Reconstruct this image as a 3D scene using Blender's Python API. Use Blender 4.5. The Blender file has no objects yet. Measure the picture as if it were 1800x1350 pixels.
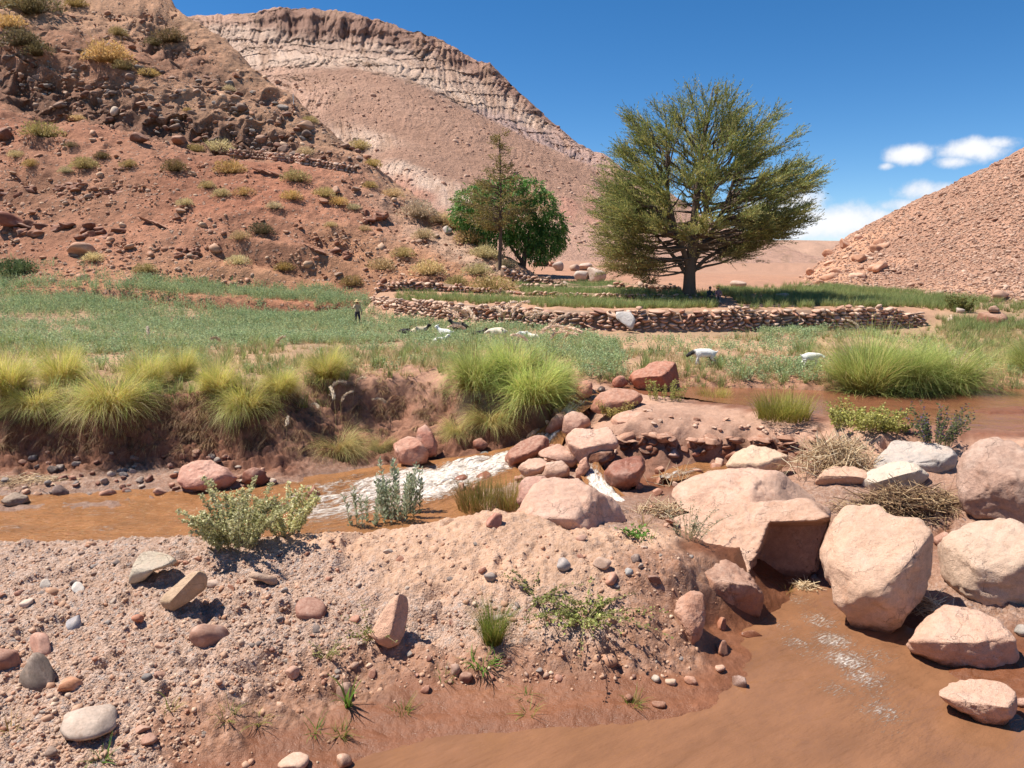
import bpy, bmesh, math, random
import numpy as np
from mathutils import Vector, Matrix, Euler

SC = bpy.context.scene
COL = SC.collection
# ------------------------------------------------------------------ camera
F, PITCH, CAMZ = 1310.0, math.radians(8.9), 6.5
cam_d = bpy.data.cameras.new('camera')
cam_d.sensor_width = 36.0
cam_d.lens = 36.0 * F / 1800.0
cam_d.clip_start, cam_d.clip_end = 0.1, 20000
cam = bpy.data.objects.new('camera', cam_d)
cam.location = (0, 0, CAMZ)
cam.rotation_euler = (math.pi / 2 - PITCH, 0, 0)
COL.objects.link(cam)
SC.camera = cam

# ------------------------------------------------------------------ light
SUNV = Vector((-0.47, 0.06, 0.88)).normalized()       # towards the sun
SUN_EL = math.asin(SUNV.z)
SUN_AZ = math.atan2(SUNV.x, SUNV.y)                    # clockwise from +Y
sun_d = bpy.data.lights.new('sun', 'SUN')
sun_d.energy = 5.0
sun_d.angle = math.radians(0.53)
sun_d.color = (1.0, 0.94, 0.84)
sun = bpy.data.objects.new('sun', sun_d)
sun.rotation_euler = SUNV.to_track_quat('Z', 'Y').to_euler()
COL.objects.link(sun)

SC.view_settings.view_transform = 'Standard'
SC.view_settings.look = 'None'
SC.view_settings.exposure = 0.66
SC.view_settings.gamma = 1.0
SC.view_settings.use_curve_mapping = False


def raydir(px, py):
    c, s = math.cos(PITCH), math.sin(PITCH)
    a, b = (px - 900.0) / F, (675.0 - py) / F
    return np.array([a, c + b * s, -s + b * c])


world = bpy.data.worlds.new('World')
SC.world = world
world.use_nodes = True
nt = world.node_tree
nt.nodes.clear()
N = nt.nodes.new
out = N('ShaderNodeOutputWorld')
bg = N('ShaderNodeBackground')
bg.inputs['Strength'].default_value = 0.1
sky = N('ShaderNodeTexSky')
sky.sky_type = 'NISHITA'
sky.sun_disc = False
sky.sun_elevation = SUN_EL
sky.sun_rotation = SUN_AZ
sky.altitude = 3000
sky.air_density = 1.0
sky.dust_density = 0.15
sky.ozone_density = 2.2
geo = N('ShaderNodeTexCoord')
hsv = N('ShaderNodeHueSaturation')
hsv.inputs['Saturation'].default_value = 1.32
hsv.inputs['Value'].default_value = 0.89
nt.links.new(sky.outputs[0], hsv.inputs['Color'])


def vmath(op, a, b=None):
    n = N('ShaderNodeVectorMath')
    n.operation = op
    for i, v in enumerate((a, b)):
        if v is None:
            continue
        if hasattr(v, 'node'):
            nt.links.new(v, n.inputs[i])
        else:
            n.inputs[i].default_value = v
    return n


def fmath(op, a, b=None, clamp=False):
    n = N('ShaderNodeMath')
    n.operation = op
    n.use_clamp = clamp
    for i, v in enumerate((a, b)):
        if v is None:
            continue
        if hasattr(v, 'node'):
            nt.links.new(v, n.inputs[i])
        else:
            n.inputs[i].default_value = v
    return n.outputs[0]


# cumulus clouds: soft cells placed by direction, broken up with noise
noise = N('ShaderNodeTexNoise')
noise.inputs['Scale'].default_value = 22.0
noise.inputs['Detail'].default_value = 9.0
noise.inputs['Roughness'].default_value = 0.62
nt.links.new(geo.outputs['Generated'], noise.inputs['Vector'])
nz = fmath('SUBTRACT', noise.outputs['Fac'], 0.5)
total = None
CLOUDS = [(1595, 272, 42, 19, 1.0), (1622, 268, 22, 14, .7), (1560, 292, 20, 9, .7),
          (1715, 262, 58, 24, 1.0), (1680, 285, 38, 14, .9), (1750, 252, 42, 16, .9), (1790, 240, 34, 10, .3),
          (1640, 335, 70, 24, .8), (1590, 360, 60, 16, .7), (1690, 318, 40, 12, .5),
          (1450, 392, 115, 38, 1.1), (1410, 362, 60, 36, 1.0), (1510, 385, 75, 24, .85), (1380, 350, 40, 26, .7),
          (1360, 405, 110, 26, 1.0), (1340, 375, 60, 40, .8), (1280, 395, 70, 26, .7), (1200, 410, 80, 22, .5),
          (2050, 330, 160, 40, .9), (2300, 280, 150, 45, .9), (-500, 300, 130, 35, .8), (-800, 260, 160, 40, .8)]
for (px, py, rx, ry, amp) in CLOUDS:
    d = raydir(px, py)
    d = d / np.linalg.norm(d)
    az = d[:2] / np.linalg.norm(d[:2])
    rt = (az[1], -az[0], 0.0)
    upv = np.cross(np.array(rt), d)
    dv = vmath('SUBTRACT', geo.outputs['Generated'], tuple(d)).outputs[0]
    u = vmath('DOT_PRODUCT', dv, rt).outputs['Value']
    v = vmath('DOT_PRODUCT', dv, tuple(upv)).outputs['Value']
    u = fmath('DIVIDE', u, rx / F * .9)
    v = fmath('DIVIDE', v, ry / F * .9)
    r2 = fmath('ADD', fmath('MULTIPLY', u, u), fmath('MULTIPLY', v, v))
    m = fmath('MULTIPLY', fmath('EXPONENT', fmath('MULTIPLY', r2, -0.8)), amp)
    total = m if total is None else fmath('MAXIMUM', total, m)
dens = fmath('ADD', total, fmath('MULTIPLY', nz, 1.15))
ramp = N('ShaderNodeMapRange')
ramp.interpolation_type = 'SMOOTHSTEP'
ramp.inputs['From Min'].default_value = 0.40
ramp.inputs['From Max'].default_value = 0.92
nt.links.new(dens, ramp.inputs['Value'])
mixc = N('ShaderNodeMixRGB')
nt.links.new(ramp.outputs[0], mixc.inputs['Fac'])
nt.links.new(hsv.outputs[0], mixc.inputs['Color1'])
# body of the clouds: bright white with slightly blue thin parts
cr = N('ShaderNodeMapRange')
cr.inputs['From Min'].default_value = 0.5
cr.inputs['From Max'].default_value = 1.3
cr.inputs['To Min'].default_value = 5.6
cr.inputs['To Max'].default_value = 7.3
nt.links.new(dens, cr.inputs['Value'])
ccol = N('ShaderNodeMixRGB')
ccol.blend_type = 'MULTIPLY'
ccol.inputs['Fac'].default_value = 1.0
ccol.inputs['Color1'].default_value = (0.96, 0.985, 1.05, 1)
nt.links.new(cr.outputs[0], ccol.inputs['Color2'])
nt.links.new(ccol.outputs[0], mixc.inputs['Color2'])
nt.links.new(mixc.outputs[0], bg.inputs['Color'])
nt.links.new(bg.outputs[0], out.inputs['Surface'])

SC.cycles.max_bounces = 6
SC.cycles.diffuse_bounces = 3
SC.cycles.glossy_bounces = 2
SC.cycles.transmission_bounces = 3
SC.cycles.transparent_max_bounces = 4

# ------------------------------------------------------------------ helpers
ALB = 1.0


def S(r, g, b, k=0.735):
    """a colour as it shows in full sun (sRGB 0-255) -> base colour"""
    o = []
    for c in (r, g, b):
        c /= 255.0
        c = c / 12.92 if c <= 0.04045 else ((c + 0.055) / 1.055) ** 2.4
        o.append(min(0.85, c * k))
    return tuple(o)


def at_z(px, py, z):
    d = raydir(px, py)
    t = (z - CAMZ) / d[2]
    return d * t + np.array([0, 0, CAMZ])


def at_Y(px, py, Y):
    d = raydir(px, py)
    t = Y / d[1]
    return d * t + np.array([0, 0, CAMZ])


def _h(ix, iy, iz, seed):
    h = (ix.astype(np.uint32) * np.uint32(374761393) + iy.astype(np.uint32) * np.uint32(668265263)
         + iz.astype(np.uint32) * np.uint32(2246822519) + np.uint32((seed * 3266489917) & 0xffffffff))
    h = (h ^ (h >> np.uint32(13))) * np.uint32(1274126177)
    h = h ^ (h >> np.uint32(16))
    return (h & np.uint32(0xffffff)).astype(np.float32) / np.float32(0x7fffff) - 1.0


def vnoise(p, seed=0):
    p = np.asarray(p, dtype=np.float32)
    i = np.floor(p)
    f = p - i
    f = f * f * (3 - 2 * f)
    i = i.astype(np.int64)
    x, y = i[:, 0], i[:, 1]
    fx, fy = f[:, 0], f[:, 1]
    if p.shape[1] == 2:
        z0 = np.zeros_like(x)
        a = _h(x, y, z0, seed) * (1 - fx) + _h(x + 1, y, z0, seed) * fx
        b = _h(x, y + 1, z0, seed) * (1 - fx) + _h(x + 1, y + 1, z0, seed) * fx
        return a * (1 - fy) + b * fy
    z, fz = i[:, 2], f[:, 2]
    r = 0
    for dz in (0, 1):
        a = _h(x, y, z + dz, seed) * (1 - fx) + _h(x + 1, y, z + dz, seed) * fx
        b = _h(x, y + 1, z + dz, seed) * (1 - fx) + _h(x + 1, y + 1, z + dz, seed) * fx
        c = a * (1 - fy) + b * fy
        r = r + c * (fz if dz else 1 - fz)
    return r


def fbm(p, octaves=4, seed=0, gain=0.5, lac=2.03):
    p = np.asarray(p, dtype=np.float32)
    s, a = 0, 1.0
    for o in range(octaves):
        s = s + a * vnoise(p + 17.3 * o, seed + o)
        p = p * lac
        a *= gain
    return s


def mk_mesh(name, v, f, smooth=True, col=None, attrs=None, mat=None, fmat=None):
    v = np.ascontiguousarray(v, dtype=np.float32)
    me = bpy.data.meshes.new(name)
    me.vertices.add(len(v))
    me.vertices.foreach_set('co', v.ravel())
    if isinstance(f, np.ndarray):
        fs = [f]
    else:
        fs = [np.asarray(x) for x in f if len(x)]
    loops = np.concatenate([x.ravel() for x in fs]).astype(np.int32)
    tot = np.concatenate([np.full(len(x), x.shape[1], dtype=np.int32) for x in fs])
    st = np.concatenate([[0], np.cumsum(tot)[:-1]]).astype(np.int32)
    me.loops.add(len(loops))
    me.loops.foreach_set('vertex_index', loops)
    me.polygons.add(len(tot))
    me.polygons.foreach_set('loop_start', st)
    me.polygons.foreach_set('loop_total', tot)
    if smooth:
        me.polygons.foreach_set('use_smooth', np.ones(len(tot), dtype=bool))
    if fmat is not None:
        me.polygons.foreach_set('material_index', np.asarray(fmat, dtype=np.int32))
    if col is not None:
        c = np.asarray(col, dtype=np.float32)
        if c.shape[1] == 3:
            c = np.concatenate([c, np.ones((len(c), 1), np.float32)], 1)
        at = me.attributes.new('Col', 'FLOAT_COLOR', 'POINT')
        at.data.foreach_set('color', np.ascontiguousarray(c).ravel())
    for k, a in (attrs or {}).items():
        at = me.attributes.new(k, 'FLOAT', 'POINT')
        at.data.foreach_set('value', np.ascontiguousarray(a, dtype=np.float32))
    me.update(calc_edges=True)
    if mat is not None:
        for m in (mat if isinstance(mat, (list, tuple)) else [mat]):
            me.materials.append(m)
    return me


def add(name, me, parent=None, loc=(0, 0, 0), rot=(0, 0, 0), scl=(1, 1, 1)):
    o = bpy.data.objects.new(name, me)
    COL.objects.link(o)
    o.location, o.rotation_euler, o.scale = loc, rot, scl
    if parent is not None:
        o.parent = parent
    return o


def tag(o, label=None, cat=None, group=None, kind=None):
    if label:
        o['label'] = label
    if cat:
        o['category'] = cat
    if group:
        o['group'] = group
    if kind:
        o['kind'] = kind
    return o


# ------------------------------------------------------------------ materials
def new_mat(name):
    m = bpy.data.materials.new(name)
    m.use_nodes = True
    t = m.node_tree
    b = t.nodes['Principled BSDF']
    return m, t, b


def nd(t, typ, **kw):
    n = t.nodes.new(typ)
    for k, v in kw.items():
        if k in n.inputs:
            n.inputs[k].default_value = v
        else:
            setattr(n, k, v)
    return n


def noise_node(t, vec, scale, detail=5, rough=0.6):
    n = nd(t, 'ShaderNodeTexNoise')
    n.inputs['Scale'].default_value = scale
    n.inputs['Detail'].default_value = detail
    n.inputs['Roughness'].default_value = rough
    if vec is not None:
        t.links.new(vec, n.inputs['Vector'])
    return n.outputs['Fac']


def maprange(t, v, a, b, c, d, smooth=False):
    n = nd(t, 'ShaderNodeMapRange')
    if smooth:
        n.interpolation_type = 'SMOOTHSTEP'
    for k, x in zip(('From Min', 'From Max', 'To Min', 'To Max'), (a, b, c, d)):
        n.inputs[k].default_value = x
    t.links.new(v, n.inputs['Value'])
    return n.outputs[0]


def mixrgb(t, fac, a, b, blend='MIX'):
    n = nd(t, 'ShaderNodeMixRGB')
    n.blend_type = blend
    for k, x in (('Fac', fac), ('Color1', a), ('Color2', b)):
        if hasattr(x, 'node'):
            t.links.new(x, n.inputs[k])
        elif isinstance(x, (int, float)):
            n.inputs[k].default_value = x
        else:
            n.inputs[k].default_value = (*x[:3], 1)
    return n.outputs[0]


def math_node(t, op, a, b):
    n = nd(t, 'ShaderNodeMath')
    n.operation = op
    for i, x in enumerate((a, b)):
        if hasattr(x, 'node'):
            t.links.new(x, n.inputs[i])
        else:
            n.inputs[i].default_value = x
    return n.outputs[0]


def bump(t, bsdf, height, dist, strength=1.0, prev=None):
    n = nd(t, 'ShaderNodeBump')
    n.inputs['Distance'].default_value = dist
    n.inputs['Strength'].default_value = strength
    t.links.new(height, n.inputs['Height'])
    if prev is not None:
        t.links.new(prev, n.inputs['Normal'])
    if bsdf is not None:
        t.links.new(n.outputs[0], bsdf.inputs['Normal'])
    return n.outputs[0]


def attr(t, name, which='Color'):
    n = nd(t, 'ShaderNodeAttribute')
    n.attribute_name = name
    return n.outputs[which]


def ground_material():
    m, t, b = new_mat('soil')
    pos = nd(t, 'ShaderNodeNewGeometry').outputs['Position']
    c = attr(t, 'Col')
    wet = attr(t, 'wet', 'Fac')
    grav = attr(t, 'grav', 'Fac')
    n1 = noise_node(t, pos, 0.9, 6, .65)
    n2 = noise_node(t, pos, 7.0, 6, .7)
    n3 = noise_node(t, pos, 45.0, 4, .7)
    v = nd(t, 'ShaderNodeTexVoronoi')
    v.inputs['Scale'].default_value = 26.0
    t.links.new(pos, v.inputs['Vector'])
    v2 = nd(t, 'ShaderNodeTexVoronoi')
    v2.inputs['Scale'].default_value = 60.0
    t.links.new(pos, v2.inputs['Vector'])
    c1 = mixrgb(t, 1.0, c, maprange(t, n1, .3, .7, .86, 1.12), 'MULTIPLY')
    c2 = mixrgb(t, 1.0, c1, maprange(t, n2, .3, .7, .84, 1.12), 'MULTIPLY')
    dry = math_node(t, 'SUBTRACT', 1.0, wet)
    c3 = mixrgb(t, dry, c2, mixrgb(t, 1.0, c2, maprange(t, n3, .3, .7, .8, 1.16), 'MULTIPLY'))
    # grains of different stone in the gravel
    sep = nd(t, 'ShaderNodeSeparateColor')
    t.links.new(v.outputs['Color'], sep.inputs[0])
    gr = mixrgb(t, maprange(t, sep.outputs[0], 0.0, 1.0, 0.0, 1.0), (.36, .235, .175), (.60, .46, .38))
    gr2 = mixrgb(t, maprange(t, sep.outputs[1], .8, .9, 0, 1), gr, (.30, .28, .27))
    gf = math_node(t, 'MULTIPLY', grav, maprange(t, n2, .42, .6, 0.25, .85))
    c4 = mixrgb(t, gf, c3, gr2)
    t.links.new(c4, b.inputs['Base Color'])
    rn = maprange(t, n2, .35, .65, .14, .5)
    r = nd(t, 'ShaderNodeMix')
    t.links.new(wet, r.inputs[0])
    r.inputs[2].default_value = .92
    t.links.new(rn, r.inputs[3])
    t.links.new(r.outputs[0], b.inputs['Roughness'])
    b.inputs['Specular IOR Level'].default_value = .3
    nb = bump(t, None, n2, .05, .8)
    h3 = math_node(t, 'MULTIPLY', n3, dry)
    nb = bump(t, None, h3, .012, .9, nb)
    vh = math_node(t, 'MULTIPLY', math_node(t, 'SUBTRACT', 1.0, v.outputs['Distance']), grav)
    nb = bump(t, None, vh, .03, .8, nb)
    vh2 = math_node(t, 'MULTIPLY', math_node(t, 'SUBTRACT', 1.0, v2.outputs['Distance']), grav)
    bump(t, b, vh2, .012, .8, nb)
    return m


def hill_material(name, s, bumpd, stones=0.0, contrast=.2):
    """s: base noise frequency in 1/m"""
    m, t, b = new_mat(name)
    pos = nd(t, 'ShaderNodeNewGeometry').outputs['Position']
    c = attr(t, 'Col')
    n1 = noise_node(t, pos, s, 7, .65)
    n2 = noise_node(t, pos, s * 6, 7, .7)
    n3 = noise_node(t, pos, s * 30, 4, .7)
    c1 = mixrgb(t, 1.0, c, maprange(t, n1, .3, .7, 1 - contrast, 1 + contrast), 'MULTIPLY')
    c2 = mixrgb(t, 1.0, c1, maprange(t, n2, .3, .7, 1 - contrast * 1.1, 1 + contrast * 1.1), 'MULTIPLY')
    c2 = mixrgb(t, 1.0, c2, maprange(t, n3, .3, .7, 1 - contrast * 1.1, 1 + contrast * 1.1), 'MULTIPLY')
    nb = bump(t, None, n2, bumpd, 1.0)
    if stones:
        v = nd(t, 'ShaderNodeTexVoronoi')
        v.inputs['Scale'].default_value = stones
        t.links.new(pos, v.inputs['Vector'])
        sep = nd(t, 'ShaderNodeSeparateColor')
        t.links.new(v.outputs['Color'], sep.inputs[0])
        f = maprange(t, sep.outputs[0], .55, .6, 0, 1)
        core = maprange(t, v.outputs['Distance'], .25, .4, 1, 0)
        f = math_node(t, 'MULTIPLY', f, core)
        lite = mixrgb(t, sep.outputs[1], (.30, .19, .14), (.52, .38, .30))
        c2 = mixrgb(t, math_node(t, 'MULTIPLY', f, .6), c2, lite)
        nb = bump(t, None, f, .35 / stones, 1.0, nb)
    bump(t, b, n3, bumpd * .3, .9, nb)
    t.links.new(c2, b.inputs['Base Color'])
    b.inputs['Roughness'].default_value = .95
    b.inputs['Specular IOR Level'].default_value = .15
    return m


def rock_material(name='rock', scale=1.0, rough=.85, dust=.5, relief=1.0, vcol=False, gain=1.0):
    m, t, b = new_mat(name)
    oi = nd(t, 'ShaderNodeObjectInfo')
    tc = nd(t, 'ShaderNodeTexCoord')
    mp = nd(t, 'ShaderNodeVectorMath')
    mp.operation = 'ADD'
    t.links.new(tc.outputs['Object'], mp.inputs[0])
    sc = nd(t, 'ShaderNodeVectorMath')
    sc.operation = 'SCALE'
    sc.inputs[0].default_value = (37, 71, 13)
    t.links.new(oi.outputs['Random'], sc.inputs['Scale'])
    t.links.new(sc.outputs[0], mp.inputs[1])
    pos = mp.outputs[0]
    n1 = noise_node(t, pos, 1.3 * scale, 6, .6)
    n2 = noise_node(t, pos, 8.0 * scale, 7, .7)
    n3 = noise_node(t, pos, 60.0 * scale, 3, .7)
    c = attr(t, 'Col') if vcol else oi.outputs['Color']
    c0 = mixrgb(t, 1.0, c, maprange(t, oi.outputs['Random'], 0, 1, .9 * gain, 1.1 * gain), 'MULTIPLY')
    c1 = mixrgb(t, 1.0, c0, maprange(t, n1, .3, .7, .74, 1.16), 'MULTIPLY')
    n4 = noise_node(t, pos, 2.3 * scale, 8, .75)
    c1 = mixrgb(t, maprange(t, n4, .54, .66, 0, .45, True), c1, mixrgb(t, 1.0, c0, (.78, .62, .52), 'MULTIPLY'))
    c1 = mixrgb(t, maprange(t, n4, .30, .40, .4, 0, True), c1, mixrgb(t, .6, c0, (.42, .40, .38)))
    c1 = mixrgb(t, maprange(t, n1, .5, .72, 0, .35, True), c1, (.58, .47, .39))
    c2 = mixrgb(t, 1.0, c1, maprange(t, n2, .3, .7, .82, 1.15), 'MULTIPLY')
    c3 = mixrgb(t, 1.0, c2, maprange(t, n3, .25, .75, .82, 1.16), 'MULTIPLY')
    # dust of the local soil lying on the upper faces
    g = nd(t, 'ShaderNodeNewGeometry')
    sx = nd(t, 'ShaderNodeSeparateXYZ')
    t.links.new(g.outputs['Normal'], sx.inputs[0])
    df = math_node(t, 'MULTIPLY', maprange(t, sx.outputs[2], .55, 1.0, 0, dust), maprange(t, n2, .4, .6, .2, 1))
    c4 = mixrgb(t, df, c3, (.56, .40, .31))
    # thin dark cracks
    w = nd(t, 'ShaderNodeTexVoronoi')
    w.feature = 'DISTANCE_TO_EDGE'
    w.inputs['Scale'].default_value = 1.1 * scale
    wv = nd(t, 'ShaderNodeVectorMath')
    wv.operation = 'ADD'
    t.links.new(pos, wv.inputs[0])
    nc = nd(t, 'ShaderNodeTexNoise')
    nc.inputs['Scale'].default_value = 2.5 * scale
    nc.inputs['Detail'].default_value = 4
    t.links.new(pos, nc.inputs['Vector'])
    t.links.new(nc.outputs['Color'], wv.inputs[1])
    t.links.new(wv.outputs[0], w.inputs['Vector'])
    crack = math_node(t, 'MULTIPLY', maprange(t, w.outputs['Distance'], 0, .018, 1, 0),
                      maprange(t, n1, .48, .6, 0, 1))
    c4 = mixrgb(t, math_node(t, 'MULTIPLY', crack, .32), c4, (.12, .07, .05))
    px_ = nd(t, 'ShaderNodeSeparateXYZ')
    t.links.new(g.outputs['Position'], px_.inputs[0])
    wl = math_node(t, 'ADD', px_.outputs[2], math_node(t, 'MULTIPLY', math_node(t, 'SUBTRACT', n2, .5), .25))
    wetf = maprange(t, wl, .04, .16, 1, 0, True)
    c4 = mixrgb(t, wetf, c4, mixrgb(t, 1.0, c4, (.55, .47, .42), 'MULTIPLY'))
    t.links.new(c4, b.inputs['Base Color'])
    t.links.new(maprange(t, wetf, 0, 1, rough, min(rough, .3)), b.inputs['Roughness'])
    b.inputs['Specular IOR Level'].default_value = .25
    nm = noise_node(t, pos, 3.2 * scale, 8, .72)
    msk = maprange(t, n1, .42, .62, .25, 1, True)
    n2 = math_node(t, 'MULTIPLY', n2, msk)
    nb = bump(t, None, nm, .095 / scale * relief, .85)
    nb = bump(t, None, n2, .05 / scale * relief, .8, nb)
    nb = bump(t, None, math_node(t, 'SUBTRACT', 1.0, crack), .02 / scale * relief, .8, nb)
    bump(t, b, n3, .012 / scale * relief, .8, nb)
    return m


def leaf_material(name, rough=.6, trans=.25, tint=(1, 1, 1)):
    m, t, b = new_mat(name)
    c = attr(t, 'Col')
    oi = nd(t, 'ShaderNodeObjectInfo')
    c = mixrgb(t, 1.0, c, maprange(t, oi.outputs['Random'], 0, 1, .82, 1.15), 'MULTIPLY')
    c = mixrgb(t, 1.0, c, oi.outputs['Color'], 'MULTIPLY')
    t.links.new(c, b.inputs['Base Color'])
    b.inputs['Roughness'].default_value = rough
    b.inputs['Specular IOR Level'].default_value = .3
    tr = nd(t, 'ShaderNodeBsdfTranslucent')
    t.links.new(c, tr.inputs['Color'])
    mx = nd(t, 'ShaderNodeMixShader')
    mx.inputs[0].default_value = trans
    t.links.new(b.outputs[0], mx.inputs[1])
    t.links.new(tr.outputs[0], mx.inputs[2])
    t.links.new(mx.outputs[0], t.nodes['Material Output'].inputs['Surface'])
    return m


def water_material(name, col, wave_scale, wave_h, rough=.08, stretch=(1, 1, 1), foam_glint_scale=2.0, calm=1.0):
    m, t, b = new_mat(name)
    pos = nd(t, 'ShaderNodeNewGeometry').outputs['Position']
    mp = nd(t, 'ShaderNodeMapping')
    mp.inputs['Scale'].default_value = stretch
    foam = attr(t, 'foam', 'Fac')  # besides foam, carries sun glints painted as white specks
    cx = nd(t, 'ShaderNodeCombineXYZ')
    t.links.new(attr(t, 'su', 'Fac'), cx.inputs[0])
    t.links.new(attr(t, 'sv', 'Fac'), cx.inputs[1])
    t.links.new(cx.outputs[0], mp.inputs['Vector'])
    n1 = noise_node(t, mp.outputs[0], wave_scale, 5, .55)
    n2 = noise_node(t, mp.outputs[0], wave_scale * 3.3, 4, .6)
    n3 = noise_node(t, mp.outputs[0], wave_scale * foam_glint_scale, 8, .72)
    n0 = noise_node(t, mp.outputs[0], .9, 6, .6)
    c = mixrgb(t, maprange(t, n0, .35, .65, 0, 1), tuple(x * .84 for x in col), tuple(min(1, x * 1.12) for x in col))
    f = math_node(t, 'ADD', foam, math_node(t, 'MULTIPLY', math_node(t, 'SUBTRACT', n3, .5), 1.5))
    f = maprange(t, f, .42, .75, 0, 1, True)
    f = math_node(t, 'MULTIPLY', f, maprange(t, foam, 0.02, .15, 0, 1))
    fc = mixrgb(t, maprange(t, n2, .35, .65, 0, 1), (.60, .47, .36), (.88, .83, .77))
    c2 = mixrgb(t, f, c, fc)
    t.links.new(c2, b.inputs['Base Color'])
    t.links.new(maprange(t, f, 0, 1, rough, .6), b.inputs['Roughness'])
    b.inputs['IOR'].default_value = 1.33
    act = math_node(t, 'ADD', math_node(t, 'MULTIPLY', foam, 1.2), calm)
    nb = bump(t, None, math_node(t, 'MULTIPLY', n1, act), wave_h, 1.0)
    bump(t, b, math_node(t, 'ADD', math_node(t, 'MULTIPLY', n2, act), math_node(t, 'MULTIPLY', f, .4)), wave_h * .35, 1.0, nb)
    return m


def plain_material(name, col, rough=.8):
    m, t, b = new_mat(name)
    pos = nd(t, 'ShaderNodeTexCoord').outputs['Object']
    n = noise_node(t, pos, 12, 5, .6)
    c = mixrgb(t, 1.0, col, maprange(t, n, .3, .7, .8, 1.15), 'MULTIPLY')
    t.links.new(c, b.inputs['Base Color'])
    b.inputs['Roughness'].default_value = rough
    bump(t, b, n, .01, .6)
    return m


def coat_material(name):
    m, t, b = new_mat(name)
    pos = nd(t, 'ShaderNodeTexCoord').outputs['Object']
    n = noise_node(t, pos, 30, 5, .6)
    c = mixrgb(t, 1.0, attr(t, 'Col'), maprange(t, n, .3, .7, .8, 1.15), 'MULTIPLY')
    t.links.new(c, b.inputs['Base Color'])
    b.inputs['Roughness'].default_value = .9
    bump(t, b, n, .02, .8)
    return m


M_SOIL = ground_material()
M_HILL = hill_material('hillside_soil', .25, .35, stones=2.2, contrast=.17)
M_MOUNT = hill_material('mountain_rock', .02, 5.0, contrast=.10)
M_RHILL = hill_material('scree', .25, .3, stones=1.5, contrast=.15)
M_ROCK = rock_material(gain=1.08)
M_STONE = rock_material('stone', .8, dust=.3, relief=.08)
M_GRIT = rock_material('grit', .8, dust=.3, relief=.06, vcol=True)
M_WETROCK = rock_material('wet_rock', 1.0, rough=.28, dust=.0, relief=.5)
M_WETSTONE = rock_material('wet_stone', 1.0, rough=.25, dust=.0, relief=.08)
M_LEAF = leaf_material('grass_blades', .55, .45)
M_FOL = leaf_material('foliage', .6, .38)
M_BARK = plain_material('bark', (.13, .085, .06), .9)
M_COAT = coat_material('coat')
M_CLOTH = coat_material('cloth')
M_STRAW = leaf_material('straw', .6, .1)
# ------------------------------------------------------------------ terrain
# zone: colour, relief amplitude (m), wetness, gravel cover
ZONES = {
    'gravel': (S(210, 168, 140), .08, 0, 1.0),
    'sandy': (S(222, 176, 142), .07, 0, .45),
    'damp': (S(170, 120, 90), .11, .1, .35),
    'mud': (S(150, 98, 70), .022, .9, 0),
    'bed': (S(130, 80, 52), .04, .8, 0),
    'bank': (S(140, 90, 66), .26, 0, .1),
    'lip': (S(196, 148, 122), .10, 0, .1),
    'beach': (S(158, 115, 90), .05, .1, .6),
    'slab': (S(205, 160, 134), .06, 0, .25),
    'slabedge': (S(128, 78, 56), .12, .1, .1),
    'field': (S(206, 166, 130), .03, 0, .1),
    'green': (S(178, 145, 112), .04, 0, .1),
    'slope': (S(190, 136, 104), .10, 0, .3),
    'terr': (S(206, 158, 126), .04, 0, .15),
    'far': (S(190, 145, 118), .3, 0, .1),
}
ZN = list(ZONES)
ZV = np.array([list(ZONES[k][0]) + list(ZONES[k][1:]) for k in ZN])


def resample(pts, step):
    o = []
    for p, q in zip(pts[:-1], pts[1:]):
        n = max(1, int(abs(q[0] - p[0]) / step + .5))
        for i in range(n):
            f = i / n
            o.append([a + (b - a) * f for a, b in zip(p, q)])
    o.append(list(pts[-1]))
    return o


class Field:
    """height over the plan, given at control points (linear radial basis in bearing and log distance)"""

    def __init__(self, pts, zv):
        self.P = np.array([(x / y, math.log(y)) for x, y, z in pts], dtype=np.float64)
        self.z = np.array([p[2] for p in pts])
        self.zv = np.asarray(zv, dtype=np.float32)
        # drop near duplicates
        keep = []
        for i in range(len(self.P)):
            if all((abs(self.P[i] - self.P[j]) > 1e-4).any() for j in keep):
                keep.append(i)
        self.P, self.z, self.zv = self.P[keep], self.z[keep], self.zv[keep]
        n = len(self.P)
        D = np.sqrt(((self.P[:, None] - self.P[None]) ** 2).sum(-1))
        A = np.zeros((n + 3, n + 3))
        A[:n, :n] = -D - np.eye(n) * 1e-5
        A[:n, n] = 1
        A[:n, n + 1:] = self.P
        A[n:, :n] = A[:n, n:].T
        b = np.concatenate([self.z, np.zeros(3)])
        s = np.linalg.solve(A, b)
        self.w, self.c = s[:n], s[n:]

    def ev(self, a, l, zones=True):
        q = np.stack([a, l], 1).astype(np.float32)
        P = self.P.astype(np.float32)
        w = self.w.astype(np.float32)
        z = np.empty(len(q), np.float32)
        zz = np.empty((len(q), self.zv.shape[1]), np.float32)
        for i in range(0, len(q), 20000):
            c = q[i:i + 20000]
            d2 = (c[:, :1] - P[None, :, 0]) ** 2 + (c[:, 1:] - P[None, :, 1]) ** 2
            z[i:i + 20000] = -np.sqrt(d2) @ w + self.c[0] + c @ self.c[1:].astype(np.float32)
            if zones:
                k = 1.0 / (d2 + 1.5e-4) ** 2
                zz[i:i + 20000] = (k @ self.zv) / k.sum(1, keepdims=True)
        return z, zz


SURF = []


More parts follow.
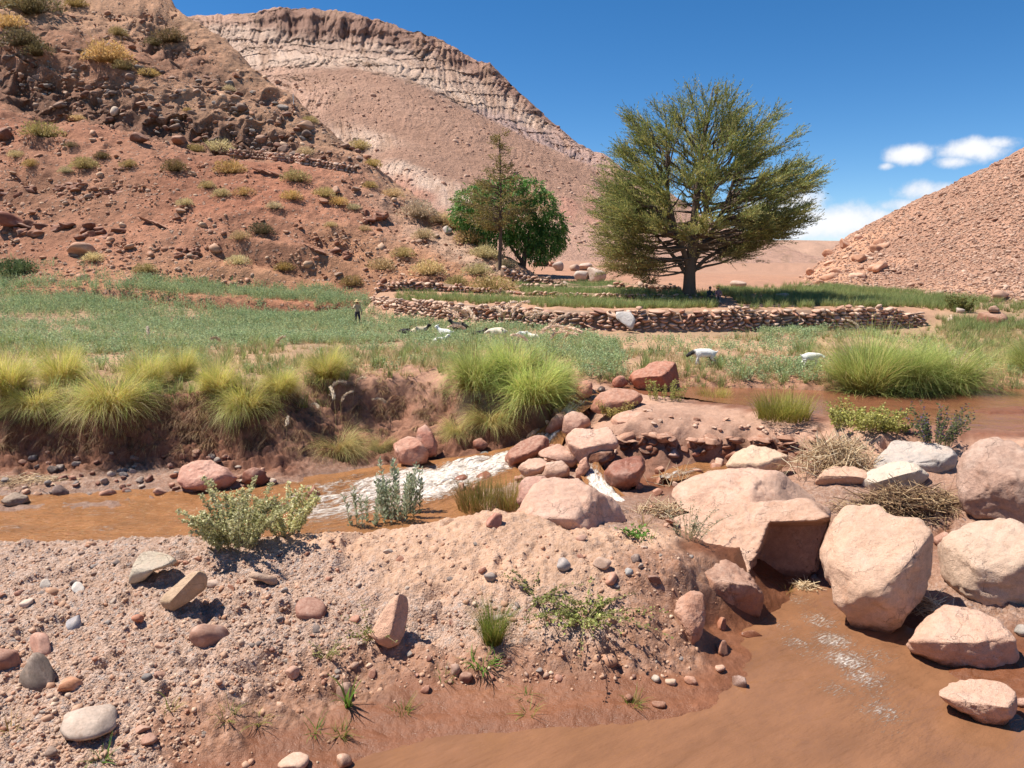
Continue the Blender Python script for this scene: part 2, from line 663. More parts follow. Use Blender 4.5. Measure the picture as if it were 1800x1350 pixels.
class Surf:
    def __init__(self, A, Lr, Z):
        self.A, self.L, self.Z = A, Lr, Z
        self.Y = np.exp(Lr)

    def height(self, x, y):
        if y <= 0:
            return -1e9
        a, l = x / y, math.log(y)
        if not (self.A[0] <= a <= self.A[-1] and self.L[0] <= l <= self.L[-1]):
            return -1e9
        i = min(len(self.A) - 2, max(0, np.searchsorted(self.A, a) - 1))
        j = min(len(self.L) - 2, max(0, np.searchsorted(self.L, l) - 1))
        f = (a - self.A[i]) / (self.A[i + 1] - self.A[i])
        g = (l - self.L[j]) / (self.L[j + 1] - self.L[j])
        Z = self.Z
        return float((Z[j, i] * (1 - f) + Z[j, i + 1] * f) * (1 - g) + (Z[j + 1, i] * (1 - f) + Z[j + 1, i + 1] * f) * g)

    def hit(self, px, py):
        d = raydir(px, py)
        a, t = d[0] / d[1], d[2] / d[1]
        if not (self.A[0] <= a <= self.A[-1]):
            return None
        i = min(len(self.A) - 2, max(0, np.searchsorted(self.A, a) - 1))
        f = (a - self.A[i]) / (self.A[i + 1] - self.A[i])
        col = self.Z[:, i] * (1 - f) + self.Z[:, i + 1] * f
        diff = CAMZ + self.Y * t - col
        k = np.nonzero((diff[1:] <= 0) & (diff[:-1] > 0))[0]
        if not len(k):
            return None
        k = k[0]
        g = diff[k] / (diff[k] - diff[k + 1])
        y = self.Y[k] + g * (self.Y[k + 1] - self.Y[k])
        return np.array([a * y, y, CAMZ + y * t])


def hit(px, py, surfs=None):
    best = None
    for s in (surfs or SURF):
        h = s.hit(px, py)
        if h is not None and (best is None or h[1] < best[1]):
            best = h
    return best


def height(x, y):
    return max(s.height(x, y) for s in SURF)


def fan_mesh(name, A, L, Z, col, mat, attrs=None, dr=None):
    na, nl = len(A), len(L)
    Y = np.exp(L)[:, None]
    Y = np.broadcast_to(Y, Z.shape)
    if dr is not None:
        Y = Y + dr.reshape(Z.shape)
    X = A[None, :] * Y
    v = np.stack([X, Y, Z], -1).reshape(-1, 3)
    idx = np.arange(na * nl).reshape(nl, na)
    f = np.stack([idx[:-1, :-1], idx[:-1, 1:], idx[1:, 1:], idx[1:, :-1]], -1).reshape(-1, 4)
    return mk_mesh(name, v, f, True, col.reshape(-1, 3), attrs, mat)


# ---- control lines of the valley floor: (px, py, z)
GL = [
    ('gravel', [(-700, 1600, .6), (-200, 1600, .45), (200, 1600, .35)]), ('mud', [(500, 1600, .05), (900, 1600, -.2), (1800, 1600, -.3), (2500, 1600, -.2)]),
    ('gravel', [(-500, 1350, .7), (0, 1350, .55), (150, 1350, .5), (260, 1350, .4)]), ('mud', [(330, 1350, .27), (450, 1350, .13), (560, 1350, .05), (650, 1350, -.05), (900, 1350, -.25), (1300, 1350, -.3), (2300, 1350, -.3)]),
    ('gravel', [(-500, 1300, .75), (0, 1300, .65), (150, 1300, .62)]), ('damp', [(300, 1300, .45), (400, 1300, .33)]), ('mud', [(450, 1300, .24), (560, 1300, .13), (700, 1300, .03), (850, 1300, -.02), (1000, 1300, -.05), (1150, 1300, -.12), (1300, 1300, -.25), (2300, 1300, -.3)]),
    ('gravel', [(-500, 1250, .85), (0, 1250, .75), (200, 1250, .68)]), ('damp', [(350, 1250, .55), (500, 1250, .36)]), ('mud', [(620, 1250, .2), (750, 1250, .12), (900, 1250, .10), (1050, 1250, .085), (1150, 1250, .05), (1230, 1250, .0), (1300, 1250, -.12), (1450, 1250, -.3), (1650, 1250, -.3)]),
    ('bed', [(1730, 1250, -.1), (1800, 1260, .0), (2200, 1260, .1)]),
    ('gravel', [(-500, 1200, .95), (0, 1200, .85), (200, 1200, .8), (400, 1200, .6)]), ('damp', [(550, 1205, .42), (640, 1205, .31)]), ('mud', [(720, 1205, .25), (800, 1200, .23), (900, 1200, .2), (1050, 1200, .19), (1150, 1200, .15), (1250, 1200, .08), (1310, 1190, .0), (1400, 1190, -.2), (1600, 1190, -.25)]),
    ('damp', [(640, 1165, .45), (760, 1165, .42), (850, 1170, .38), (950, 1170, .36), (1050, 1165, .34), (1120, 1160, .32), (1200, 1155, .26)]), ('mud', [(1260, 1150, .1), (1310, 1140, .03)]),
    ('gravel', [(-500, 1100, 1.1), (0, 1100, .98), (200, 1100, .95), (400, 1100, .85), (600, 1100, .72), (750, 1100, .65), (900, 1100, .65), (1050, 1100, .68)]), ('damp', [(1120, 1100, .67), (1200, 1100, .57)]), ('mud', [(1245, 1105, .16), (1300, 1100, .04)]), ('bed', [(1350, 1095, -.08), (1430, 1095, -.2), (1500, 1130, -.2), (1600, 1130, -.1), (1690, 1180, .05), (1800, 1150, .2), (2100, 1150, .3)]),
    ('gravel', [(-500, 1000, 1.2), (0, 1000, 1.15), (200, 1000, 1.17), (400, 1000, 1.12), (600, 1000, 1.1)]), ('sandy', [(700, 1000, 1.12), (800, 1000, 1.15), (950, 1000, 1.2), (1050, 1000, 1.2)]), ('damp', [(1120, 1000, 1.2), (1200, 1000, 1.13), (1240, 1000, .9)]), ('bed', [(1300, 1010, .3), (1380, 1010, .0), (1430, 1010, .0)]), ('beach', [(1650, 1050, .3), (1800, 1050, .45), (2100, 1050, .5)]),
    ('gravel', [(-500, 950, 1.35), (0, 950, 1.3), (150, 950, 1.33), (300, 950, 1.33), (440, 942, 1.34)]), ('sandy', [(540, 945, 1.34), (650, 940, 1.36), (760, 925, 1.42), (850, 897, 1.5), (950, 905, 1.47), (1000, 940, 1.42), (1080, 940, 1.38), (1180, 945, 1.3)]),
    ('bed', [(-500, 925, .0), (0, 925, .0), (300, 915, -.02), (550, 905, 0), (650, 865, .03), (750, 845, .08), (830, 822, .15)]),
    ('bed', [(-500, 900, -.05), (0, 900, -.05), (300, 885, -.05), (520, 865, -.03), (600, 852, .0)]),
    ('beach', [(-500, 886, .22), (0, 886, .22), (150, 881, .22), (300, 866, .24), (450, 851, .24), (560, 845, .25), (620, 835, .27)]),
    ('beach', [(-500, 850, .4), (50, 855, .36), (150, 845, .42), (250, 832, .47), (330, 828, .46)]),
    ('bank', [(-500, 800, .85), (0, 800, .8), (100, 800, .75), (200, 800, .75), (300, 800, .7), (420, 800, .62), (500, 828, .36)]),
    ('bank', [(-500, 708, 2.3), (0, 706, 2.3), (100, 706, 2.28), (200, 714, 2.2), (300, 701, 2.28), (400, 700, 2.25), (500, 692, 2.33)]),
    ('green', [(-500, 690, 2.42), (0, 688, 2.42), (200, 694, 2.38), (400, 684, 2.4), (500, 678, 2.45)]),
    ('lip', [(600, 667, 2.5), (650, 662, 2.5), (700, 660, 2.5), (770, 662, 2.5)]),
    ('bank', [(600, 795, .48), (650, 792, .46), (700, 790, .45), (770, 790, .5)]),
    ('green', [(830, 672, 2.45), (880, 671, 2.42), (950, 685, 2.25)]),
    ('bank', [(840, 780, .58), (895, 785, .5), (935, 772, .68)]),
    ('bed', [(1012, 692, 1.85), (1002, 722, 1.42), (978, 750, .9), (955, 780, .5), (900, 806, .28)]),
    ('slab', [(1050, 755, 1.45), (1100, 700, 2.0), (1150, 700, 2.05), (1050, 680, 2.1)]),
    ('beach', [(1000, 850, .7), (1000, 900, 1.0), (1090, 930, 1.25), (930, 832, .5), (900, 870, .5), (830, 880, .35)]),
    ('slab', [(1120, 715, 2.0), (1200, 719, 2.0), (1300, 735, 1.95), (1400, 753, 1.82), (1440, 765, 1.7)]),
    ('bed', [(1150, 848, .65), (1200, 842, .72), (1260, 825, .82), (1310, 815, .85)]),
    ('beach', [(1300, 875, .9), (1400, 885, .85), (1500, 850, 1.2), (1600, 905, .8), (1720, 925, .9), (1850, 915, 1.1)]),
    ('bed', [(1500, 950, .55), (1660, 945, .5)]),
    ('slab', [(1480, 805, 1.45), (1600, 800, 1.5), (1700, 805, 1.55), (1800, 810, 1.6), (2200, 820, 1.6)]),
    ('bed', [(1300, 960, .95), (1200, 960, 1.15)]),
    ('bed', [(1100, 684, 1.85), (1200, 691, 1.75), (1350, 699, 1.7), (1500, 705, 1.7), (1650, 708, 1.7), (1800, 706, 1.7), (2200, 706, 1.7)]),
    ('bed', [(1200, 696, 1.8), (1350, 715, 1.7), (1500, 733, 1.7), (1650, 746, 1.7), (1800, 750, 1.7), (2200, 752, 1.7)]),
    ('mud', [(1250, 708, 2.06), (1400, 731, 2.06), (1550, 752, 2.06), (1650, 762, 2.06), (1800, 765, 2.06), (2300, 768, 2.08)]),
    ('slab', [(1250, 716, 2.02), (1400, 741, 2.0), (1550, 766, 2.0), (1650, 775, 2.0), (1800, 780, 2.0), (2300, 784, 2.0)]),
    ('mud', [(1250, 691, 1.93), (1400, 692, 1.9), (1550, 694, 1.88), (1700, 690, 1.9), (1800, 688, 1.9), (2200, 690, 1.9)]),
    ('mud', [(1690, 726, 2.0), (1740, 724, 2.04), (1800, 722, 2.05), (2000, 720, 2.06)]),
    ('slope', [(1100, 667, 2.2), (1250, 673, 2.15), (1350, 676, 2.12), (1450, 682, 2.1), (1600, 683, 2.1), (1750, 680, 2.1), (1800, 673, 2.15), (2200, 670, 2.15)]),
    ('field', [(-500, 640, 2.5), (0, 640, 2.5), (300, 640, 2.5), (600, 640, 2.5), (800, 640, 2.5), (1000, 645, 2.4), (1200, 645, 2.4), (1400, 645, 2.4), (1600, 640, 2.4), (1800, 640, 2.35), (2300, 640, 2.3)]),
    ('green', [(-500, 600, 2.6), (0, 600, 2.6), (300, 600, 2.57), (600, 600, 2.55), (900, 600, 2.52)]), ('field', [(1000, 605, 2.5), (1200, 605, 2.5), (1800, 600, 2.5), (2300, 600, 2.5)]),
    ('green', [(-500, 540, 3.8), (0, 540, 3.6), (300, 540, 3.4), (600, 540, 3.05)]),
]
WALL_TOP = [(655, 526, 3.98), (700, 531, 3.95), (800, 537, 3.92), (900, 542, 3.9), (1000, 546, 3.86), (1100, 548, 3.84), (1300, 547, 3.84), (1500, 544, 3.88), (1560, 543, 3.86), (1625, 554, 3.4)]
GX = []
for z_, line in GL:
    st = 40 if line[0][1] > 640 else 60
    for p in resample(line, st):
        GX.append((*at_z(*p), z_))
wall_line = []
for p in resample(WALL_TOP, 12):
    # the wall stands on the foot line: same plan position, vertical face
    wall_line.append(at_z(*p))
wall_line = np.array(wall_line)
WFZ = np.interp(wall_line[:, 0] / wall_line[:, 1], [(px - 900) / F for px in (640, 700, 800, 1000, 1300, 1500, 1640)], [2.95, 2.9, 2.85, 2.8, 2.78, 2.76, 2.76])
for (x, y, z), zf in list(zip(wall_line, WFZ))[::2]:
    GX.append((x, y + .45, z - .05, 'terr'))
    GX.append((x, y - .05, zf - .02, 'green'))
for (x, y, z), zf in list(zip(wall_line, WFZ))[::5]:
    GX.append((x, y + 1.8, z - .02, 'terr'))
    GX.append((x, y - 2.0, zf - .02, 'green'))
# terraces above (px, z at given distance)
for z_, line in [
    ('terr', [(650, 57.5, 3.9), (900, 58.3, 3.92), (1000, 56.8, 3.9), (1100, 55, 3.9), (1240, 53.8, 3.9), (1400, 54, 3.95), (1600, 52, 3.7)]),
    ('terr', [(660, 60, 4.55), (760, 62, 4.6), (900, 60.5, 4.35), (1000, 58.5, 4.3), (1100, 56.6, 4.25), (1240, 55.3, 4.2), (1400, 60, 4.3), (1600, 56, 3.95)]),
    ('slope', [(-600, 66, 6.2), (0, 66, 5.6), (300, 67, 5.2), (560, 68, 4.7)]),
    ('slope', [(660, 68, 5.0), (800, 72, 5.2), (900, 70, 4.7), (1050, 66, 4.5), (1250, 66, 4.45), (1400, 68, 4.5)]),
    ('slope', [(-900, 85, 7.0), (300, 85, 6.4), (600, 85, 6.2), (900, 85, 6.0), (1100, 85, 5.6), (1400, 80, 4.9)]),
    ('green', [(1700, 50, 3.25), (1800, 46, 2.95), (2200, 42, 2.9), (1500, 64, 4.2), (1620, 58, 3.95), (1750, 55, 3.7), (1900, 51, 3.6), (2300, 46, 3.5)]),
    ('far', [(-900, 120, 12), (-300, 120, 12), (300, 120, 9), (900, 140, 7.5), (1300, 140, 5.5), (1800, 140, 5.5), (2500, 140, 6)]),
    ('far', [(-900, 2500, 12), (300, 2500, 12), (1300, 2500, 10), (2500, 2500, 10)]),
    ('lip', [(585, 26.35, 2.42), (650, 26.75, 2.46), (700, 27.0, 2.46), (780, 26.7, 2.46)]),
    ('bank', [(585, 26.05, 1.25), (650, 26.45, 1.25), (700, 26.7, 1.25), (780, 26.4, 1.25)]),
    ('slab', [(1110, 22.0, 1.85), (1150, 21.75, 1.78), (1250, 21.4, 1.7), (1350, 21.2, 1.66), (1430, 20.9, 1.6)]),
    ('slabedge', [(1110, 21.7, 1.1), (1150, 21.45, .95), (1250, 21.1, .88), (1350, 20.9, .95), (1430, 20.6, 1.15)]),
    # crest of the mound and its hidden back slope, then the stream bed
    ('sandy', [(-500, 15.0, .55), (0, 15.1, .5), (300, 15.1, .5), (600, 15.5, .6), (720, 15.9, .6), (850, 16.3, .7)]),
    ('bed', [(-500, 16.2, .08), (0, 16.2, .06), (300, 16.2, .05), (600, 16.8, .05), (720, 17.2, .08), (850, 17.9, .2), (930, 17.2, .75)]),
    # the bank the photograph was taken from
    ('slope', [(-1200, 4.2, .8), (0, 4.2, .7), (900, 4.2, .5), (1800, 4.2, .5), (3000, 4.2, .6)]),
    ('slope', [(-1200, 2.2, 4.2), (0, 2.2, 4.2), (900, 2.2, 4.2), (1800, 2.2, 4.2), (3000, 2.2, 4.2)]),
]:
    for px, Y, z in resample(line, 60):
        GX.append(((px - 900) / F * Y * 0.988, Y, z, z_))

gp = [(x, y, z) for x, y, z, k in GX]
gz = [ZV[ZN.index(k)] for x, y, z, k in GX]
FG = Field(gp, gz)


def axis(segs):
    """segs: (start, end, number) -> concatenated coordinates"""
    o = [np.linspace(a, b, n, endpoint=False) for a, b, n in segs]
    return np.concatenate(o + [[segs[-1][1]]])


GA = axis([(-1.7, -.78, 50), (-.78, .78, 560), (.78, 1.7, 50)])
lg = math.log
GLn = axis([(lg(2.0), lg(7.6), 24), (lg(7.6), lg(16.5), 250), (lg(16.5), lg(20), 50), (lg(20), lg(29), 170), (lg(29), lg(62), 110), (lg(62), lg(150), 40), (lg(150), lg(6000), 20)])
aa, ll = np.meshgrid(GA, GLn)
zg, zz = FG.ev(aa.ravel(), ll.ravel())
yy = np.exp(ll.ravel())
xx = aa.ravel() * yy
p2 = np.stack([xx, yy], 1)
amp = zz[:, 3]
grav = np.clip(zz[:, 5], 0, 1)
wet = np.clip(zz[:, 4], 0, 1)
near = np.clip((80 - yy) / 30, 0, 1)
big = fbm(p2 * 1.1, 3, 3)
med = fbm(np.concatenate([p2 * 3.6, zg[:, None] * 3.6], 1), 4, 11)
fine = fbm(np.concatenate([p2 * 14, zg[:, None] * 14], 1), 3, 23)
ridged = 1 - np.abs(fbm(np.concatenate([p2 * 2.2, zg[:, None] * 2.0], 1), 3, 31))
zg = zg + amp * (.55 * big + .55 * med + .28 * fine * np.clip((45 - yy) / 20, 0, 1)) * near
zg = zg + np.where(amp > .1, (amp - .1) * 1.6 * (ridged - .45), 0) * near
# small slumps and hollows in the loose gravel
hol = np.clip(fbm(p2 * 1.7 + 9.1, 3, 77) - .45, 0, .5)
zg -= np.clip(grav * 2, 0, 1) * hol * .30 * (yy < 17) * (yy > 9.5)
clod = np.abs(fbm(p2 * 5.5, 3, 78))
zg += np.clip(grav * 2, 0, 1) * .055 * (clod - .3) * (yy < 17)
# runnels in the mud parallel to the shore
zg += wet * .012 * np.sin((yy - .12 * xx + .25 * vnoise(p2 * .8, 5)) * 14) * (yy < 13)
colg = zz[:, :3] * (1 + .10 * fbm(p2 * .7, 3, 91) + .05 * med)[:, None]
# soil within a hand's breadth of the water is soaked
def soak(level, y0, y1):
    h = zg - level
    k = np.clip(1 - h / .12, 0, 1) * (yy > y0) * (yy < y1)
    return k
k = np.maximum.reduce([soak(0, 5, 15) * (aa.ravel() > -.33), soak(.2, 15.5, 24) * (aa.ravel() < .02)])
colg = colg * (1 - .38 * k * (1 - wet))[:, None]
wet = np.maximum(wet, k * .7)
Zg = zg.reshape(len(GLn), len(GA))
G_SURF = Surf(GA, GLn, Zg)
SURF.append(G_SURF)
g_me = fan_mesh('ground', GA, GLn, Zg, np.clip(colg, 0, 1), M_SOIL, {'wet': wet, 'grav': grav})
tag(add('ground', g_me), 'reddish brown valley floor of gravel mud and bare soil', kind='structure')


# ---- hills: control lines (px, py, distance)
def hill(name, label, lines, zones, A, L, mat, disp, back=(40, -15), clip=None, z0=None):
    zn = list(zones)
    pts, zc = [], []
    for k, line in lines:
        for px, py, Y in resample(line, 45):
            x, y, z = at_Y(px, py, Y)
            pts.append((x, y, z))
            zc.append(zones[k])
    # the far side falls away again
    k, line = lines[0]
    for px, py, Y in resample(line, 60):
        x, y, z = at_Y(px, py, Y)
        f = (Y + back[0]) / Y
        pts.append((x * f, y * f, z + back[1]))
        zc.append(zones[k])
    fld = Field(pts, [list(c) for c in zc])
    a_, l_ = np.meshgrid(A, L)
    z, c = fld.ev(a_.ravel(), l_.ravel())
    y = np.exp(l_.ravel())
    x = a_.ravel() * y
    z, c, *dr = disp(x, y, z, c)
    Z = z.reshape(len(L), len(A))
    s = Surf(A, L, Z)
    SURF.append(s)
    me = fan_mesh(name, A, L, Z, np.clip(c[:, :3], 0, 1), mat, None, dr[0] if dr else None)
    o = tag(add(name, me), label, kind='structure')
    return s


H_Z = {'red': S(192, 138, 110) + (.22,), 'up': S(206, 160, 128) + (.3,), 'cliff': S(150, 112, 92) + (.9,), 'pale': S(212, 176, 150) + (.2,), 'foot': S(202, 150, 116) + (.2,)}
LH = [
    ('up', [(-700, -700, 150), (-300, -450, 145), (0, -220, 138), (200, -75, 127), (290, -2, 118), (350, 36, 113), (420, 95, 109), (480, 148, 105), (550, 203, 100), (620, 262, 95), (700, 333, 90), (760, 374, 86), (830, 418, 82), (900, 466, 77), (960, 492, 74)]),
    ('up', [(-700, -250, 118), (-300, -120, 116), (0, -20, 113), (150, 20, 112), (260, 62, 109), (340, 88, 107), (430, 140, 103), (500, 186, 100)]),
    ('cliff', [(270, 92, 107.5), (350, 120, 105), (430, 164, 102), (505, 205, 98.5)]),
    ('up', [(-700, -20, 101), (-300, 30, 101), (0, 85, 100), (80, 100, 99), (180, 128, 98), (280, 150, 97), (380, 165, 97.5), (480, 200, 96.5), (560, 240, 95), (615, 275, 93)]),
    ('cliff', [(-700, 120, 98), (-300, 130, 97.5), (0, 150, 97), (80, 175, 96), (180, 205, 95), (280, 228, 94), (380, 250, 93.5), (480, 272, 93), (560, 285, 92), (615, 296, 91)]),
    ('red', [(-700, 190, 91), (-300, 195, 90), (0, 200, 90), (150, 230, 88), (300, 262, 86.5), (420, 283, 86), (540, 298, 86.5), (620, 306, 87)]),
    ('red', [(-700, 300, 80), (-300, 300, 79), (0, 300, 78.5), (200, 320, 77), (400, 345, 76), (560, 365, 77), (680, 390, 79)]),
    ('pale', [(700, 400, 80), (780, 430, 78), (860, 468, 74)]),
    ('red', [(-700, 390, 72), (-300, 392, 71), (0, 395, 71), (200, 405, 70.5), (400, 420, 70), (520, 430, 70)]), ('foot', [(600, 440, 71), (700, 460, 72), (800, 480, 70.5)]),
    ('red', [(-700, 480, 64), (-300, 483, 64), (0, 486, 64.5)]), ('foot', [(300, 494, 65), (560, 509, 66.5), (700, 512, 66), (800, 512, 66), (900, 505, 68), (960, 505, 70)]),
    ('foot', [(-700, 520, 58), (0, 520, 58), (300, 525, 58.5), (560, 535, 60), (960, 535, 62)]),
]


def disp_left(x, y, z, c):
    p = np.stack([x, y, z], 1)
    rough = c[:, 3]
    big = fbm(p * .09, 4, 41)
    # beds of the red sandstone dip to the left and weather into small steps
    bed = z + .28 * x - .1 * y + 1.2 * vnoise(p * .15, 9)
    st = np.abs((bed * .42) % 1.0 - .5) * 2
    step = np.clip(st * 2.2 - 1.0, -1, 1)
    patch = np.clip(vnoise(p * .12 + 3, 7) + .15, 0, 1)
    med = fbm(p * .55, 5, 43)
    rid = 1 - np.abs(fbm(p * .35, 4, 47))
    fade = np.clip((y - 61.5) / 8, .08, 1)
    z = z + fade * (.5 * big + rough * 1.1 * med + .95 * step * patch * (1 - rough) + .16 * med * (1 - rough) + .5 * rough * (rid - .5))
    z = z + .10 * fbm(p * 2.0, 3, 49)
    z = z - np.clip((59.8 - y) / 2.8, 0, 1) * 4
    dr = rough * (-1.6 * (rid - .5) + .8 * med) - (1 - rough) * .5 * step * patch
    dr = dr * np.clip((y - 63) / 8, 0, 1)
    v = 1 + .16 * big[:, None] * np.array([1, .8, .8]) + .10 * med[:, None]
    c = c.copy()
    scree = np.clip(vnoise(np.stack([x * .25, y * .08], 1), 53) * 2.2 - .9, 0, 1)[:, None] * (1 - rough[:, None])
    c[:, :3] = c[:, :3] * (1 - .6 * scree) + np.array(S(196, 152, 124)) * .6 * scree
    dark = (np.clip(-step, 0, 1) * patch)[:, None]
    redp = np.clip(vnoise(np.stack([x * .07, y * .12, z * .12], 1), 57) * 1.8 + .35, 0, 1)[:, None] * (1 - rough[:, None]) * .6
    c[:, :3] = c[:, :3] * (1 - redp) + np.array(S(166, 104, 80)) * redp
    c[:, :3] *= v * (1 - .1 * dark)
    return z, c, dr


HA = axis([(-1.6, -.75, 50), (-.75, .06, 430)])
HL = axis([(lg(57), lg(76), 110), (lg(76), lg(90), 75), (lg(90), lg(100), 130), (lg(100), lg(112), 70), (lg(112), lg(190), 40)])
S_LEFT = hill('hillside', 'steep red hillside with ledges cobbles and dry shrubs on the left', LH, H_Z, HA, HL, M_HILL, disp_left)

R_Z = {'scree': S(194, 150, 126) + (.3,), 'out': S(222, 170, 138) + (.7,), 'foot': S(210, 164, 136) + (.3,)}
RH = [
    ('scree', [(1380, 505, 96), (1440, 466, 100), (1470, 431, 100), (1500, 406, 100), (1560, 379, 99), (1600, 354, 98), (1700, 309, 95), (1800, 261, 92), (1950, 190, 88), (2200, 80, 84), (2600, -60, 80)]),
    ('out', [(1400, 502, 84), (1460, 470, 88), (1520, 430, 91)]),
    ('scree', [(1560, 440, 86), (1650, 420, 82), (1750, 400, 78), (1900, 370, 74), (2200, 330, 68), (2600, 290, 64)]),
    ('out', [(1395, 508, 76), (1450, 495, 77), (1540, 470, 79)]),
    ('scree', [(1600, 480, 75), (1700, 475, 70), (1800, 470, 66), (2000, 465, 60), (2600, 450, 54)]),
    ('foot', [(1380, 512, 70), (1450, 516, 69), (1600, 522, 64), (1700, 527, 60.5), (1800, 533, 57), (2000, 545, 53), (2600, 560, 47)]),
    ('foot', [(1380, 530, 64), (1450, 534, 62), (1600, 545, 57), (1800, 560, 51), (2000, 570, 48), (2600, 590, 42)]),
]


def disp_right(x, y, z, c):
    p = np.stack([x, y, z], 1)
    r = c[:, 3]
    med = fbm(p * .5, 4, 61)
    big = fbm(p * .12, 3, 63)
    z = z - np.clip((46 - y) / 3, 0, 1) * 3
    z = z + .35 * big + r * .55 * med + .14 * fbm(p * 1.8, 3, 65)
    c = c.copy()
    c[:, :3] *= (1 + .07 * big + .06 * med)[:, None]
    return z, c


RA = axis([(.33, .75, 260), (.75, 1.6, 60)])
RL = axis([(lg(43), lg(72), 80), (lg(72), lg(103), 150), (lg(103), lg(150), 20)])
S_RIGHT = hill('scree_slope', 'brown stony scree slope rising on the right', RH, R_Z, RA, RL, M_RHILL, disp_right)

M_Z = {'cap': S(164, 122, 106) + (1.0,), 'pale': S(252, 218, 194) + (.8,), 'pink': S(238, 192, 166) + (.7,), 'talus': S(204, 160, 136) + (.24,), 'mauve_shade': S(206, 174, 164) + (.95,), 'red': S(222, 166, 142) + (.6,), 'low': S(226, 180, 156) + (.35,)}  # mauve tone paints the shade on the right-facing cliff into its colour
MS = [
    ('pink', [(-300, 60, 620), (0, 45, 615), (250, 33, 610), (335, 29, 605), (420, 28, 600), (462, 20, 597)]),
    ('cap', [(500, 17, 592), (600, 28, 582), (680, 45, 577), (740, 57, 572), (800, 87, 562), (860, 109, 552), (890, 150, 547), (930, 177, 532), (948, 204, 527)]), ('mauve_shade', [(1000, 242, 507), (1060, 271, 492)]), ('low', [(1120, 310, 470), (1200, 355, 450), (1290, 414, 420), (1340, 420, 400), (1400, 444, 380), (1450, 462, 360), (1600, 475, 350)]),
]
MS_ridge = [p for k, l in MS for p in l]
MM = [('low', MS_ridge)]
MM += [(k, [(px, py + .5, Y - .5) for px, py, Y in l]) for k, l in MS]
MM += [
    ('cap', [(470, 48, 590), (560, 66, 582), (650, 72, 574), (740, 86, 563), (800, 117, 555), (850, 138, 548), (905, 172, 535)]),
    ('pale', [(335, 60, 585), (470, 56, 581), (560, 74, 574), (650, 80, 566), (740, 97, 556), (800, 126, 548), (850, 150, 541), (900, 185, 526), (940, 215, 512)]),
    ('pale', [(335, 108, 545), (440, 104, 540), (520, 108, 530), (600, 105, 525), (700, 118, 520), (760, 145, 515), (830, 180, 505)]),
    ('mauve_shade', [(845, 200, 495), (900, 225, 490), (945, 245, 485), (1000, 285, 470)]),
    ('pink', [(335, 130, 515), (440, 130, 505), (520, 135, 490)]), ('talus', [(560, 130, 488), (610, 127, 486), (690, 143, 470), (760, 172, 455), (830, 202, 445), (880, 227, 438), (950, 262, 425), (1020, 298, 410), (1090, 340, 395)]),
    ('pink', [(450, 210, 440), (500, 200, 440), (540, 190, 440)]), ('talus', [(600, 190, 430), (700, 220, 410), (800, 260, 390), (900, 300, 370), (1000, 345, 350)]),
    ('pale', [(540, 270, 395), (600, 260, 395), (640, 250, 395)]), ('talus', [(700, 270, 370), (800, 310, 345), (900, 350, 320)]),
    ('pink', [(600, 310, 350), (660, 290, 350)]), ('pale', [(700, 285, 345), (760, 320, 320), (800, 350, 300)]),
    ('red', [(640, 360, 310), (690, 330, 315), (740, 345, 300), (780, 385, 270)]),
    ('low', [(850, 390, 270), (950, 400, 260), (1050, 420, 250), (1150, 425, 260), (1250, 440, 280), (1330, 445, 300)]),
    ('red', [(940, 340, 330), (990, 350, 325), (1010, 375, 300)]),
    ('low', [(400, 450, 210), (700, 450, 210), (950, 455, 205), (1200, 468, 215), (1400, 472, 240), (1600, 478, 260)]),
    ('low', [(400, 490, 150), (900, 490, 150), (1400, 490, 150), (1600, 490, 150)]),
]


def disp_mount(x, y, z, c):
    r = c[:, 3]
    a = np.arctan2(x, y)
    p = np.stack([x, y, z], 1)
    wob = vnoise(p * .03, 70) * .02
    # gullies run down the slope
    q = np.stack([(a + wob) * 120, np.log(y) * 5, z * .02], 1)
    g1 = 1 - np.abs(fbm(q, 4, 71, .55))
    q2 = np.stack([(a + wob) * 360, np.log(y) * 12, z * .06], 1)
    g2 = 1 - np.abs(fbm(q2, 3, 72))
    n = fbm(p * .04, 5, 75)
    n2 = fbm(p * .16, 3, 79)
    lz = (z + 5 * vnoise(p * .02, 81) + .03 * x) * .11
    ledge = lz % 1.0
    ledge = np.clip(ledge * 1.6, 0, 1)
    k = np.clip((y - 200) / 250, .15, 1)
    dr = k * r * (-4.2 * (g1 - .5) - 4.0 * (g2 - .5) + 3.5 * n + 2.8 * n2 + 1.6 * (ledge - .5))
    z = z + k * (r * (2.0 * n + 1.2 * n2) + .8 * n + .7 * n2)
    c = c.copy()
    bedc = vnoise(np.stack([z * .16 + .02 * x, x * .004], 1), 83)
    bed2 = vnoise(np.stack([z * .5 + .05 * x, x * .02], 1), 84)
    c[:, :3] *= (1 + r * (.07 * bedc + .05 * bed2) + .05 * n + .04 * n2)[:, None]
    # tongues of brown debris lie over the pale beds
    t = np.clip(fbm(np.stack([a * 60 + z * .02, np.log(y) * 10, z * .02], 1), 4, 87) * 2.4 - .6, 0, 1) * (r > .3) * (r < .9) * .7
    c[:, :3] = c[:, :3] * (1 - t[:, None]) + np.array(S(204, 164, 138)) * t[:, None]
    return z, c, dr


MA = axis([(-1.0, -.48, 30), (-.48, .42, 520), (.42, .6, 20)])
ML = axis([(lg(150), lg(300), 70), (lg(300), lg(480), 150), (lg(480), lg(625), 170), (lg(625), lg(900), 12)])
S_MOUNT = hill('mountain', 'pale pink layered mountain with dark rim rock and a talus cone', MM, M_Z, MA, ML, M_MOUNT, disp_mount, back=(150, -40))

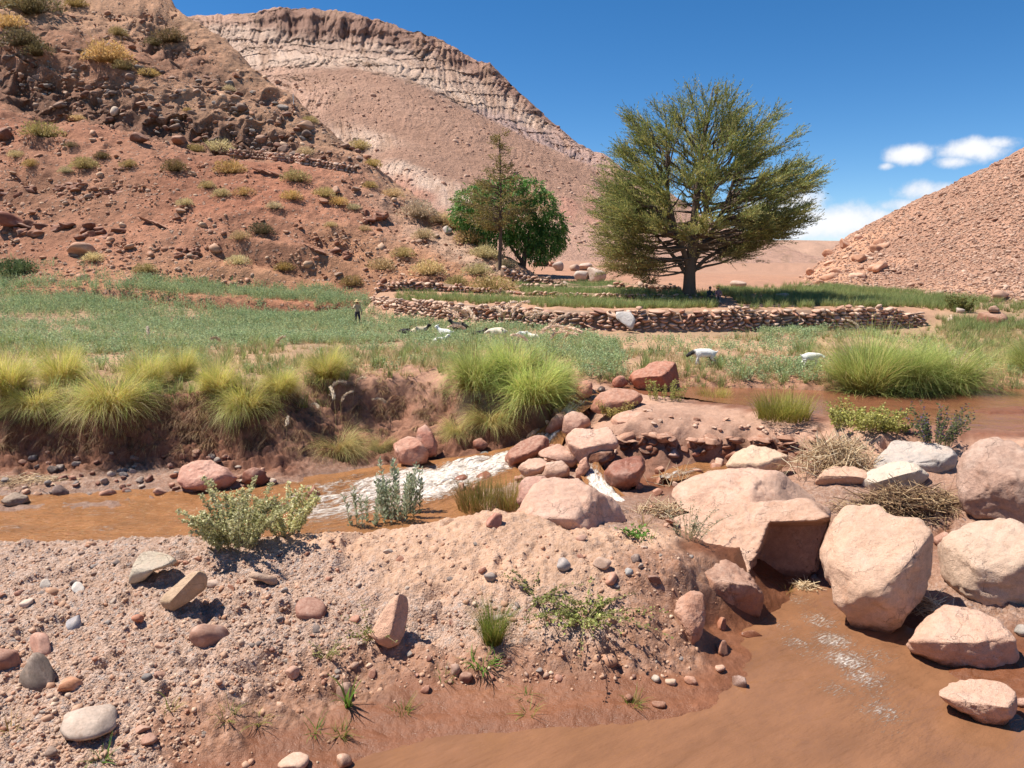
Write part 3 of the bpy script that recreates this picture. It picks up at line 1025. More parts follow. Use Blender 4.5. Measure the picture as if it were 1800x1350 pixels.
F_Z = {'mesa': S(198, 160, 138) + (.3,)}
FM = [('mesa', [(600, 424, 2600), (1000, 423, 2600), (1390, 422, 2600), (1430, 423, 2600), (1480, 424, 2600), (1800, 422, 2600), (2600, 420, 2600)]),
      ('mesa', [(600, 440, 2400), (1380, 440, 2400), (1440, 444, 2400), (2600, 440, 2400)]),
      ('mesa', [(600, 470, 1500), (1400, 470, 1500), (2600, 470, 1500)])]


def disp_far(x, y, z, c):
    p = np.stack([x, y, z], 1)
    n = fbm(p * .006, 4, 95)
    g = 1 - np.abs(fbm(np.stack([x * .012, y * .002], 1), 3, 97))
    w = np.clip((y - 1500) / 400, 0, 1) * np.clip((2590 - y) / 60, 0.05, 1)
    c = c.copy()
    c[:, :3] *= (1 + .1 * n)[:, None]
    return z + w * (6 * n + 14 * (g - .5)), c


S_FAR = hill('far_plateau', 'flat topped pale plateau at the far end of the valley', FM, F_Z, axis([(-.4, 1.4, 220)]), axis([(lg(1500), lg(2400), 20), (lg(2400), lg(2620), 30), (lg(2620), lg(3600), 4)]), M_MOUNT, disp_far, back=(800, -60))


# ------------------------------------------------------------------ water
def inside(P, poly):
    r = np.zeros(len(P), bool)
    n = len(poly)
    for i in range(n):
        x1, y1 = poly[i][:2]
        x2, y2 = poly[(i + 1) % n][:2]
        c = ((y1 > P[:, 1]) != (y2 > P[:, 1])) & (P[:, 0] < (x2 - x1) * (P[:, 1] - y1) / (y2 - y1 + 1e-12) + x1)
        r ^= c
    return r


def flat_water(name, label, pts, z, step, mat, foam=None, waves=.012):
    """water level with an outline in plan given by ground points"""
    xs = [p[0] for p in pts]
    ys = [p[1] for p in pts]
    gx = np.arange(min(xs), max(xs) + step, step)
    gy = np.arange(min(ys), max(ys) + step, step)
    X, Y = np.meshgrid(gx, gy)
    P = np.stack([X.ravel(), Y.ravel()], 1)
    Zw = z + waves * fbm(P * 2.2, 3, 5) * .6 + waves * .5 * fbm(P * 7, 2, 6)
    idx = np.arange(X.size).reshape(X.shape)
    f = np.stack([idx[:-1, :-1], idx[:-1, 1:], idx[1:, 1:], idx[1:, :-1]], -1).reshape(-1, 4)
    f = f[inside(P[f].mean(1), pts)]
    fo = foam(P) if foam is not None else np.zeros(len(P))
    me = mk_mesh(name, np.concatenate([P, Zw[:, None]], 1), f, True, None, {'foam': fo, 'su': P[:, 0] + P[:, 1] * .6, 'sv': P[:, 1] - P[:, 0] * .6}, mat)
    return tag(add(name, me), label, kind='structure')


M_WNEAR = water_material('muddy_water', S(152, 108, 78), 2.4, .08, .03, (.45, 1.4, 1), 8.0, .5)
M_WPOOL = water_material('pool_water', S(150, 98, 72), 2.0, .022, .07)
M_WRUN = water_material('running_water', S(174, 122, 80), 3.4, .10, .07, (.55, 1.7, 1), 2.0)


def blob(P, px, py, z, r, ry=None):
    c = at_z(px, py, z)
    return np.exp(-(((P[:, 0] - c[0]) / r) ** 2 + ((P[:, 1] - c[1]) / (ry or r)) ** 2))


def near_foam_glints(P):
    f = np.zeros(len(P))  # white speckles: foam of the rapid plus sun glints put into the colour
    for px, py, r, a in [(1400, 1055, .5, .46), (1440, 1090, .6, .52), (1465, 1125, .6, .58), (1490, 1160, .65, .60), (1520, 1190, .65, .54), (1400, 1130, .5, .5), (1550, 1250, .6, .5), (1470, 1210, .5, .46), (1440, 1150, .7, .44), (1540, 1150, .6, .44), (1540, 1220, .5, .44), (1380, 1100, .5, .42), (1560, 1280, .7, .36)]:
        f = np.maximum(f, a * blob(P, px, py, 0, r))
    return f


flat_water('pool_water', 'muddy brown pool below the boulders at lower right', [at_z(400, 1400, 0), (-3, 5.5, 0), (9.5, 5.5, 0), (9.5, 15.2, 0), (-3, 15.2, 0)], 0.0, .06, M_WNEAR, near_foam_glints)
flat_water('upstream_water', 'still brown upper pool beyond the mud slab', [at_z(*q, 1.95) for q in [(1045, 678), (1060, 690), (1090, 694), (1200, 700), (1250, 708), (1320, 719), (1400, 733), (1470, 745), (1550, 760), (1650, 769), (1800, 771), (2600, 775), (2600, 672), (1080, 672)]], 2.0, .12, M_WPOOL, None, .006)


def strip_water(name, label, path, mat, seg=.05, nw=26, near=1.0, rough=.05):
    pts = []
    for px, py, z, hw, fo in path:
        x, y, zz_ = at_z(px, py, z)
        pts.append((x, y, zz_, hw, fo))
    pts = np.array(pts)
    d = np.concatenate([[0], np.cumsum(np.linalg.norm(np.diff(pts[:, :3], axis=0), axis=1))])
    n = max(8, int(d[-1] / seg))
    s = np.linspace(0, d[-1], n)
    P = np.stack([np.interp(s, d, pts[:, i]) for i in range(5)], 1)
    ker = np.ones(9) / 9
    for i in range(5):
        e = np.pad(P[:, i], 4, mode='edge')
        P[:, i] = np.convolve(e, ker, 'valid')
    T = np.gradient(P[:, :2], axis=0)
    T /= np.linalg.norm(T, axis=1, keepdims=True) + 1e-9
    Nn = np.stack([-T[:, 1], T[:, 0]], 1)
    u = np.linspace(-1, 1, nw)
    u = np.where(u < 0, u * near, u)
    X = P[:, None, 0] + Nn[:, None, 0] * u[None] * P[:, None, 3]
    Y = P[:, None, 1] + Nn[:, None, 1] * u[None] * P[:, None, 3]
    Zb = np.broadcast_to(P[:, None, 2], X.shape)
    fo = P[:, None, 4] * np.exp(-(np.abs(u[None] + .05 * near) / .82) ** 4)
    fo = np.broadcast_to(fo, X.shape)
    q = np.stack([X.ravel(), Y.ravel(), Zb.ravel()], 1)
    sq = np.stack([np.repeat(s, nw) * 1.3, np.tile(u, n) * np.repeat(P[:, 3], nw) * 2.8], 1)
    ch = fbm(sq, 4, 15)
    ch2 = fbm(sq * 3.1, 3, 16)
    Zd = Zb.ravel() + (rough * .6 + rough * 2.2 * fo.ravel()) * (ch * .7 + ch2 * .35)
    v = np.stack([X.ravel(), Y.ravel(), Zd], 1)
    idx = np.arange(X.size).reshape(X.shape)
    f = np.stack([idx[:-1, :-1], idx[1:, :-1], idx[1:, 1:], idx[:-1, 1:]], -1).reshape(-1, 4)
    foam = np.clip(fo.ravel() + .18 * ch, 0, 1) * (fo.ravel() > .01)
    me = mk_mesh(name, v, f, True, None, {'foam': foam, 'su': np.repeat(s, nw), 'sv': np.tile(u, n) * np.repeat(P[:, 3], nw)}, mat)
    return tag(add(name, me), label, kind='structure')


strip_water('stream', 'shallow brown stream with white rapids below the far bank',
            [(-450, 918, .2, 3.4, .05), (-200, 918, .2, 3.4, .05), (0, 918, .2, 3.4, .24), (120, 915, .2, 3.4, .26), (240, 912, .2, 3.3, .3), (360, 906, .2, 3.3, .3), (460, 898, .2, 3.2, .36), (560, 886, .22, 3.0, .46), (640, 869, .25, 2.6, .58), (710, 851, .3, 2.3, .74),  # low foam on the left reach paints whitish sparkles on the water
             (770, 836, .35, 1.9, .84), (830, 822, .41, 1.4, .9), (890, 806, .48, 1.0, .8), (935, 788, .62, .7, .65), (955, 770, .85, .5, .8), (980, 745, 1.22, .42, .8), (1003, 718, 1.68, .36, .7), (1020, 696, 1.97, .5, .3), (1060, 686, 2.0, .7, .05)], M_WRUN, near=1.6, nw=64)
strip_water('side_channel', 'thin brown water running under the slab to the wet boulder',
            [(1340, 812, .93, .45, 0), (1300, 815, .92, .6, .05), (1240, 823, .9, .6, .2), (1195, 832, .87, .45, .35), (1160, 842, .83, .35, .45)], M_WRUN)
strip_water('small_cascade', 'white water pouring between the pink boulders and the wet boulder',
            [(1032, 812, 1.06, .3, .55), (1042, 832, .93, .36, .75), (1055, 855, .82, .36, .9), (1075, 875, .76, .4, .9), (1100, 888, .74, .4, .5)], M_WRUN, rough=.04)
# ------------------------------------------------------------------ rocks
RNG = random.Random(4)
_ico = {}


def ico(n):
    if n not in _ico:
        bm = bmesh.new()
        bmesh.ops.create_icosphere(bm, subdivisions=n, radius=1)
        v = np.array([x.co[:] for x in bm.verts])
        f = np.array([[w.index for w in x.verts] for x in bm.faces])
        bm.free()
        _ico[n] = (v / np.linalg.norm(v, axis=1, keepdims=True), f)
    return _ico[n]


def cut(v, n, d, soft=.9):
    n = np.array(n, float)
    n /= np.linalg.norm(n)
    w = .06 * abs(d) + 1e-4
    x = (v @ n - d) / w
    k = w * np.where(x > 20, x, np.log1p(np.exp(np.minimum(x, 20))))
    return v - (k * soft)[:, None] * n


def rock_verts(n, seed, cuts=7, dmin=.55, dmax=.85, rough=.07, freq=1.7):
    r = np.random.RandomState(seed)
    v, f = ico(n)
    v = v.copy()
    for _ in range(cuts):
        v = cut(v, r.normal(size=3), r.uniform(dmin, dmax), .93)
    nz_ = fbm(v * freq + r.uniform(-50, 50, 3), 4, seed % 97)
    v = v * (1 + rough * nz_)[:, None]
    return v, f


def tint(c):
    return (*c, 1.0)


STONES = []
for i in range(14):
    v, f = rock_verts(3, 100 + i, cuts=8 if i % 3 else 11, dmin=.45, dmax=.8, rough=.09)
    STONES.append(mk_mesh('stone', v, f, True, None, None, M_STONE))
COBBLES = []
for i in range(10):
    v, f = rock_verts(3, 300 + i, cuts=7, dmin=.52, dmax=.85, rough=.07)
    v = v * [1, 1, .85]
    COBBLES.append(mk_mesh('cobble', v, f, True, None, None, M_STONE))

PAL = [S(190, 135, 112), S(205, 155, 130), S(160, 112, 95), S(150, 140, 135), S(120, 108, 104), S(200, 178, 160), S(175, 120, 95), S(140, 95, 80), S(215, 170, 140), S(165, 150, 138)]


def stone(name, p, rx, ry, rz, colr, label, cat, group=None, me=None, rot=None, sink=.25, rng=RNG, wet=False):
    me = me or rng.choice(STONES)
    if wet:
        me = WETC[rng.randrange(len(WETC))]
    o = add(name, me, None, (p[0], p[1], p[2] + rz * (1 - 2 * sink)),
            rot or (rng.uniform(-.35, .35), rng.uniform(-.35, .35), rng.uniform(0, 6.28)), (rx, ry, rz))
    o.color = tint(colr)
    return tag(o, label, cat, group)


WETC = []
for i in range(5):
    v, f = rock_verts(2, 400 + i, cuts=3, dmin=.65, dmax=.9, rough=.07)
    WETC.append(mk_mesh('wet_stone', v, f, True, None, None, M_WETSTONE))


def outline_rock(name, label, poly, colr, depth=.8, cuts=(), seed=1, cat='boulder', group=None, res=5, mat=None, rough=.05, carve=None, front=.72, base=None, lift=0.0, ncut=6, surf=None, push=.5):
    """boulder with the given outline as seen from the camera, at its own distance and with real depth"""
    P = np.array(poly, float)
    ymax = P[:, 1].max()
    low = P[P[:, 1] > ymax - .12 * (ymax - P[:, 1].min())]
    bx = low[:, 0].mean()
    bp = base if base is not None else hit(bx, ymax - 2, surf)
    P = (P - P.mean(0)) * (1.08 if res == 4 else 1.035) + P.mean(0)
    cpx = (P[:, 0].min() + P[:, 0].max()) / 2
    cpy = (P[:, 1].min() + P[:, 1].max()) / 2
    d = raydir(cpx, cpy)
    # mean radius in metres
    rad = (P[:, 0].max() - P[:, 0].min() + P[:, 1].max() - P[:, 1].min()) / 4 * bp[1] / F
    D = depth * rad
    Yc = bp[1] + push * D
    C = at_Y(cpx, cpy, Yc)
    w = np.array([0, 0, CAMZ]) - C
    w /= np.linalg.norm(w)
    u = np.cross([0, 0, 1.0], w)
    u /= np.linalg.norm(u)
    vv = np.cross(w, u)
    q = []
    for px, py in P:
        dd = raydir(px, py)
        t = np.dot(C - np.array([0, 0, CAMZ]), w) / np.dot(dd, w)
        X = dd * t + np.array([0, 0, CAMZ]) - C
        q.append((X @ u, X @ vv))
    q = np.array(q)
    ang = np.arctan2(q[:, 1], q[:, 0])
    # radius by angle: intersect rays with polygon edges
    th = np.linspace(-np.pi, np.pi, 361)
    rr = np.zeros_like(th)
    a, b = q, np.roll(q, -1, 0)
    for i, t in enumerate(th):
        dx, dy = math.cos(t), math.sin(t)
        e = b - a
        den = dx * e[:, 1] - dy * e[:, 0]
        den = np.where(np.abs(den) < 1e-9, 1e-9, den)
        s = (a[:, 0] * e[:, 1] - a[:, 1] * e[:, 0]) / den
        k = (a[:, 0] * dy - a[:, 1] * dx) / den
        ok = (k >= -1e-6) & (k <= 1 + 1e-6) & (s > 0)
        rr[i] = s[ok].max() if ok.any() else 0
    bad = rr == 0
    if bad.any():
        rr[bad] = np.interp(th[bad], th[~bad], rr[~bad])
    ker = np.ones(5) / 5
    rr = np.convolve(np.concatenate([rr[-3:-1], rr, rr[1:3]]), ker, 'valid')
    v0, f = ico(res)
    v = v0.copy()
    R = np.random.RandomState(seed)
    sxy = np.hypot(v[:, 0], v[:, 1])
    r = np.interp(np.arctan2(v[:, 1], v[:, 0]), th, rr)
    m = rr.mean()
    k = np.maximum(sxy, 1e-6) ** front / np.maximum(sxy, 1e-6)
    X = np.stack([v[:, 0] * k * r, v[:, 1] * k * r, np.sign(v[:, 2]) * np.abs(v[:, 2]) ** .8 * D], 1)
    for n, dd, *so in cuts:
        X = cut(X, n, dd * m, so[0] if so else .96)
    for _ in range(ncut):
        n = R.normal(size=3)
        n[2] = abs(n[2]) * 1.2 + .4
        n /= np.linalg.norm(n)
        sup = np.percentile(X @ n, 99.5)
        X = cut(X, n, sup * R.uniform(.82, .95), .9)
    for _ in range(11 if res >= 5 else 6):
        n = R.normal(size=3)
        n /= np.linalg.norm(n)
        sup = np.percentile(X @ n, 99.8)
        X = cut(X, n, sup * R.uniform(.90, .97), .92)
    nr = X / (np.linalg.norm(X, axis=1, keepdims=True) + 1e-9)
    pz = X / m + R.uniform(-40, 40, 3)
    dsp = rough * m * (fbm(pz * 1.3, 2, seed % 50) * .9 + fbm(pz * 3.5, 5, seed % 53, .6) * .9)
    dsp -= rough * m * 1.3 * np.clip(.14 - np.abs(fbm(pz * 1.1 + 5, 3, seed % 59)), 0, 1) / .14 * .5
    X = X + nr * dsp[:, None]
    if carve is not None:
        # a hollow worn into the face
        Wp = X[:, :1] * u + X[:, 1:2] * vv + X[:, 2:3] * w + C
        qd = Wp - np.array([0, 0, CAMZ])
        cp_, sp_ = math.cos(PITCH), math.sin(PITCH)
        fw_ = qd[:, 1] * cp_ - qd[:, 2] * sp_
        Q = np.stack([900 + F * qd[:, 0] / fw_, 675 - F * (qd[:, 1] * sp_ + qd[:, 2] * cp_) / fw_], 1)
        pl, dep, soft_ = carve
        pa = np.array(pl, float)
        dm = np.full(len(Q), 1e9)
        for i in range(len(pa)):
            a0, b0 = pa[i], pa[(i + 1) % len(pa)]
            ab = b0 - a0
            t0 = np.clip(((Q - a0) @ ab) / (ab @ ab), 0, 1)
            dm = np.minimum(dm, np.linalg.norm(Q - a0 - t0[:, None] * ab, axis=1))
        ins = inside(Q, pa)
        mk = np.where(ins, np.clip(dm / soft_, 0, 1), 0)
        mk = mk * mk * (3 - 2 * mk) * (X[:, 2] > -.3 * D)
        X[:, 2] -= mk * (X[:, 2] + dep * D)
    Wd = X[:, :1] * u + X[:, 1:2] * vv + X[:, 2:3] * w
    me = mk_mesh(name, Wd, f, True, None, None, mat or M_ROCK)
    o = add(name, me, None, C + np.array([0, 0, lift]))
    o.color = tint(colr)
    return tag(o, label, cat, group)


TAN, PINK, BRN, PALE, GREY, RED = S(233, 191, 162), S(230, 184, 157), S(178, 128, 106), S(235, 214, 192), S(205, 188, 176), S(196, 128, 102)
B = outline_rock
# ---- the big boulders at lower right
B('boulder', 'tall egg shaped tan boulder standing with its tip in the rapids', [(1478, 883), (1511, 880), (1544, 881), (1571, 903), (1611, 914), (1640, 950), (1642, 999), (1629, 1043), (1598, 1088), (1571, 1119), (1518, 1128), (1496, 1106), (1478, 1070), (1456, 1017), (1438, 972), (1442, 941), (1464, 901)], TAN, 1.0,
  [((-.12, .62, .75), .50), ((.80, -.25, .55), .66), ((-.75, -.1, .6), .72), ((.1, -.75, .6), .80)], 11, base=at_z(1530, 1115, .0), ncut=2)
B('boulder', 'big round cream boulder at right edge with a brown stained underside', [(1647, 959), (1678, 932), (1709, 914), (1767, 912), (1800, 923), (1832, 955), (1840, 1040), (1800, 1082), (1767, 1076), (1722, 1061), (1678, 1043), (1656, 1017)], S(238, 204, 178), .9, [((-.2, .7, .7), .62), ((.1, -.5, .85), .7), ((-.7, -.2, .7), .7)], 12, base=at_z(1740, 1070, .25), ncut=3)
B('boulder', 'broad flat pink boulder below the round cream one at right edge', [(1591, 1128), (1624, 1088), (1660, 1057), (1713, 1061), (1758, 1088), (1784, 1123), (1798, 1168), (1776, 1190), (1722, 1183), (1656, 1168), (1607, 1146)], PINK, .9, [((-.05, .75, .65), .45), ((.3, -.6, .7), .62)], 13, base=at_z(1700, 1180, .0), ncut=3)
B('boulder', 'low pink boulder in the water at the lower right corner', [(1644, 1221), (1687, 1194), (1758, 1188), (1787, 1208), (1789, 1243), (1767, 1281), (1722, 1268), (1669, 1239)], PINK, .9, [((-.05, .8, .6), .42), ((.2, -.6, .7), .6)], 14, base=at_z(1740, 1275, -.02), ncut=3)
B('boulder', 'split tan boulder at the back with a grey right face', [(1170, 868), (1182, 850), (1215, 832), (1278, 816), (1318, 817), (1384, 834), (1429, 857), (1452, 880), (1440, 912), (1380, 930), (1260, 930), (1190, 915)], S(230, 186, 160), .9, [((-.1, .85, .5), .42), ((.55, .55, .6), .55), ((-.4, .5, .7), .62)], 15, base=at_z(1300, 905, .95), ncut=2)
B('boulder', 'huge tan boulder with a dark undercut hollow over the water', [(1138, 930), (1165, 912), (1200, 899), (1260, 888), (1349, 878), (1420, 880), (1475, 886), (1466, 912), (1446, 945), (1438, 1000), (1388, 1040), (1345, 1046), (1310, 1030), (1280, 1004), (1230, 980), (1180, 955)], S(222, 176, 148), 1.0,
  [((-.25, .66, .7), .44), ((-.5, .2, .85), .7)], 16, base=at_z(1330, 1020, .2), ncut=0, res=6, carve=([(1352, 917), (1400, 916), (1440, 914), (1480, 905), (1480, 1060), (1300, 1060), (1318, 1005), (1336, 960)], .35, 7))
B('boulder', 'brown ledge rock with a crumbling top at the end of the mound', [(1236, 1010), (1252, 985), (1285, 985), (1318, 1010), (1340, 1045), (1353, 1080), (1338, 1092), (1300, 1096), (1270, 1088), (1246, 1060)], S(200, 148, 122), .9, [((.25, -.55, .8), .42), ((.1, .8, .6), .6)], 17, base=at_z(1310, 1090, .05), ncut=2, rough=.06)
B('boulder', 'smooth orange hump of hardened mud on the end of the mound', [(1185, 1075), (1195, 1050), (1220, 1035), (1236, 1045), (1240, 1080), (1232, 1120), (1218, 1135), (1200, 1112)], S(206, 150, 122), .8, [], 18, base=at_z(1215, 1125, .3), ncut=1)
B('boulder', 'flat grey boulder with orange patches behind the straw', [(1527, 826), (1544, 798), (1560, 784), (1571, 772), (1600, 773), (1644, 778), (1667, 787), (1678, 800), (1678, 826), (1650, 842), (1578, 844), (1535, 838)], S(208, 196, 186), .9, [((-.1, .85, .5), .35)], 19, ncut=3, base=at_z(1600, 840, 1.25))
B('boulder', 'pale cream wedge shaped rock resting on the straw drift', [(1502, 844), (1524, 831), (1569, 811), (1596, 808), (1618, 816), (1637, 831), (1631, 847), (1600, 860), (1556, 864), (1527, 867), (1507, 853)], S(240, 222, 200), .9, [((-.15, .8, .55), .35), ((.5, -.5, .7), .55)], 20, ncut=2, base=at_z(1560, 866, 1.1))
B('boulder', 'small flat tan rock left of the pale wedge shaped rock', [(1428, 847), (1444, 829), (1464, 819), (1500, 819), (1527, 829), (1530, 845), (1502, 853), (1462, 858), (1433, 856)], S(226, 180, 150), .9, [((-.05, .85, .5), .35), ((.1, -.7, .7), .5)], 21, ncut=3, base=at_z(1470, 857, 1.1))
B('boulder', 'massive rough grey brown boulder cut by the right edge', [(1672, 813), (1700, 782), (1722, 766), (1756, 767), (1782, 776), (1802, 793), (1840, 840), (1845, 910), (1800, 937), (1756, 915), (1711, 911), (1692, 890), (1690, 860), (1678, 838)], S(196, 158, 138), .95, [((-.1, .75, .62), .62), ((-.75, .25, .6), .62), ((.1, -.2, .95), .8)], 22, rough=.06, ncut=4, base=at_z(1760, 930, .9))
B('boulder', 'rounded cream boulder left of the straw with a white patch', [(1278, 819), (1291, 794), (1322, 781), (1358, 783), (1387, 797), (1382, 822), (1349, 838), (1300, 838)], S(234, 198, 166), .9, [((-.1, .8, .55), .45)], 23, ncut=3, base=at_z(1335, 836, .95))
# ---- cluster of pink blocks in the middle
B('boulder', 'broad smooth pink boulder behind the sandy crest of the mound', [(908, 900), (920, 880), (935, 860), (955, 842), (985, 838), (1015, 840), (1040, 860), (1075, 872), (1105, 885), (1119, 915), (1112, 945), (1080, 950), (1005, 945), (940, 935), (912, 920)], S(234, 186, 160), .95, [((-.05, .75, .65), .5), ((.75, .1, .65), .62)], 24, ncut=2, base=at_z(1010, 925, 1.2))
B('boulder', 'dusky pink rock left of the broad smooth boulder', [(910, 880), (914, 850), (925, 837), (955, 838), (965, 850), (950, 875), (925, 895)], S(206, 156, 138), .9, [((-.2, .7, .7), .6)], 25, res=4, base=at_z(930, 885, .75))
B('boulder', 'wet rounded red boulder beside the small cascade', [(1062, 828), (1080, 810), (1117, 800), (1131, 803), (1136, 820), (1122, 850), (1100, 864), (1080, 862), (1067, 847)], S(176, 116, 94), .95, [((-.1, .75, .62), .6)], 26, mat=M_WETROCK, ncut=1, base=at_z(1095, 862, .72))
B('boulder', 'large brown egg shaped rock leaning over the white rapids', [(885, 806), (895, 792), (925, 770), (947, 764), (962, 770), (969, 783), (950, 796), (925, 812), (895, 822)], S(178, 124, 104), .95, [((-.3, .75, .55), .6)], 27, ncut=1, base=at_z(905, 818, .45))
B('boulder', 'small pale pink block at the front of the block cluster', [(910, 820), (930, 807), (957, 804), (962, 815), (952, 832), (925, 838), (917, 832)], PINK, .9, [((-.1, .8, .6), .45)], 28, res=4, base=at_z(930, 838, .65))
B('boulder', 'squarish pink block beside the small pale block', [(955, 836), (962, 812), (987, 810), (999, 822), (1000, 836), (977, 843)], PINK, .9, [((-.1, .7, .7), .55)], 29, res=4, base=at_z(978, 842, .68))
B('boulder', 'pale pink angular rock wedged above the squarish block', [(946, 790), (980, 780), (1005, 792), (1015, 812), (1004, 822), (985, 812), (962, 806), (948, 800)], S(228, 176, 150), .9, [((-.1, .8, .6), .45)], 30, res=4, base=at_z(985, 818, .85))
B('boulder', 'large pale pink boulder topping the block cluster', [(993, 778), (997, 765), (1012, 752), (1040, 755), (1070, 750), (1082, 770), (1088, 786), (1058, 800), (1035, 815), (1018, 816), (1005, 795)], S(232, 184, 158), .95, [((-.05, .8, .6), .45), ((.3, -.4, .85), .7)], 31, base=at_z(1030, 812, 1.0), ncut=2)
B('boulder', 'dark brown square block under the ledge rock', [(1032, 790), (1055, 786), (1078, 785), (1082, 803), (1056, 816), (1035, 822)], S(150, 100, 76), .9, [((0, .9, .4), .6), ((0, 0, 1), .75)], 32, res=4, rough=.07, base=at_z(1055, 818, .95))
B('boulder', 'thin tan rock leaning between two blocks by the cascade', [(1012, 832), (1018, 812), (1030, 804), (1036, 822), (1022, 842), (1013, 842)], S(214, 158, 132), .9, [], 33, res=4, base=at_z(1020, 840, .8))
B('boulder', 'brown topped overhanging rock at the head of the slab', [(1076, 738), (1085, 728), (1105, 722), (1130, 725), (1147, 743), (1140, 752), (1120, 761), (1092, 758), (1080, 750)], S(222, 168, 140), .95, [((-.05, .8, .55), .4), ((0, -.7, .7), .55)], 34, res=4, base=at_z(1108, 760, 1.5))
B('boulder', 'brown rock on the left side of the narrow cascade', [(958, 758), (968, 740), (980, 727), (992, 722), (994, 742), (985, 760), (972, 766)], S(182, 126, 102), .9, [], 35, res=4, base=at_z(972, 764, .9))
B('boulder', 'pinkish boulder right of the narrow cascade', [(988, 758), (992, 730), (1007, 719), (1030, 732), (1038, 746), (1020, 756), (1002, 764)], S(206, 158, 136), .9, [((-.1, .8, .6), .5)], 36, res=4, base=at_z(1008, 764, 1.15))
B('boulder', 'orange rock at the top of the narrow cascade', [(1012, 688), (1018, 672), (1030, 665), (1041, 676), (1038, 696), (1022, 703)], S(212, 148, 120), .9, [((-.1, .7, .7), .6)], 37, res=4, base=at_z(1025, 700, 1.95))
B('boulder', 'brown boulder behind the yellow bush near the cascade', [(1040, 718), (1046, 702), (1058, 690), (1080, 682), (1117, 688), (1130, 700), (1118, 716), (1085, 726), (1055, 726)], S(198, 138, 112), .9, [((-.1, .8, .6), .45)], 38, res=4, base=at_z(1080, 722, 1.85))
B('boulder', 'large angular red boulder at the edge of the upper pool', [(1100, 668), (1113, 655), (1150, 634), (1180, 635), (1192, 645), (1210, 661), (1211, 684), (1200, 692), (1167, 685), (1117, 688)], S(196, 126, 100), .95, [((-.15, .85, .5), .35), ((-.1, -.5, .85), .55), ((.8, -.1, .55), .6)], 39, base=at_z(1150, 688, 2.0), ncut=1)
B('boulder', 'small reddish rock touching the left end of the large angular boulder', [(1076, 668), (1084, 660), (1098, 660), (1104, 676), (1090, 682), (1077, 681)], S(190, 122, 98), .9, [], 40, res=3, base=at_z(1090, 682, 2.0))
# ---- far bank and stream
B('boulder', 'big smooth pink boulder at the water edge of the left bank', [(311, 845), (315, 825), (335, 811), (370, 810), (400, 824), (417, 840), (410, 857), (362, 863), (320, 861)], S(222, 164, 142), .95, [((-.1, .75, .65), .55)], 41, base=at_z(362, 861, .22), ncut=2)
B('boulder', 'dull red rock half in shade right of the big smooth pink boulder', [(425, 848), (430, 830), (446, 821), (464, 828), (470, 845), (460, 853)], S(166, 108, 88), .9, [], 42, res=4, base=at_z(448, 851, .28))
B('boulder', 'pink faced boulder at the foot of the bank beside the rapids', [(692, 782), (700, 770), (717, 764), (736, 774), (752, 796), (748, 812), (726, 822), (704, 814)], S(208, 142, 116), .95, [((-.3, .8, .5), .5), ((0, 0, 1), .8)], 43, res=4, base=at_z(720, 820, .36))
B('boulder', 'upright knobbly red rock leaning on the bank', [(732, 775), (736, 754), (748, 748), (758, 758), (768, 782), (767, 797), (755, 804), (742, 786)], S(196, 132, 110), .9, [], 44, res=4, base=at_z(756, 802, .45))
B('boulder', 'brown rock between the drooping brown tufts and the rapids', [(831, 776), (845, 769), (859, 782), (847, 793), (834, 788)], S(180, 120, 98), .9, [], 45, res=3, base=at_z(845, 792, .46))
B('boulder', 'pointed wet rock breaking the stream below the rapids', [(537, 872), (551, 853), (563, 866), (563, 876), (545, 878)], S(186, 130, 104), .9, [], 46, res=3, mat=M_WETROCK, base=at_z(550, 875, .2))
B('boulder', 'grey boulder on the left bank at the picture edge', [(3, 882), (10, 872), (27, 865), (46, 872), (52, 882), (36, 889), (14, 890)], S(182, 160, 140), .9, [((-.1, .8, .6), .5)], 47, res=4, base=at_z(25, 888, .22))
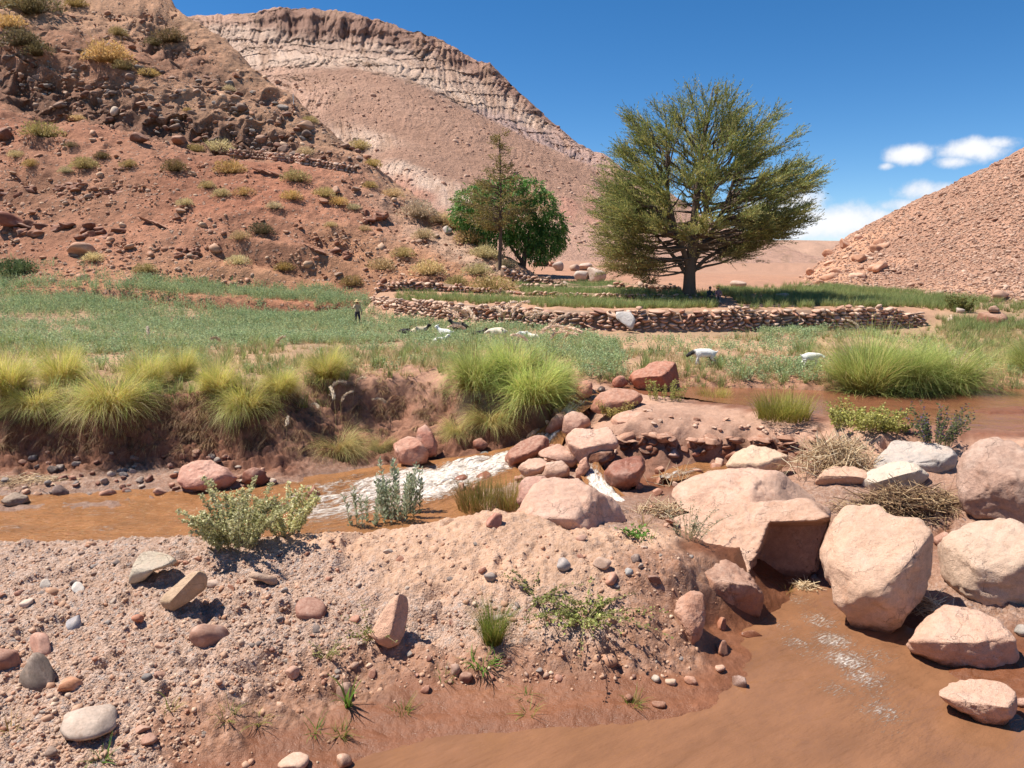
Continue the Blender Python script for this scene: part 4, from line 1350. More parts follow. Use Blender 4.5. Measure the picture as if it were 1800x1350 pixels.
# small named rocks along the beach and in the stream: (px, py, half width, half height, colour, wet)
for px, py, rx, ry, c, w, lab in [
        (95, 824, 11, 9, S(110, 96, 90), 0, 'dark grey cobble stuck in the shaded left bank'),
        (107, 861, 16, 11, S(128, 106, 100), 0, 'dark brown cobble on the left beach'),
        (156, 870, 11, 8, S(140, 122, 114), 0, 'grey cobble at the waterline of the left beach'),
        (187, 866, 18, 11, S(205, 152, 126), 0, 'pink orange rock at the waterline of the left beach'),
        (285, 863, 15, 7, S(196, 152, 130), 0, 'low flat rock with moss left of the big pink boulder'),
        (812, 841, 15, 9, S(168, 112, 90), 1, 'wet round rock at the left of the rush clump'),
        (852, 838, 18, 11, S(176, 116, 92), 1, 'wet brown rock behind the rush clump'),
        (812, 857, 11, 10, S(206, 152, 126), 0, 'pale round rock at the foot of the rush clump'),
        (835, 856, 10, 8, S(190, 136, 110), 0, 'pinkish stone beside the pale round rock'),
        (852, 799, 12, 7, S(140, 136, 130), 1, 'grey green stone in the stream below the drooping tufts'),
        (668, 863, 9, 8, S(120, 70, 54), 1, 'dark wet stone among the foam'),
        (1040, 690, 11, 9, S(120, 90, 78), 1, 'dark wet stone at the head of the cascade'),
        (1057, 684, 9, 6, S(110, 88, 78), 1, 'small dark stone above the cascade'),
        (1034, 750, 8, 7, S(180, 165, 155), 0, 'small grey stone lying on the pink boulders'),
        (1183, 797, 14, 9, S(196, 156, 140), 0, 'pale rock beneath the slab edge'),
        (1224, 797, 10, 7, S(186, 124, 100), 0, 'red rock beneath the slab edge'),
        (1655, 945, 18, 14, S(190, 140, 118), 0, 'brown rock between the egg boulder and the round one'),
        (690, 866, 6, 5, S(130, 85, 66), 1, 'little wet stone right of the dark one in the foam'),
        (300, 818, 8, 6, S(170, 125, 105), 0, 'small stone on top of the left beach heap'),
        (178, 954, 0, 0, 0, 0, None)]:
    if lab:
        p = hit(px, py + ry * .8)
        k = p[1] / F
        stone('rock', p, rx * k, rx * k * .85, ry * k * 1.1, c, lab, 'rock', sink=.2, wet=bool(w))

# ---- stones lying on the gravel mound: (px, py, rx, ry, rz in px, colour, tilt, label)
for px, py, rx, ry, rz, c, rot, lab in [
        (62, 1172, 48, 30, 34, S(150, 132, 118), (.35, -.5, .5), 'big dark grey stone leaning at the left edge of the mound'),
        (72, 1128, 32, 22, 18, S(212, 160, 138), (.2, -.3, .5), 'pinkish stone behind the big dark grey stone'),
        (5, 1150, 36, 40, 40, S(178, 128, 106), (0, 0, .3), 'brown boulder cut by the left edge of the picture'),
        (120, 1200, 26, 18, 18, S(214, 150, 112), (.3, .2, .2), 'orange stone right of the big dark grey stone'),
        (157, 1258, 68, 52, 26, S(192, 172, 156), (.12, .05, .1), 'large flat grey oval stone at lower left'),
        (370, 1112, 40, 30, 26, S(186, 140, 118), (.5, .3, .6), 'brown stone half buried below the tan block'),
        (550, 1066, 34, 30, 26, S(180, 128, 108), (.4, .4, .2), 'brown rough stone half buried in a hollow'),
        (131, 1092, 20, 14, 12, S(186, 182, 184), (.4, -.5, .3), 'blue grey stone on the left of the mound'),
        (137, 1031, 18, 11, 8, S(236, 226, 214), (.2, -.3, .3), 'white stone on the left of the mound'),
        (50, 1056, 15, 15, 10, S(226, 200, 180), (0, 0, 0), 'pale round stone near the left edge'),
        (242, 1083, 18, 12, 12, S(206, 136, 106), (.3, .3, 0), 'orange red stone left of the tan block'),
        (80, 1024, 14, 11, 9, S(214, 200, 186), (0, .2, 0), 'small cream stone on the left of the mound'),
        (375, 1022, 15, 11, 9, S(222, 192, 172), (.2, 0, .5), 'pale stone right of the tan block'),
        (868, 911, 21, 18, 15, S(190, 130, 110), (.1, .1, 0), 'brown stone sitting on the sandy crest'),
        (990, 988, 15, 13, 15, S(190, 178, 172), (.5, .5, 0), 'grey blue stone on the right slope of the mound'),
        (1058, 988, 18, 14, 15, S(206, 172, 150), (.3, .4, 0), 'beige stone with a shadow right of the grey blue one'),
        (1074, 1014, 15, 13, 13, S(204, 150, 126), (.2, .2, 0), 'pinkish round stone under the beige stone'),
        (1117, 980, 11, 9, 11, S(146, 122, 112), (.4, .2, 0), 'dark round stone near the right crest of the mound'),
        (1105, 1003, 9, 9, 9, S(176, 174, 172), (0, 0, 0), 'small round grey stone right of the pinkish round stone'),
        (1150, 1016, 15, 10, 9, S(160, 116, 98), (.2, .5, .4), 'dark brown oval stone on the right slope of the mound'),
        (1022, 943, 12, 10, 10, S(206, 160, 138), (.2, .3, 0), 'pink grey stone at the right end of the crest'),
        (608, 1212, 20, 18, 24, S(184, 148, 130), (.2, .2, 0), 'grey brown stone at the foot of the mound by the reed shoot'),
        (801, 1172, 12, 12, 14, S(196, 160, 142), (.1, .3, 0), 'left of the pair of stones by the green tuft'),
        (820, 1186, 14, 12, 16, S(158, 112, 94), (.1, .4, 0), 'brown right one of the pair of stones by the green tuft'),
        (748, 1208, 12, 10, 10, S(176, 120, 98), (.2, .2, 0), 'reddish stone at the mud edge left of the tuft'),
        (252, 1278, 18, 14, 12, S(206, 162, 140), (.2, .2, 0), 'upper of two pinkish stones right of the flat grey stone'),
        (262, 1296, 20, 15, 16, S(196, 148, 126), (.3, .3, 0), 'lower of two pinkish stones right of the flat grey stone'),
        (514, 1338, 34, 26, 22, S(224, 184, 158), (.1, .2, 0), 'pale pink rock at the bottom edge in the mud'),
        (602, 1334, 20, 17, 17, S(226, 180, 152), (.1, .2, .4), 'small pale rock right of the pale pink one at the bottom edge'),
        (90, 1318, 14, 12, 10, S(160, 135, 120), (.1, .1, 0), 'grey cobble in the lower left corner'),
        (513, 1178, 16, 12, 15, S(204, 160, 138), (.3, .3, 0), 'smooth pinkish stone in the slope left of the upright one'),
        (258, 1186, 11, 8, 10, S(130, 126, 124), (.3, .3, 0), 'small dark slate stone on the lower slope'),
        (860, 1010, 13, 9, 14, S(176, 158, 148), (.2, .4, 0), 'grey stone in the middle of the sandy slope'),
        (848, 1000, 9, 7, 8, S(198, 142, 118), (.2, .4, 0), 'little orange stone left of the grey one in the sandy slope'),
        (500, 1036, 9, 7, 8, S(150, 142, 138), (.2, .1, 0), 'small grey stone above the rough hollow'),
        (1297, 1196, 25, 16, 15, S(188, 158, 146), (.15, .35, .3), 'grey oval stone at the shore of the lower pool'),
        (1266, 1172, 12, 10, 9, S(226, 178, 150), (.1, .1, 0), 'pale stone behind the grey oval one on the shore'),
        (1180, 1195, 12, 9, 9, S(214, 182, 156), (.1, .1, 0), 'cream stone on the wet mud'),
        (1215, 1192, 14, 11, 11, S(206, 150, 122), (.1, .1, 0), 'orange stone next to the cream one on the wet mud'),
        (1152, 1190, 10, 8, 8, S(206, 190, 172), (.1, .1, 0), 'small light stone left of the cream one on the mud'),
        (1160, 1235, 16, 11, 8, S(164, 110, 84), (.1, .1, 0), 'muddy brown stone lying flat on the wet mud'),
        (1106, 1225, 14, 10, 9, S(160, 106, 82), (.3, .3, 0), 'mud coated stone in the middle of the wet mud'),
        (1325, 1240, 13, 9, 9, S(226, 196, 166), (.2, .5, 0), 'whitish stone in the shallow water of the lower pool'),
        (1288, 1252, 11, 9, 8, S(200, 136, 104), (.1, .1, 0), 'orange stone at the tip of the mud bank'),
        (1378, 1205, 18, 8, 6, S(190, 150, 126), (.05, .15, .2), 'flat stone rising from the lower pool'),
        (1432, 1202, 22, 16, 13, S(184, 128, 96), (.1, .1, 0), 'rounded wet stone in the rapid of the lower pool'),
        (1268, 1135, 16, 20, 16, S(180, 126, 100), (.3, .3, 0), 'brown rock below the end of the mound'),
        (1320, 1112, 22, 14, 14, S(190, 126, 92), (.1, .1, 0), 'wet orange rock below the ledge rock'),
        (1268, 1093, 12, 12, 14, S(190, 128, 100), (.1, .1, 0), 'small wet rock in the shade below the ledge rock'),
        (1795, 1230, 14, 14, 12, S(214, 170, 150), (0, 0, 0), 'small pink rock squeezed at the lower right edge'),
        (1795, 1105, 12, 16, 18, S(168, 160, 152), (0, 0, 0), 'grey green stone at the right edge between the pink boulders'),
        (1790, 1290, 18, 14, 10, S(150, 100, 76), (0, 0, 0), 'wet brown rock in the lower right corner')]:
    p = hit(px, py + rz * .55)
    k = p[1] / F
    stone('stone', p, rx * k, ry * k, rz * k, c, lab, 'stone', me=COBBLES[hash_i % 10] if (hash_i := int(px * 7 + py)) % 3 else STONES[hash_i % 14], rot=(rot[0], rot[1], rot[2] + px % 5), sink=.36)

B('stone', 'light grey three cornered stone on the left of the mound', [(227, 1024), (235, 995), (248, 968), (262, 966), (290, 975), (312, 984), (300, 995), (270, 1003), (255, 1018), (240, 1026)], S(222, 206, 180), .8, [((-.1, .8, .6), .5)], 60, cat='stone', res=4, ncut=2, rough=.02)
B('stone', 'long tan block tilted on the mound above its dark shadow', [(280, 1056), (290, 1043), (340, 1004), (356, 1003), (362, 1018), (360, 1036), (305, 1078), (296, 1079), (284, 1068)], S(214, 180, 146), .9, [((-.55, .6, .5), .36), ((.35, -.45, .8), .30), ((-.6, -.6, .4), .9)], 61, cat='stone', res=4, ncut=1, rough=.02)
B('stone', 'flesh coloured oblong stone standing in the middle of the slope', [(652, 1118), (668, 1085), (690, 1052), (704, 1044), (716, 1052), (719, 1070), (712, 1105), (702, 1130), (686, 1138), (668, 1130)], S(232, 182, 152), .8, [((-.35, .35, .85), .45), ((.7, 0, .6), .5)], 62, cat='stone', res=4, ncut=1, rough=.02)
B('stone', 'small pale slab sticking out of the gravel at upper middle', [(432, 1012), (440, 1003), (462, 1008), (486, 1014), (488, 1026), (478, 1033), (462, 1022), (440, 1016)], S(222, 186, 160), .8, [], 63, cat='stone', res=3, ncut=2, rough=.02)

LAND = []


def in_px(px, py, poly):
    return bool(inside(np.array([[px, py]], float), poly)[0])


CN = ['pinkish', 'pale pink', 'brown', 'grey', 'dark grey', 'cream', 'reddish', 'dark brown', 'light tan', 'grey beige']
USED = {}


def where(px, py, kind, cname, land, size=None):
    near4 = sorted(land, key=lambda l: (l[0] - px) ** 2 + (1.6 * (l[1] - py)) ** 2)[:5]
    for best in near4:
        dx, dy = px - best[0], py - best[1]
        side = ('right of' if dx > 0 else 'left of') if abs(dx) > abs(dy) * 1.3 else ('in front of' if dy > 0 else 'behind')
        far_ = 'upper' if dy < 0 else 'lower'
        opts = ['%s %s %s the %s' % (cname, kind, side, best[2])]
        if size is not None:
            opts.append('%s %s %s %s the %s' % ('bigger' if size > .5 else 'tiny', cname, kind, side, best[2]))
        opts += ['%s %s a little way %s the %s' % (cname, kind, side, best[2]), '%s %s %s %s the %s' % (far_, cname, kind, side, best[2])]
        for o in opts:
            if o not in USED:
                USED[o] = 1
                return o
    return opts[0]


for o_ in list(COL.objects):
    if o_.get('category') in ('stone', 'boulder', 'rock') and o_.location.y < 20:
        d_ = np.array(o_.location) - np.array([0, 0, CAMZ])
        c_, s_ = math.cos(PITCH), math.sin(PITCH)
        fw, up_ = d_[1] * c_ - d_[2] * s_, d_[1] * s_ + d_[2] * c_
        lb = ' '.join(o_['label'].split()[:6])
        for cutw in (' on ', ' at ', ' by ', ' in ', ' of ', ' with ', ' above ', ' below ', ' standing', ' sitting', ' right', ' left', ' half', ' behind', ' from', ' tilted', ' under', ' rising', ' leaning', ' cut', ' next', ' lying', ' squeezed', ' sticking', ' beside', ' between', ' beneath', ' stuck', ' breaking'):
            lb = lb.split(cutw)[0]
        LAND.append((900 + F * d_[0] / fw, 675 - F * up_ / fw, lb))

# ---- pebbles one can count on the near ground
cand = []
rp = np.random.RandomState(8)
n_ = 0
while n_ < 130:
    px, py = rp.uniform(-20, 1330), rp.uniform(955, 1345)
    if py > 1235 - .04 * px and px > 380:
        continue
    if px > 1220 and py < 1130:
        continue
    p = G_SURF.hit(px, py)
    if p is None or p[2] < .12 or p[1] > 15.5:
        continue
    k = p[1] / F
    s = rp.uniform(4.0, 9.5) if rp.rand() < .85 else rp.uniform(9, 13)
    ci = rp.randint(len(PAL))
    stone('pebble', p, s * k, s * k * rp.uniform(.6, .95), s * k * rp.uniform(.5, .8), PAL[ci], where(px, py, 'pebble', CN[ci], LAND, s / 14), 'pebble', 'pebbles on the gravel mound', rng=RNG, sink=.5, me=RNG.choice(COBBLES + STONES))
    n_ += 1
# crust blocks broken from the undercut edge of the mud slab, and stones lying on it
ANG = []
for i in range(10):
    v, f = rock_verts(3, 800 + i, cuts=11, dmin=.38, dmax=.7, rough=.10, freq=2.2)
    ANG.append(mk_mesh('block', v, f, True, None, None, M_STONE))
for i in range(75):
    px = rp.uniform(1092, 1445)
    yl = np.interp(px, [1090, 1150, 1250, 1350, 1440], [772, 768, 772, 776, 774])
    top_ = i < 32  # lower row is coloured dark to paint the shade of the undercut
    py = yl + (rp.uniform(-6, 4) if top_ else rp.uniform(6, 30))
    p = G_SURF.hit(px, py)
    k = p[1] / F
    s = rp.uniform(13, 26) if top_ else rp.uniform(10, 20)
    ci = rp.randint(3)
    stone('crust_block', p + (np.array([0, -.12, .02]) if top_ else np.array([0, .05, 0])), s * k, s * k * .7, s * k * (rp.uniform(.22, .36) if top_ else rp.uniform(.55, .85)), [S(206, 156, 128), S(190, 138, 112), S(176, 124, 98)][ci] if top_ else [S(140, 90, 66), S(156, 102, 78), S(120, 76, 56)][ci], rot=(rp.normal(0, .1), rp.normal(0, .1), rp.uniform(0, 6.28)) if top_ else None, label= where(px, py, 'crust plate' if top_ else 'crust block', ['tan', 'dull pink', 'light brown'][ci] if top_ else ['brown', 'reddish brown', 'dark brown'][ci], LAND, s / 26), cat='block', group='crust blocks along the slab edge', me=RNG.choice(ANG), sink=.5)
for i in range(40):
    px = rp.uniform(1120, 1440)
    py = rp.uniform(np.interp(px, [1120, 1440], [718, 752]), np.interp(px, [1120, 1440], [750, 772]))
    p = G_SURF.hit(px, py)
    k = p[1] / F
    s = rp.uniform(3.5, 9)
    ci = rp.randint(3)
    stone('stone', p, s * k, s * k * .8, s * k * .5, [S(214, 166, 138), S(190, 138, 112), S(228, 190, 164)][ci], where(px, py, 'stone', ['tan', 'brown', 'pale'][ci], LAND, s / 9), 'stone', 'stones lying on the mud slab', me=RNG.choice(ANG), sink=.4)
# smaller broken rocks filling the pile between the big ones
PILE = [(890, 800), (960, 745), (1000, 705), (1060, 700), (1100, 740), (1100, 800), (1070, 880), (1010, 845), (940, 845), (915, 850)]
PILE2 = [(1100, 830), (1170, 800), (1290, 815), (1200, 860), (1180, 930), (1120, 930)]
for i in range(95):
    while True:
        px, py = rp.uniform(885, 1300), rp.uniform(695, 935)
        if in_px(px, py, PILE) or (in_px(px, py, PILE2) and rp.rand() < .55):
            break
    p = G_SURF.hit(px, py)
    k = p[1] / F
    s = rp.uniform(6, 17)
    ci = rp.randint(5)
    stone('rock', p, s * k, s * k * rp.uniform(.65, .95), s * k * rp.uniform(.55, .9), [S(226, 178, 150), S(212, 160, 132), S(190, 134, 108), S(232, 192, 166), S(170, 120, 98)][ci], where(px, py, 'rock', ['tan', 'pinkish', 'brown', 'pale', 'dark brown'][ci], LAND, s / 17), 'rock', 'broken rocks in the pile by the cascade', me=RNG.choice(ANG), sink=.25)
# stones heaped on the beach below the left bank
for i in range(85):
    px = rp.uniform(-30, 480)
    py = rp.uniform(838, 874 - .05 * max(0, px - 100)) if i < 60 else rp.uniform(795, 850)
    if i < 22:
        px, py = rp.normal(225, 30), rp.normal(838, 12)
    if i < 8:
        px, py = rp.normal(375, 30), rp.normal(806, 5)
    p = G_SURF.hit(px, py)
    k = p[1] / F
    s = rp.uniform(4, 9.5)
    ci = rp.randint(len(PAL))
    stone('cobble', p, s * k, s * k * .8, s * k * rp.uniform(.6, .9), PAL[ci], where(px, py, 'cobble', CN[ci], LAND, s / 14), 'cobble', 'cobbles at the foot of the left bank', me=RNG.choice(COBBLES))


# ---- finest gravel and rubble nobody could count: one object each
def scatter(name, label, P, scl, sources, normal_tilt=.5, seed=0, kind='stuff', rots=None):
    me = bpy.data.meshes.new(name)
    me.vertices.add(len(P))
    me.vertices.foreach_set('co', np.ascontiguousarray(P, np.float32).ravel())
    r = np.random.RandomState(seed)
    if rots is None:
        rots = np.stack([r.uniform(-normal_tilt, normal_tilt, len(P)), r.uniform(-normal_tilt, normal_tilt, len(P)), r.uniform(0, 6.28, len(P))], 1)
    at = me.attributes.new('rot', 'FLOAT_VECTOR', 'POINT')
    at.data.foreach_set('vector', np.ascontiguousarray(rots, np.float32).ravel())
    at = me.attributes.new('scl', 'FLOAT_VECTOR', 'POINT')
    at.data.foreach_set('vector', np.ascontiguousarray(scl, np.float32).ravel())
    col = bpy.data.collections.new(name + '_pieces')
    for m, c in sources:
        if c is not None:
            m = m.copy()
            at = m.attributes.new('Col', 'FLOAT_COLOR', 'POINT')
            at.data.foreach_set('color', np.tile(np.array([*c, 1.0], np.float32), len(m.vertices)))
            m.materials.clear()
            m.materials.append(M_GRIT)
        o = bpy.data.objects.new(name + '_piece', m)
        col.objects.link(o)
    ng = bpy.data.node_groups.new(name, 'GeometryNodeTree')
    ng.interface.new_socket('Geometry', in_out='INPUT', socket_type='NodeSocketGeometry')
    ng.interface.new_socket('Geometry', in_out='OUTPUT', socket_type='NodeSocketGeometry')
    n = ng.nodes.new
    gi, go = n('NodeGroupInput'), n('NodeGroupOutput')
    iop = n('GeometryNodeInstanceOnPoints')
    ci = n('GeometryNodeCollectionInfo')
    ci.inputs['Collection'].default_value = col
    ci.inputs['Separate Children'].default_value = True
    ci.inputs['Reset Children'].default_value = True
    iop.inputs['Pick Instance'].default_value = True
    a1, a2 = n('GeometryNodeInputNamedAttribute'), n('GeometryNodeInputNamedAttribute')
    for a, k in ((a1, 'rot'), (a2, 'scl')):
        a.data_type = 'FLOAT_VECTOR'
        a.inputs['Name'].default_value = k
    L = ng.links.new
    L(gi.outputs[0], iop.inputs['Points'])
    L(ci.outputs[0], iop.inputs['Instance'])
    L(a1.outputs['Attribute'], iop.inputs['Rotation'])
    L(a2.outputs['Attribute'], iop.inputs['Scale'])
    L(iop.outputs[0], go.inputs[0])
    o = add(name, me)
    md = o.modifiers.new('scatter', 'NODES')
    md.node_group = ng
    return tag(o, label, kind=kind)


def pts_on(surf, n, box, seed, ok=None):
    """random points on a surface inside a pixel box, dense where the picture is near"""
    r = np.random.RandomState(seed)
    o = []
    while len(o) < n:
        px, py = r.uniform(box[0], box[2]), r.uniform(box[1], box[3])
        if ok is not None and not ok(px, py, r):
            continue
        p = surf.hit(px, py)
        if p is not None:
            o.append(p)
    return np.array(o)


TINY = []
for i in range(8):
    v, f = rock_verts(1, 500 + i, cuts=4, dmin=.55, rough=.06)
    TINY.append(mk_mesh('grit', v, f, False, None, None, M_STONE))
rg = np.random.RandomState(21)
GRV = [S(220, 174, 142), S(206, 156, 126), S(230, 192, 162), S(194, 154, 130), S(214, 180, 154), S(196, 136, 106), S(180, 144, 124), S(236, 206, 178), S(162, 134, 120), S(218, 162, 128), S(214, 172, 142)]
gp_ = pts_on(G_SURF, 5500, (-60, 935, 1300, 1345), 5, lambda px, py, r: not (py > 1230 - .03 * px and px > 350 and r.rand() > .04) and not (px > 1215) and not (620 < px < 1260 and r.rand() > .3))
gp_ = gp_[(gp_[:, 1] < 15.5) & (gp_[:, 2] > .06)]
s_ = np.exp(rg.normal(math.log(.022), .42, len(gp_)))
scatter('gravel', 'fine mixed gravel covering the near mound', gp_, np.stack([s_, s_ * .8, s_ * .7], 1), [(TINY[i % 8], GRV[i % len(GRV)]) for i in range(16)], .6, 2)
cl_ = pts_on(G_SURF, 600, (-60, 940, 1260, 1260), 15, lambda px, py, r: vnoise(np.array([[px * .014, py * .02]]), 3)[0] > -.15)
cl_ = cl_[(cl_[:, 1] < 15.2) & (cl_[:, 2] > .2)]
s_ = np.exp(rg.normal(math.log(.036), .5, len(cl_)))
scatter('soil_clods', 'crumbly lumps of earth on the near mound', cl_ - np.stack([s_ * 0, s_ * 0, s_ * .25], 1), np.stack([s_, s_ * .9, s_ * .7], 1), [(TINY[i % 8], [S(214, 168, 136), S(204, 156, 124), S(190, 140, 110)][i % 3]) for i in range(8)], .8, 12)
# rubble on the hillside and on the scree
hp = pts_on(S_LEFT, 7500, (-60, 5, 900, 500), 6, lambda px, py, r: r.rand() < .25 + .75 * (vnoise(np.array([[px * .012, py * .02]]), 4)[0] > .1))
s_ = np.exp(rg.normal(math.log(.10), .6, len(hp)))
HP = [S(202, 148, 116), S(214, 166, 134), S(184, 128, 98), S(186, 152, 128), S(226, 186, 154), S(168, 114, 88)]
scatter('hillside_rubble', 'loose rubble strewn over the red hillside', hp + [0, 0, .02], np.stack([s_, s_ * .8, s_ * .7], 1), [(TINY[i % 8], HP[i % 6]) for i in range(12)], .6, 3)
rp_ = pts_on(S_RIGHT, 12000, (1385, 265, 1830, 540), 7)
s_ = np.exp(rg.normal(math.log(.09), .5, len(rp_)))
RP = [S(196, 154, 130), S(206, 166, 142), S(186, 142, 118), S(218, 182, 158), S(176, 134, 114)]
scatter('scree_rubble', 'brown rubble covering the right hand slope', rp_ + [0, 0, .02], np.stack([s_, s_ * .9, s_ * .6], 1), [(TINY[i % 8], RP[i % 5]) for i in range(10)], .6, 4)
mp_ = pts_on(S_MOUNT, 3000, (480, 130, 1180, 430), 9)
s_ = np.exp(rg.normal(math.log(.5), .5, len(mp_)))
scatter('talus_rubble', 'boulders fallen on the slopes of the mountain', mp_, np.stack([s_, s_ * .8, s_ * .7], 1), [(TINY[i % 8], RP[i % 5]) for i in range(10)], .6, 5)

# cobbles of the conglomerate band and rocks on the hillside, countable ones
def rocks_on(surf, n, name, label, cat, group, box, smin, smax, pal, ok=None, seed=0, flat=.75, land=None, names=None):
    r = np.random.RandomState(seed)
    c = 0
    while c < n:
        px, py = r.uniform(box[0], box[2]), r.uniform(box[1], box[3])
        if ok is not None and not ok(px, py):
            continue
        p = surf.hit(px, py)
        if p is None:
            continue
        k = p[1] / F
        s = r.uniform(smin, smax) if r.rand() < .8 else r.uniform(smax, smax * 1.5)
        ci = r.randint(len(pal))
        lab = where(px, py, name, names[ci], land, (s - smin) / (smax - smin)) if land else label
        stone(name, p, s * k, s * k * r.uniform(.7, 1), s * k * flat * r.uniform(.7, 1), pal[ci], lab, cat, group, me=RNG.choice(COBBLES + STONES[:7]), sink=.3)
        c += 1


def interp(line, x):
    return np.interp(x, [p[0] for p in line], [p[1] for p in line])


bt, bb = LH[3][1], LH[4][1]
HLAND = [(145, 437, 'big pale block'), (20, 388, 'dark rounded outcrop'), (245, 244, 'dark flat rock'), (316, 248, 'long pale slab'), (8, 238, 'brown edge block'), (203, 198, 'whitish boulder'),
         (340, 305, 'little round pale stone'), (535, 222, 'large ridge boulder'), (590, 335, 'pale flat rock'), (786, 405, 'white boulder'), (328, 440, 'dark craggy outcrop'), (540, 425, 'outcrop of tilted ledges'),
         (648, 372, 'brown craggy outcrop'), (190, 100, 'biggest yellow brown shrub'), (60, 15, 'dark shrub at the top left'), (40, 78, 'dark shrub at the left edge'), (300, 68, 'dark shrub under the ridge'),
         (75, 230, 'round olive shrub'), (515, 283, 'old dark stone wall'), (735, 372, 'grey shrub on the shoulder'), (405, 300, 'golden shrub cluster'), (385, 260, 'straw shrub by the stone wall'), (460, 402, 'dark twiggy shrub'), (520, 312, 'golden shrub below the stone wall')]
RLAND = [(1759, 518, 'pinkish foot boulder'), (1745, 560, 'dark brown block'), (1480, 470, 'orange outcrop'), (1600, 355, 'skyline notch'), (1790, 265, 'skyline at the right edge'), (1420, 500, 'toe of the slope'), (1700, 410, 'middle of the slope'), (1650, 520, 'grass edge'), (1560, 440, 'shoulder of the slope'), (1790, 430, 'right picture edge'), (1690, 312, 'upper skyline')]
GP_ = [S(150, 118, 100), S(176, 140, 120), S(190, 150, 126), S(130, 108, 98), S(160, 146, 136), S(140, 96, 78)]
rocks_on(S_LEFT, 260, 'cobble', 'rounded cobble weathering out of the dark conglomerate band on the hillside', 'cobble', 'cobbles in the conglomerate band', (-20, 60, 640, 300), 4, 8, GP_, lambda x, y: interp(bt, x) - 25 < y < interp(bb, x) + 8, 31, land=HLAND, names=['brown', 'tan', 'pinkish', 'dark', 'grey', 'reddish'])
rocks_on(S_LEFT, 150, 'rock', 'loose angular rock lying on the red hillside', 'rock', 'loose rocks on the hillside', (-20, 10, 900, 490), 3.5, 7.5, HP, None, 32, .6, land=HLAND, names=['pinkish', 'pale pink', 'brown', 'grey', 'cream', 'dark reddish'])
rocks_on(S_RIGHT, 110, 'rock', 'brown rock lying on the stony right hand slope', 'rock', 'rocks on the right hand slope', (1400, 290, 1830, 525), 2.6, 5.2, RP, None, 33, .55, land=RLAND, names=['brown', 'pale', 'dark', 'cream', 'dull'])
for px, py, rx, ry, c, lab in [
        (145, 437, 26, 15, S(220, 168, 138), 'big pale block at the foot of the red hillside on the left'),
        (20, 388, 32, 16, S(160, 100, 80), 'dark rounded outcrop at the left edge of the hillside'),
        (245, 244, 16, 9, S(150, 104, 84), 'dark flat rock on the middle of the hillside'),
        (316, 248, 20, 8, S(190, 140, 114), 'long flat pale slab right of the middle of the hillside'),
        (8, 238, 16, 11, S(150, 104, 86), 'brown block at the left edge below the cobble band'),
        (203, 198, 10, 8, S(236, 210, 186), 'whitish boulder under the cobble band'),
        (340, 305, 8, 5, S(220, 190, 160), 'little round pale stone among the yellow shrubs'),
        (535, 222, 18, 11, S(180, 140, 114), 'large boulder at the right end of the cobble band'),
        (590, 335, 11, 7, S(210, 165, 138), 'pale flat rock beside the straw shrubs high on the slope'),
        (786, 405, 9, 7, S(232, 214, 200), 'white boulder low on the right shoulder of the hillside'),
        (330, 400, 0, 0, 0, None)]:
    if lab:
        p = S_LEFT.hit(px, py + ry * .7)
        k = p[1] / F
        stone('boulder', p, rx * k, rx * k * .8, ry * k * 1.15, c, lab, 'boulder', sink=.2, me=STONES[px % 14], rot=(.1, .1, px))
for px, py, rx, ry, c, lab in [
        (328, 440, 16, 10, 0, 'dark craggy outcrop low in the middle of the hillside'), (540, 425, 20, 12, 0, 'outcrop of thin tilted ledges low on the hillside'),
        (648, 372, 20, 15, 0, 'brown craggy outcrop near the grey shrub on the hillside'), (70, 395, 34, 14, 0, 'long dark outcrop near the left edge low on the hillside'), (175, 400, 26, 14, 0, 'broken outcrop right of the long dark one'),
        (265, 385, 24, 10, 0, 'tilted ledge outcrop in the left middle of the hillside'), (120, 322, 24, 10, 0, 'crumbling outcrop under the round olive shrub'), (190, 335, 18, 10, 0, 'small outcrop beside the olive shrub in the middle'), (470, 300, 26, 8, 0, 'tilted ledge outcrop on the bare slope under the stone wall'), (600, 440, 18, 12, 0, 'crumbly outcrop at the lower right of the hillside'), (20, 330, 26, 10, 0, 'dark ledge outcrop at the left edge of the hillside')]:
    p = S_LEFT.hit(px, py + ry)
    k = p[1] / F
    root = bpy.data.objects.new('rock_outcrop', None)
    COL.objects.link(root)
    root.location = p
    tag(root, lab, 'outcrop')
    r = np.random.RandomState(px)
    tl = 'tilted' in lab
    for i in range(14 if not tl else 9):
        x, y = r.uniform(-1.2, 1.2) * rx * k, r.uniform(-.9, 1.2) * ry * k
        if tl:
            x, y = (i - 4) * .22 * rx * k + .3 * rx * k, (i - 4) * -.2 * ry * k
        b = add('block', ANG[r.randint(10)], root, (x, .8 * y + .2, y * .75 + .1), (r.uniform(-.3, .3), .45 if tl else r.uniform(-.4, .5), r.uniform(-.3, .3)),
                (rx * k * (.9 if tl else r.uniform(.35, .7)), ry * k * .8, ry * k * (.2 if tl else r.uniform(.4, .75))))
        b.color = tint([S(160, 106, 84), S(144, 94, 74), S(178, 122, 96)][i % 3] if not tl else [S(190, 134, 106), S(170, 114, 90)][i % 2])

